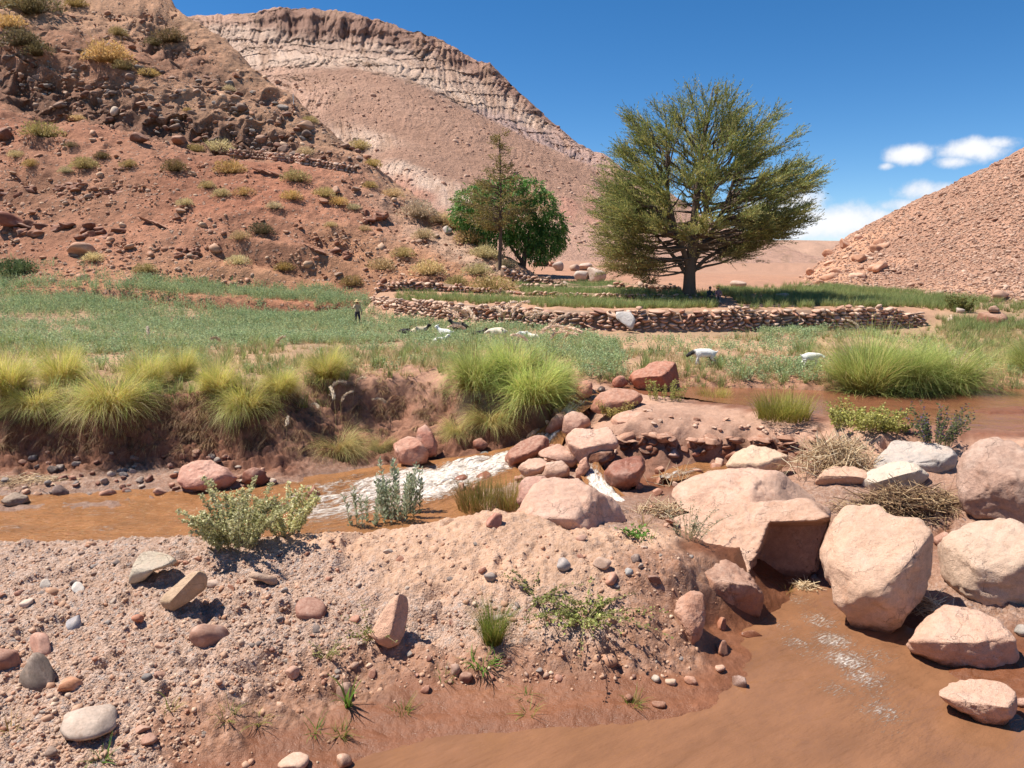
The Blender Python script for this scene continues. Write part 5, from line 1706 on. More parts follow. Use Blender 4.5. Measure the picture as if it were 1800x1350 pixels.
p = S_RIGHT.hit(1470, 470)
root = bpy.data.objects.new('rock_outcrop', None)
COL.objects.link(root)
root.location = p
tag(root, 'jagged orange outcrop at the left end of the stony right hand slope', 'outcrop')
r = np.random.RandomState(77)
for i in range(26):
    q = S_RIGHT.hit(r.uniform(1405, 1560), r.uniform(410, 505))
    if q is None:
        continue
    k = q[1] / F
    s_1 = r.uniform(9, 20) * k
    b = add('block', STONES[r.randint(14)], root, q - p + [0, .1, 0], (r.uniform(-.5, .5), r.uniform(-.5, .5), r.uniform(-1, 1)), (s_1, s_1 * .8, s_1 * r.uniform(.5, .8)))
    b.color = tint([S(222, 168, 136), S(206, 152, 122), S(230, 182, 152)][i % 3])

# distant boulders on the valley floor
for px, py, rx, ry, c, lab, sf in [
        (950, 460, 19, 10, S(206, 176, 160), 'grey boulder below the green pepper tree', None), (980, 467, 11, 11, S(200, 180, 168), 'round grey boulder right of the one below the pepper tree', None),
        (968, 464, 7, 6, S(214, 150, 120), 'little orange boulder between two grey ones below the pepper tree', None),
        (1027, 468, 14, 9, S(214, 184, 166), 'pinkish boulder on top of the pale heap left of the big tree', None), (1024, 484, 15, 12, S(232, 214, 200), 'white boulder in the pale heap left of the big tree', None),
        (1046, 481, 20, 17, S(228, 202, 184), 'largest pale boulder of the heap left of the big tree', None), (1010, 470, 12, 8, S(206, 172, 150), 'tan boulder at the left of the pale heap', None),
        (1296, 499, 19, 9, S(206, 176, 156), 'low grey boulder in the grass behind the big tree', None), (1759, 518, 16, 9, S(214, 170, 146), 'pinkish boulder at the foot of the right hand slope', None),
        (1376, 519, 14, 6, S(220, 190, 170), 'pale low boulder right of the tree shade', None), (1686, 545, 9, 6, S(210, 190, 176), 'pale stone by the small round bush on the right', None)]:
    p = hit(px, py + ry * .8)
    k = p[1] / F
    stone('boulder', p, rx * k, rx * k * .8, ry * k * 1.15, c, lab, 'boulder', sink=.2, me=COBBLES[px % 10], rot=(.1, .1, px))
o = B('boulder', 'dark brown block with flat top in the grass at far right', [(1712, 560), (1716, 550), (1724, 546), (1759, 548), (1772, 557), (1775, 572), (1750, 576), (1726, 575)], S(170, 122, 98), .9, [((0, .9, .4), .45), ((-.5, 0, .85), .5)], 80, res=3)
o = B('boulder', 'small rock perched on the dark brown block at far right', [(1736, 548), (1740, 539), (1750, 537), (1757, 543), (1758, 549)], S(190, 150, 128), .9, [], 81, res=3, base=at_Y(1747, 549, hit(1745, 574)[1] + .5))

# ------------------------------------------------------------------ dry stone walls
M_EARTH = plain_material('wall_earth', (.30, .19, .13), .95)
LOW = []
for i in range(8):
    v, f = rock_verts(1, 700 + i, cuts=7, dmin=.48, dmax=.8, rough=.09)
    LOW.append(mk_mesh('wall_stone', v, f, True, None, None, M_STONE))
LOWV = [(np.array([x.co[:] for x in m.vertices]), np.array([[q for q in p.vertices] for p in m.polygons])) for m in LOW]
WP = [S(232, 184, 156), S(216, 166, 140), S(238, 196, 168), S(204, 154, 130), S(222, 188, 166), S(196, 142, 118), S(244, 208, 182)]


def dry_wall(name, label, line, hgt, sw, sh, singles, seed, thick=.4):
    """line: plan points of the foot of the face, hgt(t) height of the wall"""
    r = np.random.RandomState(seed)
    root = bpy.data.objects.new(name, None)
    COL.objects.link(root)
    root.location = line[0]
    tag(root, label, 'wall')
    L = np.array(line)
    d = np.concatenate([[0], np.cumsum(np.linalg.norm(np.diff(L[:, :2], axis=0), axis=1))])
    o0 = L[0]
    items = []
    z = 0.0
    row = 0
    hm = max(hgt(t) for t in np.linspace(0, 1, 40))
    while z < hm:
        h = sh * r.uniform(.8, 1.25)
        s = r.uniform(0, sw)
        while s < d[-1]:
            w = sw * math.exp(r.normal(0, .42))
            t = (s + w / 2) / d[-1]
            if t < 1 and z + h * .35 < hgt(t) + r.uniform(-.14, .10) + .10 * math.sin(t * 37 + seed):
                p = np.array([np.interp(s + w / 2, d, L[:, i]) for i in range(3)])
                q = np.array([np.interp(s + w / 2 + .2, d, L[:, i]) for i in range(2)]) - np.array([np.interp(s + w / 2 - .2, d, L[:, i]) for i in range(2)])
                yaw = math.atan2(q[1], q[0])
                items.append((p + [r.normal(0, .02), r.normal(0, .05) + .12 * z, z + h * .5 + r.normal(0, .02)], (r.normal(0, .2), r.normal(0, .26), yaw), (w * .56, thick * r.uniform(.7, 1), h * r.uniform(.42, .72))))
            s += w
        z += h * .92
        row += 1
    items.sort(key=lambda i: -i[2][0] * i[2][2] / i[0][1] ** 2)
    for p, ro, sc in items[:singles]:
        b = add('stone', LOW[r.randint(8)], root, p - o0, ro, sc)
        b.color = tint(WP[r.randint(7)])
    rest = items[singles:]
    for ci in range(3):
        sub = rest[ci::3]
        if not sub:
            continue
        V, Fc, n0 = [], [], 0
        for p, ro, sc in sub:
            v, f = LOWV[r.randint(8)]
            Mx = np.array(Euler(ro).to_matrix())
            V.append((v * np.array(sc)) @ Mx.T + (p - o0))
            Fc.append(f + n0)
            n0 += len(v)
        b = add('wall_stones', mk_mesh('wall_stones', np.concatenate(V), np.concatenate(Fc), True, None, None, M_STONE), root)
        b.color = tint(WP[(ci * 2) % 7])
        b['kind'] = 'stuff'
    # earth packed behind the stones
    n = 80
    tt = np.linspace(0, 1, n)
    prof = []
    for t in tt:
        p = np.array([np.interp(t * d[-1], d, L[:, i]) for i in range(3)]) - o0
        h = hgt(t) * .93
        prof.append([p + [0, .12, -.3], p + [0, .12 + .12 * h, h], p + [0, 1.1, h], p + [0, 1.1, -.3]])
    prof = np.array(prof).reshape(-1, 3)
    idx = np.arange(n * 4).reshape(n, 4)
    f = np.stack([idx[:-1], np.roll(idx, -1, 1)[:-1], np.roll(idx, -1, 1)[1:], idx[1:]], -1).reshape(-1, 4)
    add('earth_fill', mk_mesh('earth_fill', prof, f, False, None, None, M_EARTH), root)
    return root


foot = []
for x, y, z in wall_line:
    foot.append((x, y - .12, height(x, y - 1.0) - .1))
nW = len(foot)
topz = wall_line[:, 2]
footz = np.array([f[2] for f in foot])
ker = np.ones(7) / 7
footz = np.convolve(np.pad(footz, 3, mode='edge'), ker, 'valid')
foot = [(p[0], p[1], z) for p, z in zip(foot, footz)]
dry_wall('dry_stone_wall', 'long low wall of round field stones holding up the main terrace', foot, lambda t: float(np.interp(t * (nW - 1), np.arange(nW), topz - footz)) + .08, .46, .19, 290, 1)


def px_wall(label, line, sw, sh, singles, seed):
    """line: (px, foot distance Y, height)"""
    P, H = [], []
    for px, Y, h in resample(line, 10):
        x = (px - 900) / F * Y * .988
        P.append((x, Y, height(x, Y - .5) - .1))
        H.append(h)
    n = len(P)
    dry_wall('dry_stone_wall', label, P, lambda t: float(np.interp(t * (n - 1), np.arange(n), H)) + .1, sw, sh, singles, seed)


px_wall('second low stone wall in front of the big tree', [(905, 60.3, .35), (1000, 58.3, .42), (1100, 56.3, .45), (1180, 55.4, .45), (1262, 54.9, .3)], .38, .2, 60, 2)
px_wall('curved shaded stone wall behind the left end of the main terrace', [(630, 60.5, .5), (680, 61, .75), (720, 61.4, .85), (770, 61.6, .8), (830, 61.2, .55), (905, 60.5, .35)], .4, .22, 60, 3)
px_wall('broken upper stone wall left of the big tree', [(905, 64, .5), (960, 63.5, .6), (1000, 63, .5), (1050, 62, .5), (1100, 61, .7), (1160, 60.5, .8), (1200, 60, .6)], .42, .24, 40, 4)
px_wall('topmost dark stone wall below the pepper tree', [(880, 70, .9), (910, 69.5, 1.1), (950, 68.5, 1.0), (1000, 67.5, .6), (1030, 67, .4)], .45, .26, 40, 5)
# stacked wall under the conglomerate band
P, H = [], []
for px, py in resample([(400, 272), (440, 276), (500, 283), (560, 293), (625, 305)], 8):
    p = S_LEFT.hit(px, py)
    P.append((p[0], p[1] - .25, p[2] - .15))
    H.append(.95 if px > 410 else .6)
nH = len(P)
dry_wall('dry_stone_wall', 'old dark stone wall stacked under the conglomerate band on the hillside', P, lambda t: float(np.interp(t * (nH - 1), np.arange(nH), H)), .5, .3, 50, 6)
B('boulder', 'big pale upright slab leaning on the main stone wall', [(1082, 548), (1108, 546), (1117, 562), (1111, 584), (1100, 572), (1084, 561)], S(226, 216, 208), .5, [((-.1, .3, .95), .3)], 85, res=3, ncut=1, rough=.02, base=at_Y(1105, 580, np.array(foot)[np.argmin(np.abs(np.array(foot)[:, 0] - 7.4))][1] - .7), push=.2)
# ------------------------------------------------------------------ plants
def blades(n, r0, L, th0, droop, w, cols, seed, segs=4, az=None, curl=1.3, tipw=.15, lean=(0, 0)):
    """grass blades: n curved tapering ribbons; cols = [(base, tip, weight), ...]"""
    r = np.random.RandomState(seed)
    ph = r.uniform(0, 2 * np.pi, n) if az is None else r.uniform(az[0], az[1], n)
    if az is None:
        ph = ph + .35 * np.sin(3 * ph + seed) + .2 * np.sin(7 * ph + 2 * seed)
    rad = r0 * np.sqrt(r.uniform(0, 1, n))
    pa = ph + r.normal(0, .7, n)
    base = np.stack([rad * np.cos(pa), rad * np.sin(pa), np.zeros(n)], 1)
    ln = r.uniform(L[0], L[1], n) * np.clip(r.normal(1, .12, n), .6, 1.4)
    t0 = r.uniform(th0[0], th0[1], n)
    dr = r.uniform(droop[0], droop[1], n)
    wd = w * r.uniform(.7, 1.3, n)
    bend = r.normal(0, .55, n)
    tw = r.normal(0, .5, n)
    pos = base.copy()
    V = np.zeros((n, segs + 1, 2, 3))
    C = np.zeros((n, segs + 1, 2, 3))
    side = np.stack([-np.sin(ph + tw), np.cos(ph + tw), r.normal(0, .2, n)], 1)
    wt = np.array([c[2] for c in cols], float)
    pick = r.choice(len(cols), n, p=wt / wt.sum())
    cb = np.array([c[0] for c in cols])[pick]
    ct = np.array([c[1] for c in cols])[pick]
    br = r.uniform(.75, 1.2, n)[:, None]
    for s in range(segs + 1):
        f = s / segs
        ww = wd * (1 - (1 - tipw) * f ** 1.5) * .5
        V[:, s, 0] = pos - side * ww[:, None]
        V[:, s, 1] = pos + side * ww[:, None]
        c = (cb + (ct - cb) * min(1, f * 1.4)) * br
        C[:, s, 0] = C[:, s, 1] = c
        th = t0 + dr * ((f + .5 / segs) ** curl)
        st = ln / segs
        pb = ph + bend * f
        pos = pos + np.stack([np.sin(th) * np.cos(pb) * st + lean[0] * st, np.sin(th) * np.sin(pb) * st + lean[1] * st, np.cos(th) * st], 1)
    v = V.reshape(-1, 3)
    i0 = (np.arange(n) * (segs + 1) * 2)[:, None] + (np.arange(segs) * 2)[None]
    f = np.stack([i0, i0 + 1, i0 + 3, i0 + 2], -1).reshape(-1, 4)
    return v, f, np.clip(C.reshape(-1, 3), 0, 1)


def join(parts):
    V, Fq, C, n = [], [], [], 0
    for v, f, c in parts:
        V.append(v)
        Fq.append(f + n)
        C.append(c)
        n += len(v)
    return np.concatenate(V), np.concatenate(Fq), np.concatenate(C)


def leaves(P, D, size, asp, col, seed, var=.25, up=None):
    """one quad leaf (diamond) per point: P position, D direction"""
    r = np.random.RandomState(seed)
    n = len(P)
    D = D / (np.linalg.norm(D, axis=1, keepdims=True) + 1e-9)
    q = r.normal(size=(n, 3))
    sd = np.cross(D, q)
    sd /= np.linalg.norm(sd, axis=1, keepdims=True) + 1e-9
    s = size * r.uniform(.7, 1.3, n)[:, None]
    a = P
    b = P + D * s * .5 + sd * s * asp * .5
    c = P + D * s
    d = P + D * s * .5 - sd * s * asp * .5
    v = np.stack([a, b, c, d], 1).reshape(-1, 3)
    f = np.arange(n * 4).reshape(n, 4)
    col = np.asarray(col)
    if col.ndim == 1:
        col = np.tile(col, (n, 1))
    k = col * np.clip(r.normal(1, var, n), .45, 1.7)[:, None]
    return v, f, np.clip(np.repeat(k, 4, 0), 0, 1)


def tubes(lines, radii, sides=4, col=(.3, .2, .1)):
    """tapering tubes; lines: list of (k,3) arrays, radii: list of (k,) arrays"""
    V, Fq, C, n0 = [], [], [], 0
    for ln, rd in zip(lines, radii):
        ln = np.asarray(ln, float)
        rd = np.asarray(rd, float)
        T = np.gradient(ln, axis=0)
        T /= np.linalg.norm(T, axis=1, keepdims=True) + 1e-9
        ref = np.array([.3, .9, .1]) if abs(T[0][2]) > .8 else np.array([0, 0, 1.0])
        A = np.cross(T, ref)
        A /= np.linalg.norm(A, axis=1, keepdims=True) + 1e-9
        Bn = np.cross(T, A)
        an = np.arange(sides) * 2 * np.pi / sides
        ring = ln[:, None] + rd[:, None, None] * (A[:, None] * np.cos(an)[None, :, None] + Bn[:, None] * np.sin(an)[None, :, None])
        k = len(ln)
        V.append(ring.reshape(-1, 3))
        idx = np.arange(k * sides).reshape(k, sides) + n0
        f = np.stack([idx[:-1], np.roll(idx, -1, 1)[:-1], np.roll(idx, -1, 1)[1:], idx[1:]], -1).reshape(-1, 4)
        Fq.append(f)
        n0 += k * sides
        C.append(np.tile(np.asarray(col, float), (k * sides, 1)))
    return np.concatenate(V), np.concatenate(Fq), np.concatenate(C)


def vmesh(name, parts, mat):
    v, f, c = join(parts)
    return mk_mesh(name, v, f, True, c, None, mat)


def empty(name, loc, label, cat, group=None, rz=0.0):
    o = bpy.data.objects.new(name, None)
    COL.objects.link(o)
    o.location = loc
    o.rotation_euler = (0, 0, rz)
    return tag(o, label, cat, group)


# ---- pampas tussocks: meshes built for a height of about 1 m
GRN = [(S(190, 160, 90), S(196, 214, 130), 4), (S(180, 150, 80), S(220, 226, 150), 4), (S(200, 160, 90), S(236, 226, 160), 3), (S(140, 140, 70), S(146, 170, 92), 2), (S(206, 170, 110), S(236, 210, 160), 1)]
STRW = (S(196, 160, 110), S(236, 214, 166), 2)
YEL = [STRW, (S(210, 160, 80), S(220, 216, 120), 4), (S(220, 180, 90), S(240, 228, 150), 4), (S(180, 150, 70), S(180, 196, 100), 3), (S(214, 160, 100), S(230, 196, 140), 1)]
YLG = [STRW, (S(190, 160, 90), S(206, 214, 130), 3), (S(170, 150, 80), S(176, 186, 120), 2), (S(210, 170, 90), S(236, 226, 160), 2)]
DRY = [(S(190, 156, 100), S(232, 212, 160), 3), (S(170, 130, 80), S(210, 184, 130), 3), (S(150, 146, 84), S(186, 190, 124), 3), (S(190, 140, 96), S(226, 190, 140), 2)]
TUS = {}
for k_, args in {
        'upright': [(2300, .30, (.8, 1.25), (.02, .75), (.3, 1.3), .0075, GRN), (700, .34, (.5, .9), (.5, 1.3), (.4, 1.2), .0075, GRN)],
        'fountain': [(2300, .28, (.8, 1.35), (.05, .9), (.7, 1.9), .0075, GRN), (900, .32, (.6, 1.1), (.6, 1.4), (.6, 1.5), .0075, GRN)],
        'yellow': [(2200, .28, (.7, 1.2), (.02, .9), (.4, 1.5), .0075, YEL), (700, .32, (.5, .9), (.5, 1.4), (.6, 1.4), .0075, YEL)],
        'drape': [(1800, .30, (.8, 1.35), (.2, 1.2), (.8, 2.0), .0075, YEL), (1000, .32, (.8, 1.3), (.5, 1.4), (.9, 1.8), .0075, YLG)],
        'brown': [(1900, .24, (.7, 1.2), (.2, 1.2), (1.0, 2.3), .0065, DRY)]}.items():
    TUS[k_] = [vmesh('leaf_blades', [blades(*a, seed=40 + j + 10 * v + len(k_), segs=3) for j, a in enumerate(args)], M_LEAF) for v in range(2)]


def plume_mesh(seed, L=.55, col=S(226, 196, 164)):
    r = np.random.RandomState(seed)
    az = r.uniform(-.6, .6)
    s = np.linspace(0, 1, 8)
    th = .12 + .6 * s ** 2 * r.uniform(.5, 1.4)
    st = np.stack([np.sin(th) * math.cos(az), np.sin(th) * math.sin(az) * .5, np.cos(th)], 1)
    stalk = np.concatenate([[[0, 0, 0]], np.cumsum(st[:-1] * .13, 0)])
    parts = [tubes([stalk * [1, 1, 1.3]], [np.full(8, .007)], 3, S(196, 176, 120))]
    e = stalk[-1] * [1, 1, 1.3]
    d0 = st[-1]
    n = 320
    u = r.uniform(0, 1, n)
    bend = th[-1] + u * .55
    ax = e + np.stack([np.sin(bend) * math.cos(az), np.sin(bend) * math.sin(az), np.cos(bend)], 1) * (u * L)[:, None]
    dd = np.stack([np.sin(bend + .3) * math.cos(az), np.sin(bend + .3) * math.sin(az), np.cos(bend + .3)], 1) + r.normal(0, .24, (n, 3))
    ax = ax + r.normal(0, .022, (n, 3)) * (1.2 - u)[:, None]
    parts.append(leaves(ax, dd, .12, .16, col, seed + 1, .1))
    return vmesh('plume', parts, M_STRAW)


PLUMES = [plume_mesh(900 + i, .55, (.66, .53, .38)) for i in range(5)]
PLUMES_P = [plume_mesh(930 + i, .6, (.80, .60, .44)) for i in range(5)]


def tussock(px, py, hpx, wpx, kind, label, rz=0., nplume=0, group='pampas grass tussocks', surf=None, dz=0., drop=0.0, tint_=(1, 1, 1), seed=0, pl=None):
    p = hit(px, py, surf)
    k = p[1] / F
    root = empty('pampas_tussock', p + np.array([0, 0, dz - .03]), label, 'grass tussock', group, rz)
    b = add('leaf_blades', TUS[kind][seed % 2], root, (0, 0, 0), (0, 0, 0), (wpx * k / 2.0, wpx * k / 2.0, hpx * k / 1.02))
    b.color = (*tint_, 1)
    r = np.random.RandomState(int(px + py))
    for i in range(nplume):
        a = r.uniform(0, 6.28)
        rr = r.uniform(.1, .33) * wpx * k / 2
        add('plume', (pl or PLUMES)[r.randint(5)], root, (rr * math.cos(a), rr * math.sin(a), hpx * k * .62), (0, r.uniform(-.2, .2), a + math.pi if False else r.uniform(-.7, 2.2)), [r.uniform(.8, 1.2) * (1.15 if pl is PLUMES_P else .85)] * 3)
    return root


for a in [
        (10, 690, 88, 140, 'yellow', 'yellow green tussock spilling over the bank at the left picture edge', .3, 0), (112, 678, 86, 120, 'yellow', 'tall yellow tussock second from the left picture edge', 1.2, 0),
        (196, 716, 88, 160, 'drape', 'large green tussock hanging over the left bank', 2.0, 0), (262, 680, 76, 120, 'yellow', 'yellow tussock behind the large hanging one', .7, 1),
        (322, 662, 62, 90, 'yellow', 'small spiky tussock standing alone on the left bank top', 1.1, 0), (385, 690, 68, 110, 'yellow', 'yellow tussock above the bank right of the gap', 3.0, 1),
        (430, 720, 78, 130, 'drape', 'pale tussock draping over the bank in the left middle', 4.2, 0), (496, 690, 55, 100, 'yellow', 'loose yellow tuft right of the draping pale tussock', 5.0, 1),
        (577, 662, 62, 112, 'yellow', 'round yellow green tussock on the field edge left of the bare bank', 2.2, 0), (66, 716, 60, 110, 'drape', 'yellow tussock drooping at the far left bank', 3.1, 0),
        (598, 792, 60, 150, 'brown', 'drooping brownish tussock at the stream in front of the bank', .5, 2), (668, 790, 40, 80, 'brown', 'thin grass tuft hanging on the pink faced boulder', 1.5, 0),
        (803, 766, 55, 90, 'brown', 'small straw coloured tuft hanging over a rock by the rapids', .8, 0), (862, 744, 60, 120, 'brown', 'brown hanging tuft under the big central tussock', 2.8, 0),
        (838, 682, 92, 130, 'fountain', 'left clump of the big central pampas group', 1.9, 5, 'p'), (935, 706, 92, 170, 'fountain', 'front clump of the big central pampas group', 3.9, 3, 'p'),
        (900, 668, 84, 150, 'fountain', 'rear clump of the big central pampas group', .4, 5, 'p'), (975, 690, 70, 100, 'fountain', 'right clump of the big central pampas group', 5.4, 4, 'p'),
        (1525, 690, 112, 210, 'upright', 'huge green tussock beside the upper pool', .2, 1), (1600, 685, 100, 170, 'fountain', 'middle part of the green tussock row beside the upper pool', 2.7, 0),
        (1662, 685, 98, 180, 'fountain', 'right yellowish tussock beside the upper pool', 1.7, 0), (1818, 655, 75, 110, 'fountain', 'green tussock cut by the right edge', .9, 0)]:
    pl = PLUMES_P if len(a) > 8 else PLUMES
    tussock(*a[:6], rz=a[6], nplume=a[7], seed=int(a[0]), pl=pl, tint_=(1.16, 1.24, 1.0) if a[0] > 780 else (1.18, 1.22, 1.08))
# loose plumes of dead heads hanging on the bank
r_ = np.random.RandomState(5)
for px, py, lab in [(575, 722, 'left of two cream plumes in front of the bare bank'), (620, 716, 'right of two cream plumes in front of the bare bank'), (690, 750, 'short cream plume near the upright red rock'), (568, 765, 'cream plume left of the brown tussock'), (505, 800, 'thin pinkish plume in the bank shade'),
                    (1460, 578, 'tan plume standing before the right end of the main wall'), (1530, 583, 'pale plume at the right end of the main wall'), (1555, 585, 'second pale plume at the right end of the main wall'), (1664, 592, 'white plume behind the tussock row'), (1672, 590, 'taller white plume behind the tussock row')]:
    p = hit(px, py)
    tag(add('plume', PLUMES[r_.randint(5)], None, p, (0, 0, r_.uniform(0, 6)), (.8, .8, .8)), lab, 'plume', 'cut off plumes')

# ---- green crop of the field and grass of the terraces
CROPS = []
for i in range(6):
    r = np.random.RandomState(60 + i)
    P, D = [], []
    for s in range(6):
        b = r.normal(0, .10, 2)
        h = r.uniform(.3, .62)
        ln = r.normal(0, .12, 2)
        m = 13
        t = r.uniform(.12, 1, m)
        P.append(np.stack([b[0] + ln[0] * t, b[1] + ln[1] * t, t * h], 1))
        D.append(np.concatenate([r.normal(0, .7, (m, 2)), r.uniform(.1, 1.2, (m, 1))], 1))
    c = [S(188, 206, 152), S(176, 196, 146), S(202, 212, 156), S(162, 184, 128), S(206, 208, 148), S(180, 202, 152)][i]
    CROPS.append(vmesh('crop_plant', [leaves(np.concatenate(P), np.concatenate(D), .075, .45, c, 60 + i, .25)], M_FOL))
GRASSY = []
for i in range(4):
    c = [(S(140, 150, 80), S(160, 184, 110), 1), (S(180, 166, 100), S(186, 194, 130), 1)]
    GRASSY.append(vmesh('grass_tuft', [blades(26, .12, (.3, .6), (0, .5), (.1, .8), .02, c, 160 + i, 3)], M_LEAF))
DRYG = []
for i in range(4):
    c = [(S(206, 176, 126), S(228, 206, 156), 1), (S(180, 160, 110), S(196, 188, 136), 1)]
    DRYG.append(vmesh('dry_tuft', [blades(18, .14, (.15, .4), (.1, .9), (.1, .8), .018, c, 180 + i, 3)], M_LEAF))


def proj(p):
    d = np.asarray(p, float) - np.array([0, 0, CAMZ])
    c, s = math.cos(PITCH), math.sin(PITCH)
    fw = d[..., 1] * c - d[..., 2] * s
    return 900 + F * d[..., 0] / fw, 675 - F * (d[..., 1] * s + d[..., 2] * c) / fw


def plan_points(n, x0, x1, y0, y1, accept, seed):
    r = np.random.RandomState(seed)
    x, y = r.uniform(x0, x1, n), r.uniform(y0, y1, n)
    a, l = x / y, np.log(y)
    i = np.clip(np.searchsorted(GA, a) - 1, 0, len(GA) - 2)
    j = np.clip(np.searchsorted(GLn, l) - 1, 0, len(GLn) - 2)
    f = (a - GA[i]) / (GA[i + 1] - GA[i])
    g = (l - GLn[j]) / (GLn[j + 1] - GLn[j])
    z = (Zg[j, i] * (1 - f) + Zg[j, i + 1] * f) * (1 - g) + (Zg[j + 1, i] * (1 - f) + Zg[j + 1, i + 1] * f) * g
    # where the foot of the hillside overlies the valley floor
    for k_ in range(0 if y1 < 58 else n):
        if y[k_] > 57.5 and x[k_] < 3:
            z[k_] = max(z[k_], S_LEFT.height(x[k_], y[k_]))
    P = np.stack([x, y, z], 1)
    px, py = proj(P)
    d = accept(px, py, P)
    return P[r.uniform(0, 1, n) < d]


def in_poly(px, py, poly):
    return inside(np.stack([px, py], 1), poly).astype(float)


def patchy(P, s, lo, hi, seed):
    n = fbm(P[:, :2] * s, 3, seed)
    return np.clip((n - lo) / (hi - lo), 0, 1)


LUSH = [(-400, 470), (0, 455), (110, 462), (240, 488), (420, 500), (560, 505), (640, 520), (655, 548), (700, 566), (830, 574), (1000, 582), (1080, 600), (1100, 640), (1000, 636), (900, 622), (760, 618), (660, 622), (560, 606), (450, 612), (300, 622), (0, 628), (-400, 640)]
THIN = [(-400, 600), (300, 600), (560, 600), (760, 600), (1000, 600), (1500, 585), (1900, 570), (1900, 660), (1480, 672), (1080, 668), (820, 665), (500, 680), (-400, 700)]


def crop_density(px, py, P):
    lush = in_poly(px, py, LUSH) * (.06 + .84 * patchy(P, .30, -.75, .4, 3))
    thin = in_poly(px, py, THIN) * .30 * patchy(P, .35, -.1, .7, 5)
    strip = in_poly(px, py, [(1270, 660), (1440, 640), (1440, 672), (1330, 676)]) * .95 + in_poly(px, py, [(1330, 575), (1460, 575), (1420, 612), (1340, 608)]) * .5 + in_poly(px, py, [(1000, 632), (1090, 640), (1110, 672), (1030, 668)]) * .7
    return np.clip(lush + thin + strip, 0, 1)


cp = plan_points(52000, -50, 22, 26, 73, crop_density, 11)
r = np.random.RandomState(3)
s_ = r.uniform(.7, 1.35, len(cp))
tall = np.clip((cp[:, 1] - 30) / 20, .7, 1.15)
scatter('green_crop', 'blue green fodder crop growing across the field', cp, np.stack([s_, s_, s_ * tall], 1), [(m, None) for m in CROPS], .12, 7)


def grass_density(px, py, P):
    terr = ((P[:, 1] > np.interp(P[:, 0], wall_line[:, 0], wall_line[:, 1]) + 1.6) & (px > 690) & (px < 1260) & (py > 505) & (P[:, 1] < 60)).astype(float) * .42 * patchy(P, .5, -.9, .3, 4)
    right = in_poly(px, py, [(1255, 505), (1400, 500), (1560, 512), (1700, 524), (1900, 545), (1900, 565), (1700, 552), (1600, 540), (1500, 541), (1300, 545)]) * patchy(P, .22, -.6, .6, 8) * .5
    mid = in_poly(px, py, [(905, 500), (1080, 500), (1150, 520), (920, 520)]) * .5
    far = in_poly(px, py, [(1640, 560), (1900, 570), (1900, 600), (1700, 590)]) * .35
    return np.clip(terr + right + mid + far, 0, 1)


gp2 = plan_points(60000, -14, 45, 44, 80, grass_density, 12)
s_ = r.uniform(.6, 1.2, len(gp2))
scatter('terrace_grass', 'green grass growing on the terraces and below the right hand slope', gp2, np.stack([s_, s_, s_], 1), [(m, None) for m in GRASSY], .15, 8)


def dry_density(px, py, P):
    a = in_poly(px, py, THIN) * .5 * patchy(P, .4, -.4, .6, 15)
    b = in_poly(px, py, [(1050, 660), (1800, 668), (1800, 690), (1250, 690), (1050, 676)]) * .6
    c = in_poly(px, py, [(1640, 575), (1900, 590), (1900, 670), (1740, 668)]) * .5
    d = in_poly(px, py, [(560, 612), (830, 618), (830, 662), (590, 664)]) * .35
    e = in_poly(px, py, [(-100, 690), (500, 680), (560, 665), (600, 664), (600, 720), (420, 715), (-100, 722)]) * .8
    return np.clip(a + b + c + d + e, 0, 1)


dp = plan_points(40000, -40, 34, 20, 52, dry_density, 13)
s_ = r.uniform(.6, 1.3, len(dp))
scatter('dry_grass', 'thin dry grass on the bare parts of the field', dp, np.stack([s_, s_, s_], 1), [(m, None) for m in DRYG] + [(GRASSY[0], None)], .2, 9)

# roots and dead grass hanging down the face of the far bank
bp_ = pts_on(G_SURF, 800, (-40, 668, 840, 790), 14, lambda px, py, r: True)
bp_ = bp_[(bp_[:, 2] > .8)]
HANG = []
for i in range(3):
    HANG.append(vmesh('hanging_roots', [blades(16, .08, (.3, .7), (1.2, 2.2), (.8, 1.4), .012, [(S(140, 100, 72), S(166, 126, 90), 2), (S(180, 146, 100), S(206, 176, 126), 1)], 190 + i, 3, az=(-2.6, -.5))], M_STRAW))
s_ = r.uniform(.5, 1.1, len(bp_))
scatter('bank_roots', 'roots and dead grass hanging down the far bank', bp_, np.stack([s_, s_, s_], 1), [(m, None) for m in HANG], .1, 10, rots=np.stack([np.zeros(len(bp_)), np.zeros(len(bp_)), r.uniform(-.5, .5, len(bp_))], 1))

# ---- shrubs of the hillside
SHR = []
for i in range(5):
    r = np.random.RandomState(70 + i)
    n = 420
    parts = [blades(n, .30, (.5, .85), (.0, 1.35), (-.2, .4), .022, [((.55, .5, .45), (1, 1, 1), 3), ((.4, .38, .35), (.75, .75, .7), 2)], 70 + i, 2)]
    d = r.normal(size=(620, 3))
    d[:, 2] = np.abs(d[:, 2])
    d /= np.linalg.norm(d, axis=1, keepdims=True)
    rr = r.uniform(.55, 1.0, 620) ** .6 * .85 * (1 + .18 * vnoise(d * 2.5 + i * 9, i))
    parts.append(leaves(d * rr[:, None] * [1, 1, .8], d + r.normal(0, .5, d.shape), .10, .55, np.array([1., 1., 1.]), 75 + i, .3))
    SHR.append(vmesh('twigs', parts, M_FOL))
OLI, STR, DRK, GLD, GRY = S(214, 190, 124), S(248, 224, 172), S(146, 128, 90), S(236, 204, 138), S(210, 192, 170)
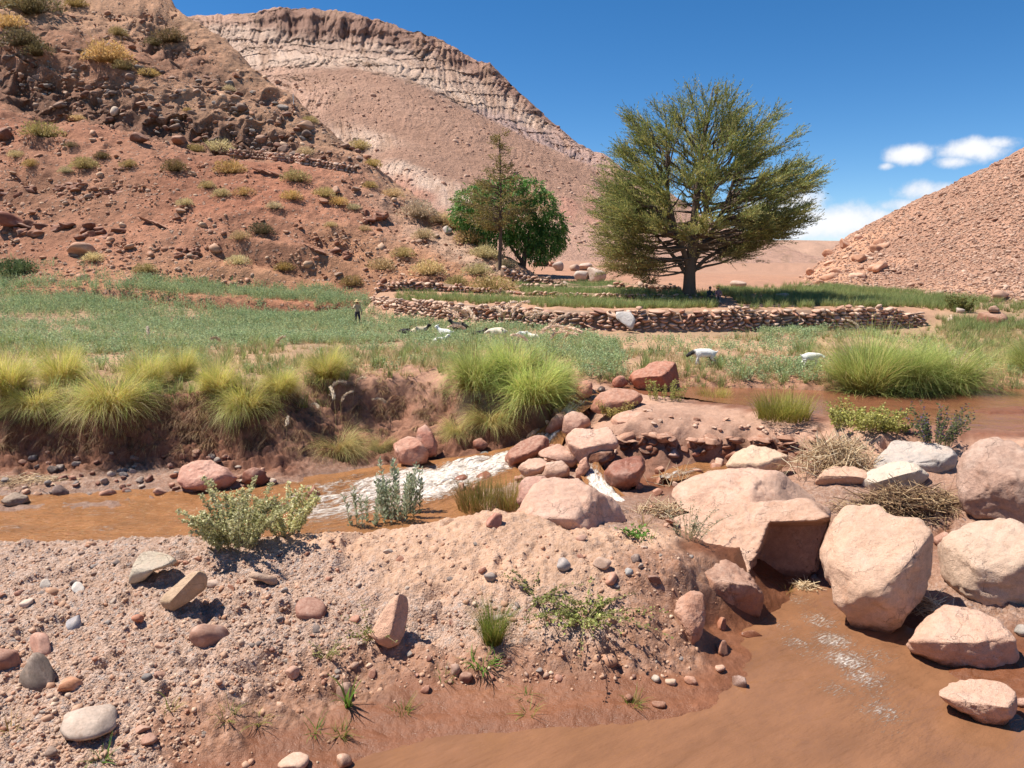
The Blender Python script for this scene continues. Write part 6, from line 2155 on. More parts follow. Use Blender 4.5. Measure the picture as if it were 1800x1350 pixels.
SHRUBS = [(60, 22, 92, 'd', 'dark shrub at the top left'), (18, 50, 60, 'g', 'golden shrub in the top left corner'), (40, 80, 74, 'd', 'dark shrub at the left edge'), (70, 98, 55, 'd', 'dark shrub right of the left edge one'), (190, 108, 84, 'g', 'biggest yellow brown shrub'), (218, 122, 40, 'g', 'golden shrub beside the biggest yellow brown one'), (262, 134, 36, 'g', 'small golden shrub under the ridge'),
          (300, 74, 60, 'd', 'dark shrub under the ridge'), (272, 80, 36, 'd', 'smaller dark shrub under the ridge'), (135, 12, 42, 'o', 'olive shrub near the top'), (208, 62, 34, 'o', 'faint olive shrub high on the slope'), (75, 240, 66, 'o', 'round olive shrub'), (137, 212, 28, 's', 'small straw shrub under the cobble band'), (150, 295, 50, 'o', 'olive shrub in the middle of the slope'), (30, 276, 30, 's', 'straw shrub left of the round olive one'),
          (55, 292, 32, 'o', 'low shrub below the round olive one'), (125, 258, 24, 'd', 'small dark shrub right of the round olive one'), (180, 278, 30, 'd', 'dark shrub in the middle of the slope'), (227, 293, 32, 'o', 'olive shrub right of the slope middle'), (115, 303, 26, 's', 'straw tuft below the round olive shrub'), (308, 300, 50, 'd', 'mixed dark shrub by the pale stone'), (345, 266, 34, 'o', 'olive shrub by the long pale slab'),
          (385, 268, 58, 's', 'straw shrub by the stone wall'), (405, 304, 60, 'g', 'golden shrub cluster'), (365, 330, 32, 'g', 'left golden shrub below the cluster'), (390, 345, 36, 's', 'straw shrub below the golden cluster'), (430, 343, 38, 'g', 'right golden shrub below the cluster'), (520, 318, 54, 'g', 'golden shrub below the stone wall'), (512, 350, 42, 'g', 'golden shrub lower on the bare red slope'), (538, 274, 40, 's', 'round straw shrub in front of the stone wall'),
          (570, 345, 42, 'g', 'golden shrub left of the pale flat rock'), (594, 360, 40, 'g', 'golden shrub under the pale flat rock'), (482, 366, 32, 's', 'thin straw shrub in the middle of the bare slope'), (325, 360, 32, 's', 'small straw shrub on the left of the bare slope'), (422, 420, 38, 's', 'straw shrub near the field left of the dark twiggy one'), (460, 410, 50, 'd', 'dark twiggy shrub'), (582, 398, 24, 's', 'little straw shrub on the lower right slope'), (640, 406, 28, 's', 'little straw shrub under the brown outcrop'),
          (622, 368, 28, 's', 'pale straw shrub left of the brown outcrop'), (735, 380, 74, 'y', 'grey shrub on the shoulder'), (745, 418, 44, 's', 'straw shrub below the grey shrub'), (418, 464, 44, 's', 'straw shrub at the field edge in the middle'), (500, 474, 38, 'o', 'olive shrub at the field edge in the middle'), (255, 478, 44, 'o', 'olive shrub at the field edge on the left'), (165, 458, 40, 's', 'straw shrub beside the big pale block'), (670, 474, 56, 's', 'straw shrub above the curved wall'),
          (708, 450, 44, 'g', 'golden shrub on the lower right slope'), (752, 480, 66, 's', 'wide straw shrub above the curved wall'), (618, 500, 46, 'o', 'olive shrub at the left end of the curved wall'), (802, 500, 44, 'o', 'green olive shrub left of the big cream shrub'), (866, 512, 96, 'c', 'big cream shrub at the foot of the slender tree'), (826, 426, 60, 'g', 'brownish straw shrub on the shoulder'), (850, 452, 60, 's', 'straw shrub left of the slender tree'), (800, 400, 50, 's', 'straw shrub on the shoulder crest'), (840, 480, 60, 'c', 'cream shrub above the big cream one'),
          (650, 330, 30, 'g', 'golden shrub on the ridge edge'), (690, 345, 40, 's', 'straw shrub on the ridge edge'), (632, 262, 44, 'g', 'golden shrub high on the ridge edge'), (655, 292, 34, 'o', 'olive shrub on the ridge edge'), (775, 390, 46, 's', 'straw shrub on the ridge edge near the pepper tree'), (545, 216, 30, 'g', 'small golden shrub by the ridge boulder'), (20, 12, 50, 'o', 'olive shrub at the corner of the picture'), (402, 160, 26, 's', 'single straw shrub on the cobble band'), (30, 480, 70, 'v', 'dark green bush at the left edge of the field'), (330, 196, 18, 'o', 'small olive shrub on the cobble band'), (890, 470, 40, 's', 'straw shrub at the trunk of the slender tree')]
for i, (px, py, w, kk, lab) in enumerate(SHRUBS):
    p = hit(px, py)
    k = p[1] / F
    s = w * k / 1.7
    c = {'d': DRK, 'g': GLD, 'o': OLI, 's': STR, 'y': GRY, 'c': S(226, 206, 146), 'v': S(112, 128, 84)}[kk]
    cs = [c[j] * (1 + .1 * math.sin(i * 2.3 + j)) for j in range(3)]
    root = empty('dry_shrub', p - np.array([0, 0, .05 * s]), lab if len(lab.split()) > 3 else lab + ' on the hillside', 'shrub', 'dry shrubs on the hillside', i * 1.7)
    b = add('twigs', SHR[i % 5], root, (0, 0, 0), (0, 0, 0), (s, s, s * (.95 if kk != 'c' else .75)))
    b.color = tint(cs)

# ---- the tall conifer
M_NEEDLE = leaf_material('conifer_sprays', .6, .35)


def bez(a, b, c, n):
    t = np.linspace(0, 1, n)[:, None]
    return a * (1 - t) ** 2 + 2 * b * t * (1 - t) + c * t ** 2


def sprays(P, D, L, cols, seed, nl=9, lw=.16, ll=.32):
    """feathery shoots: flat leaflets set along each shoot"""
    r = np.random.RandomState(seed)
    n = len(P)
    D = D / np.linalg.norm(D, axis=1, keepdims=True)
    L = L * r.uniform(.6, 1.35, n)
    t = (np.arange(nl) + .5) / nl
    pos = P[:, None] + D[:, None] * (t[None, :, None] * L[:, None, None])
    q = r.normal(size=(n, nl, 3))
    dd = D[:, None] * 1.0 + q * .55 * (1 - .5 * t)[None, :, None] + np.array([0, 0, .12])
    c = np.asarray(cols)[r.randint(len(cols), size=n)] if np.asarray(cols).ndim == 2 and len(cols) != n else np.asarray(cols)
    c = np.repeat(c[:, None], nl, 1) * (1 + .25 * (t - .5))[None, :, None]
    return leaves(pos.reshape(-1, 3), dd.reshape(-1, 3), ll, lw / ll, c.reshape(-1, 3), seed + 1, .18)


def conifer():
    base = hit(1211, 524)
    base = base - np.array([0, 0, .15])
    Y0 = base[1]
    k = Y0 / F / .99
    r = np.random.RandomState(12)
    O = np.array([(1216 - 1211) * k, 0, (524 - 430) * k])
    poly = np.array([(1250, 143), (1270, 150), (1302, 165), (1345, 195), (1385, 240), (1400, 258), (1380, 285), (1440, 274), (1443, 300), (1432, 330), (1420, 352), (1415, 375), (1400, 412), (1350, 424), (1300, 440), (1275, 458), (1240, 475), (1200, 480), (1170, 492), (1120, 505), (1075, 490), (1052, 450), (1040, 420), (1030, 375), (1034, 340), (1066, 300), (1062, 272), (1085, 235), (1108, 192), (1140, 205), (1175, 168), (1215, 148)], float)
    q = np.stack([(poly[:, 0] - 1211) * k, (524 - poly[:, 1]) * k], 1) - O[[0, 2]]
    ang = np.arctan2(q[:, 1], q[:, 0])
    o = np.argsort(ang)
    an, rr = ang[o], np.hypot(q[:, 0], q[:, 1])[o]
    an = np.concatenate([an[-1:] - 2 * np.pi, an, an[:1] + 2 * np.pi])
    rr = np.concatenate([rr[-1:], rr, rr[:1]])
    limbs, rads, tips = [], [], []
    trunk = np.array([[0, 0, -.3], [.02, 0, .8], [.0, 0, 2.0], [.05, 0, 3.2], [.15, .1, 5], [.3, .1, 7.5], [.5, .1, 10], [.9, .2, 13], [1.3, .2, 15.2]])
    tr = [.66, .47, .42, .40, .30, .23, .16, .09, .03]
    leaders = [trunk, np.array([[0, 0, 2.0], [-.5, -.3, 3.4], [-1.3, -.6, 5.2], [-1.9, -.6, 7.5], [-2.1, -.5, 10.5], [-2.2, -.4, 12.8]]), np.array([[.05, 0, 2.4], [.8, .3, 3.8], [1.9, .6, 5.4], [2.8, .8, 7.4], [3.4, .8, 9.6], [3.8, .8, 11.5]]), np.array([[.05, 0, 2.9], [.2, -.9, 4.4], [.5, -2.0, 6.5], [.8, -2.6, 9.0], [1.0, -2.9, 11.0]])]
    sp_P, sp_D = [], []
    i = 0
    tries = 0
    while i < 235 and tries < 9000:
        tries += 1
        d = r.normal(size=3)
        d /= np.linalg.norm(d)
        a = math.atan2(d[2], d[0])
        R = np.interp(a, an, rr)
        s = math.hypot(d[0], d[2])
        tip = O + np.array([d[0] * R, d[1] * 7.2, d[2] * R])
        if tip[2] < 1.0 or (d[2] < -.25 and abs(d[0]) < .3):
            continue
        tip = O + (tip - O) * (r.uniform(.74, .91) if i < 185 else r.uniform(.45, .78))
        if tip[2] < (3.4 if tip[0] > -3.0 else 2.0) or (abs(d[1]) > .45 and tip[2] < 4.6):
            continue
        hz = float(np.clip(1.9 + (tip[2] - 1.5) * .68 + r.normal(0, .5), 1.9, 13.6))
        ld = min(leaders, key=lambda q: abs(np.interp(hz, q[:, 2], q[:, 0]) - tip[0] * .4) + abs(np.interp(hz, q[:, 2], q[:, 1]) - tip[1] * .4) + r.uniform(0, 1.2) + (9 if hz < q[0, 2] or hz > q[-1, 2] else 0))
        st = np.array([np.interp(hz, ld[:, 2], ld[:, 0]), np.interp(hz, ld[:, 2], ld[:, 1]), hz])
        mid = st * .45 + tip * .55 + np.array([0, 0, -.09 * np.linalg.norm(tip - st)])
        mid = mid + r.normal(0, .05, 3) * np.linalg.norm(tip - st)
        ln = bez(st, mid, tip, 12)
        ln[1:-1] += r.normal(0, .06, (10, 3))
        limbs.append(ln)
        Ls = np.linalg.norm(tip - st)
        rads.append(np.linspace(.035 + .012 * Ls, .012, 12))
        tg = np.gradient(ln, axis=0)
        tg /= np.linalg.norm(tg, axis=1, keepdims=True)
        # secondary shoots along the limb, all swept outward and upward
        m = int(6 + Ls * 1.9)
        for t in r.uniform(.34, 1.0, m) ** .8:
            j = t * 11
            p = np.array([np.interp(j, np.arange(12), ln[:, c]) for c in range(3)])
            tt = np.array([np.interp(j, np.arange(12), tg[:, c]) for c in range(3)])
            oh = np.array([p[0] - .3, p[1], 0])
            oh /= np.linalg.norm(oh) + 1e-6
            dd = tt * .75 + oh * .45 + r.normal(0, .42, 3) * [1, 1, .5] + np.array([0, 0, .08])
            dd /= np.linalg.norm(dd)
            l2 = r.uniform(.7, 1.9) * (1.15 - .45 * t)
            e = p + dd * l2 + np.array([0, 0, -.08 * l2])
            if r.rand() < .5:
                limbs.append(bez(p, p + dd * l2 * .5, e, 4))
                rads.append(np.linspace(.022, .006, 4))
            nn = int(3 + l2 * 3.3)
            u = r.uniform(.1, 1.0, nn)[:, None]
            sp_P.append(p + (e - p) * u)
            sd = dd + r.normal(0, .30, (nn, 3)) * [1, 1, .6] + np.array([0, 0, .10])
            sp_D.append(sd)
        i += 1
    root = empty('conifer_tree', base, 'tall spreading olive green conifer with a leaning shady crown behind the terrace', 'tree')
    tv = tubes([trunk], [np.array(tr)], 14, (.13, .085, .06))
    # furrows of the bark
    v = tv[0]
    aa_ = np.arctan2(v[:, 1], v[:, 0])
    rad_ = np.hypot(v[:, 0], v[:, 1])
    add('trunk', mk_mesh('trunk', v * np.stack([1 + .07 * np.sin(aa_ * 7 + v[:, 2]), 1 + .07 * np.sin(aa_ * 7 + v[:, 2]), np.ones(len(v))], 1), tv[1], True, tv[2], None, M_BARK), root)
    for q in leaders[1:]:
        limbs.append(q)
        rads.append(np.linspace(.26, .04, len(q)))
    big = np.array([[-.1, 0, 1.7], [-.75, .1, 2.7], [-1.7, .2, 3.8], [-2.8, .2, 5.0]]), np.array([.2, .16, .12, .05])
    big2 = np.array([[.1, 0, 2.0], [1.1, .1, 3.0], [2.6, .2, 3.9], [4.4, .3, 4.6]]), np.array([.2, .15, .11, .05])
    limbs += [big[0], big2[0]]
    rads += [big[1], big2[1]]
    lv = tubes(limbs, rads, 5, (.17, .12, .085))
    add('limbs', mk_mesh('limbs', lv[0], lv[1], True, lv[2], None, M_BARK), root)
    P, D = np.concatenate(sp_P), np.concatenate(sp_D)
    cols = [S(154, 162, 94), S(136, 148, 86), S(178, 176, 102), S(112, 126, 74), S(198, 188, 112), S(158, 150, 98)]
    cols = np.array(cols)[r.randint(len(cols), size=len(P))]
    lowk = np.clip((6.5 - P[:, 2]) / 4, 0, 1)[:, None] * r.uniform(0, 1, (len(P), 1))
    cols = cols * (1 - lowk) + np.array(S(164, 134, 92)) * lowk
    sv = sprays(P, D, .95, cols, 14, 12, .045, .17)
    add('crown', mk_mesh('crown', *sv[:2], True, sv[2], None, M_NEEDLE), root)
    return root, len(P)


root, nsp = conifer()
print('conifer sprays', nsp)


def small_conifer(px, py, toppx, label, spread, bare, seed, dens=1.0, cols=None, crown0=.25):
    b = hit(px, py)
    k = b[1] / F
    H = (py - toppx) * k
    r = np.random.RandomState(seed)
    root = empty('slender_tree', b - np.array([0, 0, .1]), label, 'tree')
    tl = np.stack([.06 * np.sin(np.linspace(0, 3, 9)) * H * .2, np.zeros(9), np.linspace(0, 1, 9) * H], 1)
    tv = tubes([tl], [np.linspace(.016, .003, 9) * H], 8, (.16, .11, .08))
    add('trunk', mk_mesh('trunk', *tv[:2], True, tv[2], None, M_BARK), root)
    limbs, rads, P, D = [], [], [], []
    for i in range(int(70 * dens)):
        t = bare + (.98 - bare) * r.uniform(0, 1) ** 1.7
        z = t * H
        a = r.uniform(0, 6.28)
        L = spread * H * (.16 + .84 * math.exp(-((t - .46) / .2) ** 2)) * r.uniform(.45, 1.1)
        d = np.array([math.cos(a), math.sin(a), r.uniform(.05, .35)])
        s = np.array([0, 0, z])
        e = s + d * L
        limbs.append(bez(s, s + d * L * .5, e, 5))
        rads.append(np.linspace(.012 * H * .25, .006, 5))
        n = int(4 + L * 5)
        u = r.uniform(.25, 1, n)[:, None]
        P.append(s + (e - s) * u + r.normal(0, .12, (n, 3)))
        D.append(d + r.normal(0, .5, (n, 3)))
    lv = tubes(limbs, rads, 4, (.17, .12, .085))
    add('limbs', mk_mesh('limbs', *lv[:2], True, lv[2], None, M_BARK), root)
    sv = sprays(np.concatenate(P), np.concatenate(D), .45, cols or [S(138, 130, 70), S(120, 116, 64), S(156, 140, 76)], seed, 7, .06, .17)
    add('crown', mk_mesh('crown', *sv[:2], True, sv[2], None, M_NEEDLE), root)


small_conifer(878, 475, 245, 'slender brownish tree with a bare trunk in front of the pepper tree', .38, .30, 5, 2.1, [S(176, 160, 96), S(156, 142, 86), S(190, 168, 104)])
small_conifer(1140, 508, 440, 'low dark bushy tree under the left side of the big conifer', .65, .1, 6, 1.0, [S(90, 92, 52), S(108, 100, 60), S(120, 96, 66)])


def pepper_tree():
    b = at_Y(918, 455, 80.0)
    b[2] = height(b[0], b[1])
    k = b[1] / F
    r = np.random.RandomState(33)
    root = empty('pepper_tree', b - np.array([0, 0, .2]), 'dense bright green pepper tree with drooping twigs behind the slender tree', 'tree')
    tl = [np.array([[0, 0, 0], [.2, 0, 1.2], [.5, .1, 3.0], [.9, .1, 5]]), np.array([[0.1, 0, .8], [-1.0, .1, 2.2], [-2.2, 0, 4.0]]), np.array([[.2, 0, 1.2], [1.4, -.1, 2.6], [2.4, 0, 4.2]])]
    tv = tubes(tl, [np.array([.38, .3, .2, .08]), np.array([.22, .15, .06]), np.array([.2, .14, .06])], 8, (.14, .09, .065))
    add('trunk', mk_mesh('trunk', *tv[:2], True, tv[2], None, M_BARK), root)
    lobes = [(832, 352, 32, 26), (862, 336, 30, 24), (903, 326, 22, 20), (885, 352, 40, 30), (936, 338, 22, 24), (952, 360, 26, 30), (972, 392, 22, 30), (962, 420, 26, 30), (905, 385, 42, 40), (842, 388, 34, 26), (818, 374, 20, 22), (944, 432, 18, 26), (980, 412, 14, 24), (925, 408, 34, 34), (875, 400, 40, 26)]
    P, D = [], []
    for lx, ly, rx, ry in lobes:
        c = np.array([(lx - 918) * k, r.uniform(-.8, .8), (455 - ly) * k + (at_Y(918, 455, 80.0)[2] - b[2])])
        n = int(rx * ry * .40)
        d = r.normal(size=(n, 3))
        d /= np.linalg.norm(d, axis=1, keepdims=True)
        rad = r.uniform(.55, 1.0, n) ** .5
        p = c + d * rad[:, None] * np.array([rx * k, rx * k * 1.0, ry * k]) * .9
        P.append(p)
        D.append(d * .5 + np.array([0, 0, -.7]) + r.normal(0, .25, d.shape))
    # hanging curtains of twigs at the rim
    for lx, ly, n in [(952, 440, 40), (975, 420, 40), (815, 395, 30), (845, 415, 40), (930, 435, 30), (875, 425, 40)]:
        c = np.array([(lx - 918) * k, 0, (455 - ly) * k + (at_Y(918, 455, 80.0)[2] - b[2])])
        P.append(c + r.normal(0, 1, (n, 3)) * [.7, .9, .7])
        D.append(np.array([0, 0, -1.0]) + r.normal(0, .15, (n, 3)))
    sv = sprays(np.concatenate(P), np.concatenate(D), .7, [S(138, 188, 96), S(114, 166, 80), S(170, 208, 118), S(92, 140, 68)], 35, 10, .11, .22)
    add('crown', mk_mesh('crown', *sv[:2], True, sv[2], None, M_FOL), root)


pepper_tree()


# ---- plants of the near ground
def stem_plant(name, px, py, label, cat, nst, H, spread, lsize, lasp, cols, seed, leafn=40, base_r=.2, droop=0.0, cluster=.0, stemc=(.25, .2, .1), upd=.5, mat=None, surf=None, dz=0.):
    p = hit(px, py, surf)
    r = np.random.RandomState(seed)
    root = empty(name, p + np.array([0, 0, dz - .02]), label, cat)
    lines, rads, P, D, C = [], [], [], [], []
    cols = np.array(cols)
    for i in range(nst):
        a = r.uniform(0, 6.28)
        b = np.array([math.cos(a), math.sin(a), 0]) * base_r * math.sqrt(r.rand())
        h = r.uniform(*H)
        out = np.array([math.cos(a), math.sin(a), 0]) * r.uniform(*spread)
        tip = b + out * h + np.array([0, 0, h * (1 - droop * np.linalg.norm(out))])
        ln = bez(b, b + out * h * .35 + np.array([0, 0, h * .6]), tip, 8)
        lines.append(ln)
        rads.append(np.linspace(.009, .003, 8))
        t = r.uniform(.12, 1, leafn)
        q = np.stack([np.interp(t * 7, np.arange(8), ln[:, c]) for c in range(3)], 1)
        q = q + r.normal(0, cluster, q.shape)
        az = r.uniform(0, 6.28, leafn)
        dd = np.stack([np.cos(az), np.sin(az), np.full(leafn, upd)], 1)
        P.append(q)
        D.append(dd)
        C.append(cols[r.randint(len(cols), size=leafn)])
    tv = tubes(lines, rads, 3, stemc)
    add('stems', mk_mesh('stems', *tv[:2], True, tv[2], None, M_STRAW), root)
    lv = leaves(np.concatenate(P), np.concatenate(D), lsize, lasp, np.concatenate(C), seed + 1, .2)
    add('leaves', mk_mesh('leaves', *lv[:2], True, lv[2], None, mat or M_FOL), root)
    return root


YG = [(.66, .62, .33), (.56, .54, .26), (.72, .68, .42), (.46, .46, .21)]
stem_plant('leafy_shrub', 415, 962, 'pale yellow green shrub on the near bank of the stream', 'shrub', 46, (.6, 1.28), (.15, 1.0), .05, .8, YG, 1, 230, .34, .12, .022)
stem_plant('leafy_shrub', 505, 940, 'thinner right half of the pale yellow green shrub', 'shrub', 22, (.5, .95), (.2, .8), .05, .8, YG, 2, 170, .25, .15, .025)
SG = [(.36, .42, .27), (.45, .50, .35), (.27, .33, .19), (.56, .60, .44)]
stem_plant('leafy_shrub', 705, 925, 'grey green bush with upright leafy stems before the rapids', 'shrub', 26, (1.0, 1.75), (.02, .26), .12, .36, SG, 3, 85, .5, 0, .012, upd=1.1)
stem_plant('leafy_shrub', 640, 938, 'smaller grey green bush left of the upright one', 'shrub', 8, (.7, 1.3), (.03, .25), .11, .36, SG, 4, 65, .34, 0, .01, upd=1.1)
stem_plant('creeping_weed', 1030, 1090, 'creeping weed with tiny light green leaves on the mound slope', 'weed', 46, (.25, .72), (1.0, 2.2), .05, .8, [S(170, 178, 100), S(150, 160, 84), S(190, 190, 116), S(120, 120, 70)], 5, 36, .18, .42, .02)
stem_plant('creeping_weed', 945, 1055, 'upper strand of creeping weed above the green tuft', 'weed', 20, (.25, .6), (1.0, 2.0), .045, .8, [S(170, 176, 104), S(150, 156, 84), S(132, 128, 78)], 6, 34, .14, .42, .02)
stem_plant('creeping_weed', 655, 1120, 'sparse weed at the foot of the upright stone', 'weed', 14, (.2, .55), (.5, 1.6), .045, .6, [S(180, 176, 110), S(160, 160, 90)], 7, 22, .14, .3, .02)
stem_plant('creeping_weed', 575, 1155, 'pale straggling weed left of the upright stone', 'weed', 9, (.15, .35), (.4, 1.2), .035, .7, [S(190, 184, 120), S(170, 166, 96)], 8, 20, .1, .3, .015)
stem_plant('small_weed', 1122, 945, 'small bright green weed at the right end of the crest', 'weed', 16, (.1, .28), (.4, 1.4), .06, .6, [S(110, 160, 60), S(130, 176, 76)], 9, 14, .16, .2, .01)
stem_plant('silver_weed', 1210, 945, 'silvery sprig growing in front of the split boulder', 'weed', 22, (.25, .75), (.1, 1.0), .045, .5, [S(186, 184, 150), S(170, 168, 132), S(200, 196, 166)], 10, 32, .25, .2, .02)
stem_plant('leafy_shrub', 1510, 752, 'round yellow green bush before the upper pool', 'shrub', 60, (.35, .8), (.2, 1.0), .075, .6, [S(190, 186, 100), S(170, 170, 86), S(206, 200, 124)], 11, 55, .75, .15, .03)
stem_plant('leafy_shrub', 1570, 760, 'low right part of the yellow green bush before the pool', 'shrub', 30, (.2, .5), (.3, 1.0), .07, .6, [S(200, 192, 112), S(180, 176, 92)], 12, 40, .4, .15, .03)
stem_plant('flowering_bush', 1642, 780, 'dark bush with tiny purple flowers beside the pool', 'shrub', 46, (.5, 1.1), (.15, .9), .065, .55, [S(104, 118, 74), S(88, 104, 66), S(120, 128, 80), S(110, 92, 128)], 13, 48, .4, .1, .03)
stem_plant('leafy_shrub', 1082, 732, 'yellow bush growing between the cascade boulders', 'shrub', 40, (.3, .65), (.15, .8), .06, .45, [S(196, 178, 104), S(178, 164, 90), S(210, 190, 120)], 14, 44, .45, .1, .03)
stem_plant('leafy_shrub', 1172, 702, 'upright yellow green bush before the angular red boulder', 'shrub', 30, (.35, .75), (.1, .5), .07, .4, [S(178, 180, 96), S(196, 190, 110)], 15, 40, .6, .05, .02)
stem_plant('leafy_shrub', 1690, 548, 'small round olive bush on the right grass below the slope', 'shrub', 50, (.5, 1.2), (.1, .8), .13, .5, [S(140, 136, 72), S(120, 124, 62)], 16, 40, .5, .1, .04)


def grass_clump(name, px, py, label, cat, n, L, th, dr, w, cols, seed, r0=.08, group=None, dz=0):
    p = hit(px, py)
    root = empty(name, p + np.array([0, 0, dz - .015]), label, cat, group)
    add('blades', vmesh('blades', [blades(n, r0, L, th, dr, w, cols, seed)], M_LEAF), root)
    return root


GG = [(S(120, 130, 50), S(140, 166, 70), 3), (S(150, 150, 60), S(180, 186, 92), 2), (S(170, 150, 80), S(200, 180, 110), 1)]
FR = [(S(100, 140, 50), S(130, 180, 76), 3), (S(140, 160, 70), S(180, 190, 100), 1)]
RS = [(S(160, 130, 70), S(176, 156, 90), 3), (S(130, 126, 60), S(160, 160, 80), 2), (S(190, 150, 90), S(210, 176, 116), 2)]
grass_clump('grass_tuft', 866, 1128, 'dense green grass tuft on the front slope of the mound', 'grass tuft', 620, (.35, .8), (0, .5), (.1, .9), .007, GG, 21, .15)
grass_clump('broad_grass', 850, 1168, 'broad bladed weed below the dense green tuft', 'grass tuft', 60, (.15, .38), (.2, 1.4), (.2, 1.2), .022, FR, 22, .18)
grass_clump('rush_clump', 845, 892, 'brownish green rush clump behind the crest by the rapids', 'rush', 700, (.45, .9), (0, .45), (.1, .7), .012, RS, 23, .6)
grass_clump('rush_clump', 898, 895, 'darker rush clump against the broad smooth boulder', 'rush', 300, (.5, .95), (0, .4), (.1, .6), .012, RS, 24, .3)
grass_clump('rush_clump', 1375, 735, 'yellow rush clump between the slab and the upper pool', 'rush', 900, (.5, .95), (0, .6), (.1, .9), .016, [(S(170, 150, 70), S(200, 190, 96), 3), (S(150, 150, 60), S(186, 190, 90), 2)], 25, .75)
grass_clump('rush_clump', 1255, 705, 'short yellow grass right of the angular red boulder', 'rush', 400, (.3, .7), (0, .6), (.1, .9), .016, [(S(180, 156, 80), S(210, 190, 110), 3), (S(150, 156, 60), S(180, 190, 90), 1)], 26, .55)
grass_clump('reed_shoot', 612, 1240, 'bright green reed shoot in the mud at the foot of the mound', 'reed', 14, (.25, .55), (0, .6), (.2, 1.1), .034, FR, 27, .07)
for i, (px, py, n, c_, lab) in enumerate([(600, 1290, 50, GG, 'ragged grass below the reed shoot on the mud'), (555, 1285, 24, FR, 'thin grass left of the ragged grass'), (708, 1252, 34, GG, 'small straw tuft on the mud in the centre'), (400, 1262, 40, GG, 'scruffy tuft on the lower slope left of the mud'),
                                       (455, 1270, 26, GG, 'second scruffy tuft on the lower slope'), (180, 1335, 30, FR, 'bright grass under the flat grey oval stone'), (925, 1228, 16, FR, 'little sprout on the wet mud below the tuft'), (930, 1255, 18, GG, 'flat sprig lying on the wet mud'), (1112, 1238, 34, GG, 'spiky tuft on the mud near the pool'), (1385, 1040, 20, RS, 'dead grass caught under the egg boulder'),
                                       (300, 1245, 22, GG, 'dry wisp on the slope above the flat stone'), (20, 1285, 24, RS, 'dry grass at the left edge low on the mound'), (1130, 925, 22, RS, 'dry stems at the foot of the smooth pink boulder'), (780, 1195, 18, FR, 'tiny green weed at the mud edge'), (1310, 1250, 10, RS, 'dead sprig on the tip of the mud bank'), (1140, 950, 16, FR, 'green sprig beside the small bright weed')]):
    grass_clump('grass_sprig', px, py, lab, 'grass', n, (.1, .34), (.1, 1.2), (.2, 1.3), .011, c_, 200 + i, .09)


# ---- drifts of dead reeds
def drift(name, px, py, label, n, L, R, hgt, seed, flat=.25, cols=None, az=None):
    p = hit(px, py)
    r = np.random.RandomState(seed)
    root = empty(name, p, label, 'straw')
    cols = cols or [(.78, .60, .38), (.66, .48, .29), (.55, .38, .22), (.82, .68, .47), (.36, .22, .12)]
    parts = []
    for ci in range(len(cols)):
        ls, rd = [], []
        for i in range(n // len(cols)):
            a = r.uniform(0, 6.28) if az is None else r.normal(az[0], az[1])
            q = r.normal(0, .5, 2) * R
            fall = max(0, 1 - (q[0] / R[0]) ** 2 * .5 - (q[1] / R[1]) ** 2 * .5)
            c = np.array([q[0], q[1], r.uniform(0, 1) * hgt * fall])
            l = r.uniform(*L)
            d = np.array([math.cos(a), math.sin(a), r.normal(0, flat)])
            d /= np.linalg.norm(d)
            b = r.normal(0, .05, 3) * l
            ls.append(np.array([c - d * l / 2, c + b, c + d * l / 2]))
            w = r.uniform(.004, .012)
            rd.append(np.array([w, w, w * .6]))
        parts.append(tubes(ls, rd, 3, cols[ci]))
    add('dead_stalks', vmesh('dead_stalks', parts, M_STRAW), root)


drift('reed_drift', 1468, 822, 'heap of bleached dead reeds left of the grey boulder', 700, (.4, 1.2), (.95, .6), .75, 1, .9)
drift('reed_drift', 1600, 900, 'tangled brown reeds piled between the egg boulder and the wedge rock', 800, (.4, 1.3), (1.35, .35), .6, 2, .4, [(.60, .41, .23), (.44, .28, .15), (.24, .14, .08), (.70, .51, .30), (.14, .08, .05)])
drift('reed_drift', 1160, 905, 'dry reeds washed against the rocks behind the silvery sprig', 150, (.3, .8), (.5, .3), .3, 3, .5)
drift('reed_drift', 1415, 1035, 'wisps of dead reed stuck under the huge undercut boulder', 70, (.2, .6), (.3, .15), .12, 4, .3)
drift('reed_drift', 1640, 1080, 'dead reeds wedged between the egg boulder and the flat pink one', 90, (.3, .8), (.2, .5), .3, 5, .4)
drift('reed_drift', 40, 845, 'flattened straw on the left beach', 260, (.2, .5), (1.3, .6), .1, 6, .15)
drift('reed_drift', 1180, 850, 'bent dry stalks rising by the wet red boulder', 26, (.5, 1.1), (.5, .4), .4, 7, 1.1)
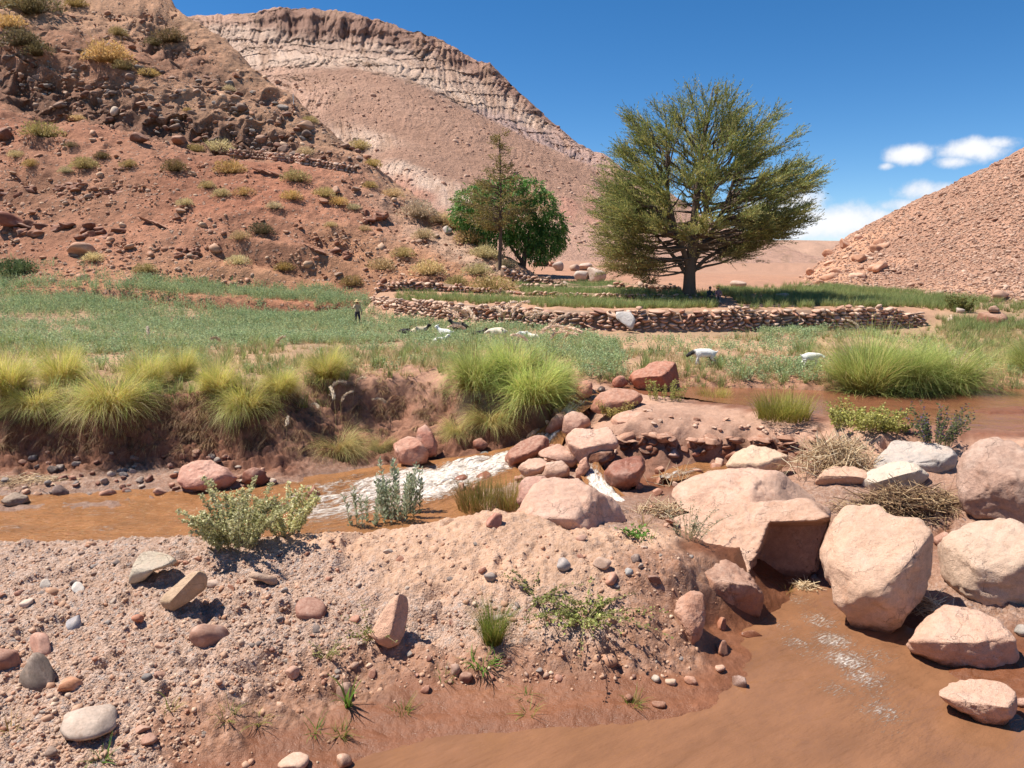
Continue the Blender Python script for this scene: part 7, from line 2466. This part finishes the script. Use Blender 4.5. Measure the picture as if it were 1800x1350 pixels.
# ------------------------------------------------------------------ people and animals
def skin_mesh(name, V, E, R, colf, mat, root=0, sub=1):
    me = bpy.data.meshes.new(name + '_frame')
    me.from_pydata([tuple(v) for v in V], E, [])
    o = bpy.data.objects.new(name + '_frame', me)
    COL.objects.link(o)
    o.modifiers.new('skin', 'SKIN')
    lay = me.skin_vertices[0].data if me.skin_vertices else None
    if lay is None:
        bpy.context.view_layer.objects.active = o
        me.skin_vertices.new()
        lay = me.skin_vertices[0].data
    for i, r in enumerate(R):
        lay[i].radius = (r, r) if not isinstance(r, tuple) else r
        lay[i].use_root = (i == root)
    s = o.modifiers.new('sub', 'SUBSURF')
    s.levels = s.render_levels = sub
    dg = bpy.context.evaluated_depsgraph_get()
    out_ = bpy.data.meshes.new_from_object(o.evaluated_get(dg))
    bpy.data.objects.remove(o)
    bpy.data.meshes.remove(me)
    v = np.zeros(len(out_.vertices) * 3, np.float32)
    out_.vertices.foreach_get('co', v)
    v = v.reshape(-1, 3)
    f4 = [list(p.vertices) for p in out_.polygons]
    q = [x for x in f4 if len(x) == 4]
    t3 = [x for x in f4 if len(x) == 3]
    bpy.data.meshes.remove(out_)
    fs = [np.array(q)] if q else []
    if t3:
        fs.append(np.array(t3))
    c = colf(v)
    return mk_mesh(name, v, fs, True, c, None, mat)


WHITE, CREAM, BLACK, DBR = (.80, .77, .70), (.62, .50, .34), (.025, .022, .02), (.07, .045, .035)


def animal(name, px, py, size, rz, pose, colf, label, cat, dz=0.0, woolly=1.0, group='grazing flock', at=None):
    V, E, R = [], [], []

    def P(p, r, par=None):
        V.append(p)
        R.append(r)
        if par is not None:
            E.append((par, len(V) - 1))
        return len(V) - 1
    w = woolly
    mid = P((0, 0, .60), .215 * w)
    pel = P((-.36, 0, .62), .185 * w, mid)
    ch = P((.30, 0, .62), .20 * w, mid)
    t1 = P((-.52, 0, .64), .035, pel)
    P((-.60, 0, .72 if w < 1.05 else .5), .022, t1)
    if pose == 'graze':
        n1 = P((.47, 0, .68), .125, ch)
        n2 = P((.60, 0, .62), .095, n1)
        hd = P((.71, 0, .56), .10, n2)
        mz = P((.84, 0, .44), .06, hd)
        er = [(.66, .17, .56), (.66, -.17, .56)]
    else:
        n1 = P((.43, 0, .76), .125, ch)
        n2 = P((.51, 0, .88), .095, n1)
        hd = P((.58, 0, .97), .10, n2)
        mz = P((.73, 0, .90), .058, hd)
        er = [(.58, .15, 1.0), (.58, -.15, 1.0)]
    for e in er:
        P(e, .022, hd)
    if 'goat' in name:
        h1 = P((V[hd][0] - .06, .05, V[hd][2] + .09), .018, hd)
        P((V[hd][0] - .14, .07, V[hd][2] + .15), .010, h1)
        h2 = P((V[hd][0] - .06, -.05, V[hd][2] + .09), .018, hd)
        P((V[hd][0] - .14, -.07, V[hd][2] + .15), .010, h2)
    low = 0.0
    if pose == 'lie':
        low = .40
        for s in (1, -1):
            a = P((.34, .13 * s, .52), .06, ch)
            b = P((.46, .15 * s, .45), .04, a)
            P((.30, .16 * s, .43), .03, b)
            a = P((-.26, .15 * s, .52), .09, pel)
            b = P((-.10, .17 * s, .45), .05, a)
            P((-.30, .18 * s, .43), .03, b)
    else:
        for s in (1, -1):
            k = .06 * s
            a = P((.30, .10 * s, .44), .085, ch)
            b = P((.32 + k, .10 * s, .26), .05, a)
            P((.31 + k * 1.6, .10 * s, .03), .038, b)
            a = P((-.34, .10 * s, .47), .11, pel)
            b = P((-.27, .11 * s, .38), .075, a)
            c = P((-.43 - k, .10 * s, .23), .046, b)
            P((-.39 - k, .10 * s, .03), .037, c)
    me = skin_mesh(name, V, E, R, colf, M_COAT)
    p = hit(px, py) if at is None else at
    o = add(name, me, None, p + np.array([0, 0, dz - low * size]), (0, 0, rz), (size * .92,) * 3)
    return tag(o, label, cat, group)


def zones(base, head=None, rear=None, legs=None):
    def f(v):
        c = np.tile(np.array(base), (len(v), 1))
        if head is not None:
            c[v[:, 0] > .46] = head
        if rear is not None:
            c[(v[:, 0] < -.15)] = rear
        if legs is not None:
            c[(v[:, 2] < .42) & (v[:, 0] < 0) & (v[:, 1] < .0)] = legs
        return c
    return f


PI = math.pi
animal('goat', 1238, 644, 1.0, PI, 'graze', zones(WHITE, BLACK, None, BLACK), 'white goat with black head and a black hind leg grazing on bare soil', 'goat')
animal('goat', 1424, 650, .8, 0.0, 'graze', zones(WHITE), 'white kid goat walking behind the huge green tussock', 'goat', .1)
animal('sheep', 738, 591, 1.0, 0.15, 'stand', zones(CREAM, BLACK), 'cream sheep with a black head in the crop near the herder', 'sheep', -.22, 1.12)
animal('sheep', 714, 590, .85, 2.6, 'graze', zones(BLACK), 'black sheep at the left end of the flock', 'sheep', -.22, 1.05)
animal('goat', 783, 592, 1.0, 2.8, 'stand', zones(WHITE), 'white goat with its head held up among the flock', 'goat', -.30)
animal('sheep', 773, 603, .85, 0.2, 'lie', zones(WHITE), 'white sheep lying in front of the upright white goat', 'sheep', .0, 1.1)
animal('sheep', 808, 588, 1.1, 2.9, 'stand', zones(BLACK), 'large black sheep in the middle of the flock', 'sheep', -.12, 1.12)
animal('sheep', 840, 591, .9, .1, 'stand', zones(BLACK, DBR), 'small black sheep right of the large black one', 'sheep', -.36, 1.0)
animal('sheep', 876, 594, 1.05, 3.0, 'graze', zones((.70, .60, .46)), 'cream sheep behind the plumes of the central pampas group', 'sheep', -.22, 1.12)
animal('sheep', 918, 597, .85, .2, 'graze', zones(WHITE), 'white sheep at the right end of the flock', 'sheep', -.2, 1.1)
animal('sheep', 938, 597, .8, 2.7, 'stand', zones((.72, .64, .54)), 'pale sheep touching the white one at the right end of the flock', 'sheep', -.3, 1.1)


def lathe(prof, n=20):
    an = np.arange(n) * 2 * np.pi / n
    v = np.array([[(r * math.cos(a), r * math.sin(a), z) for a in an] for r, z in prof]).reshape(-1, 3)
    idx = np.arange(len(prof) * n).reshape(len(prof), n)
    f = np.stack([idx[:-1], np.roll(idx, -1, 1)[:-1], np.roll(idx, -1, 1)[1:], idx[1:]], -1).reshape(-1, 4)
    return v, f


def person(p, rz, label, pose, shirt, trousers, skin=(.30, .17, .11), hat=None, hatc=None, hairc=(.02, .015, .012), scale=1.0):
    V, E, R = [], [], []

    def P(q, r, par=None):
        V.append(q)
        R.append(r)
        if par is not None:
            E.append((par, len(V) - 1))
        return len(V) - 1
    sit = pose == 'sit'
    hz = .98 if not sit else .18
    lean = .10 if sit else .02
    pel = P((0, 0, hz), (.15, .12))
    wa = P((lean * .3, 0, hz + .18), (.135, .105), pel)
    chs = P((lean, 0, hz + .38), (.165, .12), wa)
    nb = P((lean * 1.2, 0, hz + .52), (.07, .06), chs)
    nk = P((lean * 1.3 + .01, 0, hz + .59), .05, nb)
    hd = P((lean * 1.4 + .03, 0, hz + .70), .092, nk)
    P((lean * 1.4 + .03, 0, hz + .77), .085, hd)
    P((lean * 1.4 + .125, 0, hz + .69), .016, hd)            # nose
    for s in (1, -1):
        P((lean * 1.4 + .02, .095 * s, hz + .69), .018, hd)  # ears
        sh = P((lean, .17 * s, hz + .46), .065, chs)
        if sit:
            el = P((lean + .14, .24 * s, hz + .24), .045, sh)
            wr = P((lean + .36, .12 * s, hz + .20), .032, el)
            hn = P((lean + .43, .10 * s, hz + .20), .035, wr)
            fd = (.05, 0, -.012)
        elif s < 0:
            el = P((lean + .16, -.34, hz + .28), .045, sh)
            wr = P((lean + .32, -.46, hz + .30), .032, el)
            hn = P((lean + .38, -.50, hz + .30), .036, wr)
            fd = (.05, -.03, 0)
        else:
            el = P((lean - .02, .25, hz + .20), .045, sh)
            wr = P((lean + .10, .26, hz - .03), .032, el)
            hn = P((lean + .12, .26, hz - .10), .036, wr)
            fd = (.012, 0, -.05)
        for q in range(4):
            b0 = (V[hn][0] + fd[0] * .6, V[hn][1] + (q - 1.5) * .016 + fd[1] * .6, V[hn][2] + fd[2] * .6)
            f1 = P(b0, .0095, hn)
            L = (.8, 1.0, .95, .7)[q]
            P((b0[0] + fd[0] * L, b0[1] + fd[1] * L, b0[2] + fd[2] * L - .012), .008, f1)
        t1 = P((V[hn][0] + .012, V[hn][1] - .035 * s, V[hn][2] - .005), .011, hn)
        P((V[hn][0] + fd[0] * .8 + .012, V[hn][1] - .045 * s + fd[1] * .8, V[hn][2] + fd[2] * .8), .009, t1)
        hp = P((0, .10 * s, hz - .06), .095, pel)
        if sit:
            kn = P((.42, .13 * s, hz + .14), .065, hp)
            an = P((.62, .12 * s, hz - .26), .042, kn)
            fo = P((.66, .12 * s, hz - .32), .04, an)
            P((.82, .13 * s, hz - .34), .032, fo)
        else:
            st = .16 * s
            kn = P((st * .7 + .04, .10 * s, .52), .068, hp)
            an = P((st, .10 * s, .11), .044, kn)
            fo = P((st, .10 * s, .05), .042, an)
            P((st + .17, .10 * s, .035), .032, fo)
    hz_ = hz

    def colf(v):
        c = np.tile(np.array(shirt), (len(v), 1))
        c[v[:, 2] < hz_ + .06] = trousers
        c[(v[:, 2] > hz_ + .555)] = skin
        if not sit:
            hand = ((v[:, 1] < -.44)) | ((v[:, 1] > .21) & (v[:, 2] < hz_ - .02))
            c[hand] = skin
            c[v[:, 2] < .09] = (.04, .03, .025)
        else:
            c[(v[:, 0] > lean + .32) & (np.abs(v[:, 1]) < .16) & (v[:, 2] > hz_ + .14)] = skin
            c[(v[:, 2] < hz_ - .27)] = (.05, .04, .03)
        # eyes and mouth
        hx = lean * 1.4 + .03
        for s in (1, -1):
            e = (np.abs(v[:, 1] - .035 * s) < .018) & (np.abs(v[:, 2] - hz_ - .715) < .012) & (v[:, 0] > hx + .05)
            c[e] = (.03, .02, .02)
        c[(np.abs(v[:, 1]) < .025) & (np.abs(v[:, 2] - hz_ - .645) < .008) & (v[:, 0] > hx + .04)] = (.2, .08, .06)
        return c
    root = bpy.data.objects.new('person', None)
    COL.objects.link(root)
    root.location = p
    root.rotation_euler = (0, 0, rz)
    root.scale = (scale,) * 3
    tag(root, label, 'person')
    add('body', skin_mesh('body', V, E, R, colf, M_CLOTH, 0, 2), root)
    hx, hy = lean * 1.4 + .03, hz + .70
    v, f = ico(2)
    vh = v[:, :] * [.105, .10, .11]
    vh = vh + [-.015, 0, .035]
    keep = (vh[f].mean(1)[:, 0] < .05) | (vh[f].mean(1)[:, 2] > .09)
    add('hair', mk_mesh('hair', vh, f[keep], True, np.tile(np.array(hairc), (len(vh), 1)), None, M_COAT), root, (hx, 0, hy))
    if hat == 'brim':
        v, f = lathe([(.001, .20), (.07, .195), (.10, .17), (.115, .10), (.12, .075), (.20, .065), (.25, .05), (.25, .043), (.12, .06)])
        add('hat', mk_mesh('hat', v, f, True, np.tile(np.array(hatc), (len(v), 1)), None, M_CLOTH), root, (hx, 0, hy - .01))
    elif hat == 'cap':
        v, f = lathe([(.001, .15), (.06, .14), (.10, .10), (.118, .03), (.12, .0)])
        x = v.copy()
        add('hat', mk_mesh('hat', x, f, True, np.tile(np.array(hatc), (len(v), 1)), None, M_CLOTH), root, (hx - .005, 0, hy + .01))
    return root


person(hit(629, 574), -PI / 2 + .5, 'herder in a straw hat pale shirt and dark trousers standing in the green crop', 'stand', (.46, .36, .24), (.035, .035, .05), hat='brim', hatc=(.62, .45, .22))
for px, py, lab, shirt, tr, hat, hc, rz in [(1245, 544, 'person in dark clothes sitting below the big conifer left of the other', (.03, .045, .05), (.04, .05, .06), None, None, -PI / 2 + .2),
                                            (1261, 543, 'person in a pinkish jacket and orange cap sitting below the big conifer', (.30, .16, .17), (.10, .11, .14), 'cap', (.75, .36, .10), -PI / 2 - .2)]:
    q = at_Y(px, py, 53.6)
    q[2] = height(q[0], q[1])
    st_ = stone('rock', q + np.array([0, .0, -.02]), .28, .26, .17, S(196, 150, 128), 'flat stone used as a seat by the %s person under the conifer' % ('left' if px < 1250 else 'right'), 'rock', sink=.2, me=COBBLES[px % 10], rot=(0, 0, 0))
    person(q + np.array([0, 0, .26]), rz, lab, 'sit', shirt, tr, hat=hat, hatc=hc)
# a thin pale marker stake high on the ridge
q = S_LEFT.hit(516, 184)
if q is not None:
    v, f, c = tubes([np.array([[0, 0, -.2], [.01, 0, .6], [0, 0, 1.35]])], [np.array([.05, .05, .045])], 8, (.75, .72, .68))
    tag(add('marker_post', mk_mesh('marker_post', v, f, True, c, None, M_STRAW), None, q), 'thin pale stake standing on the ridge above the cobble band', 'post')
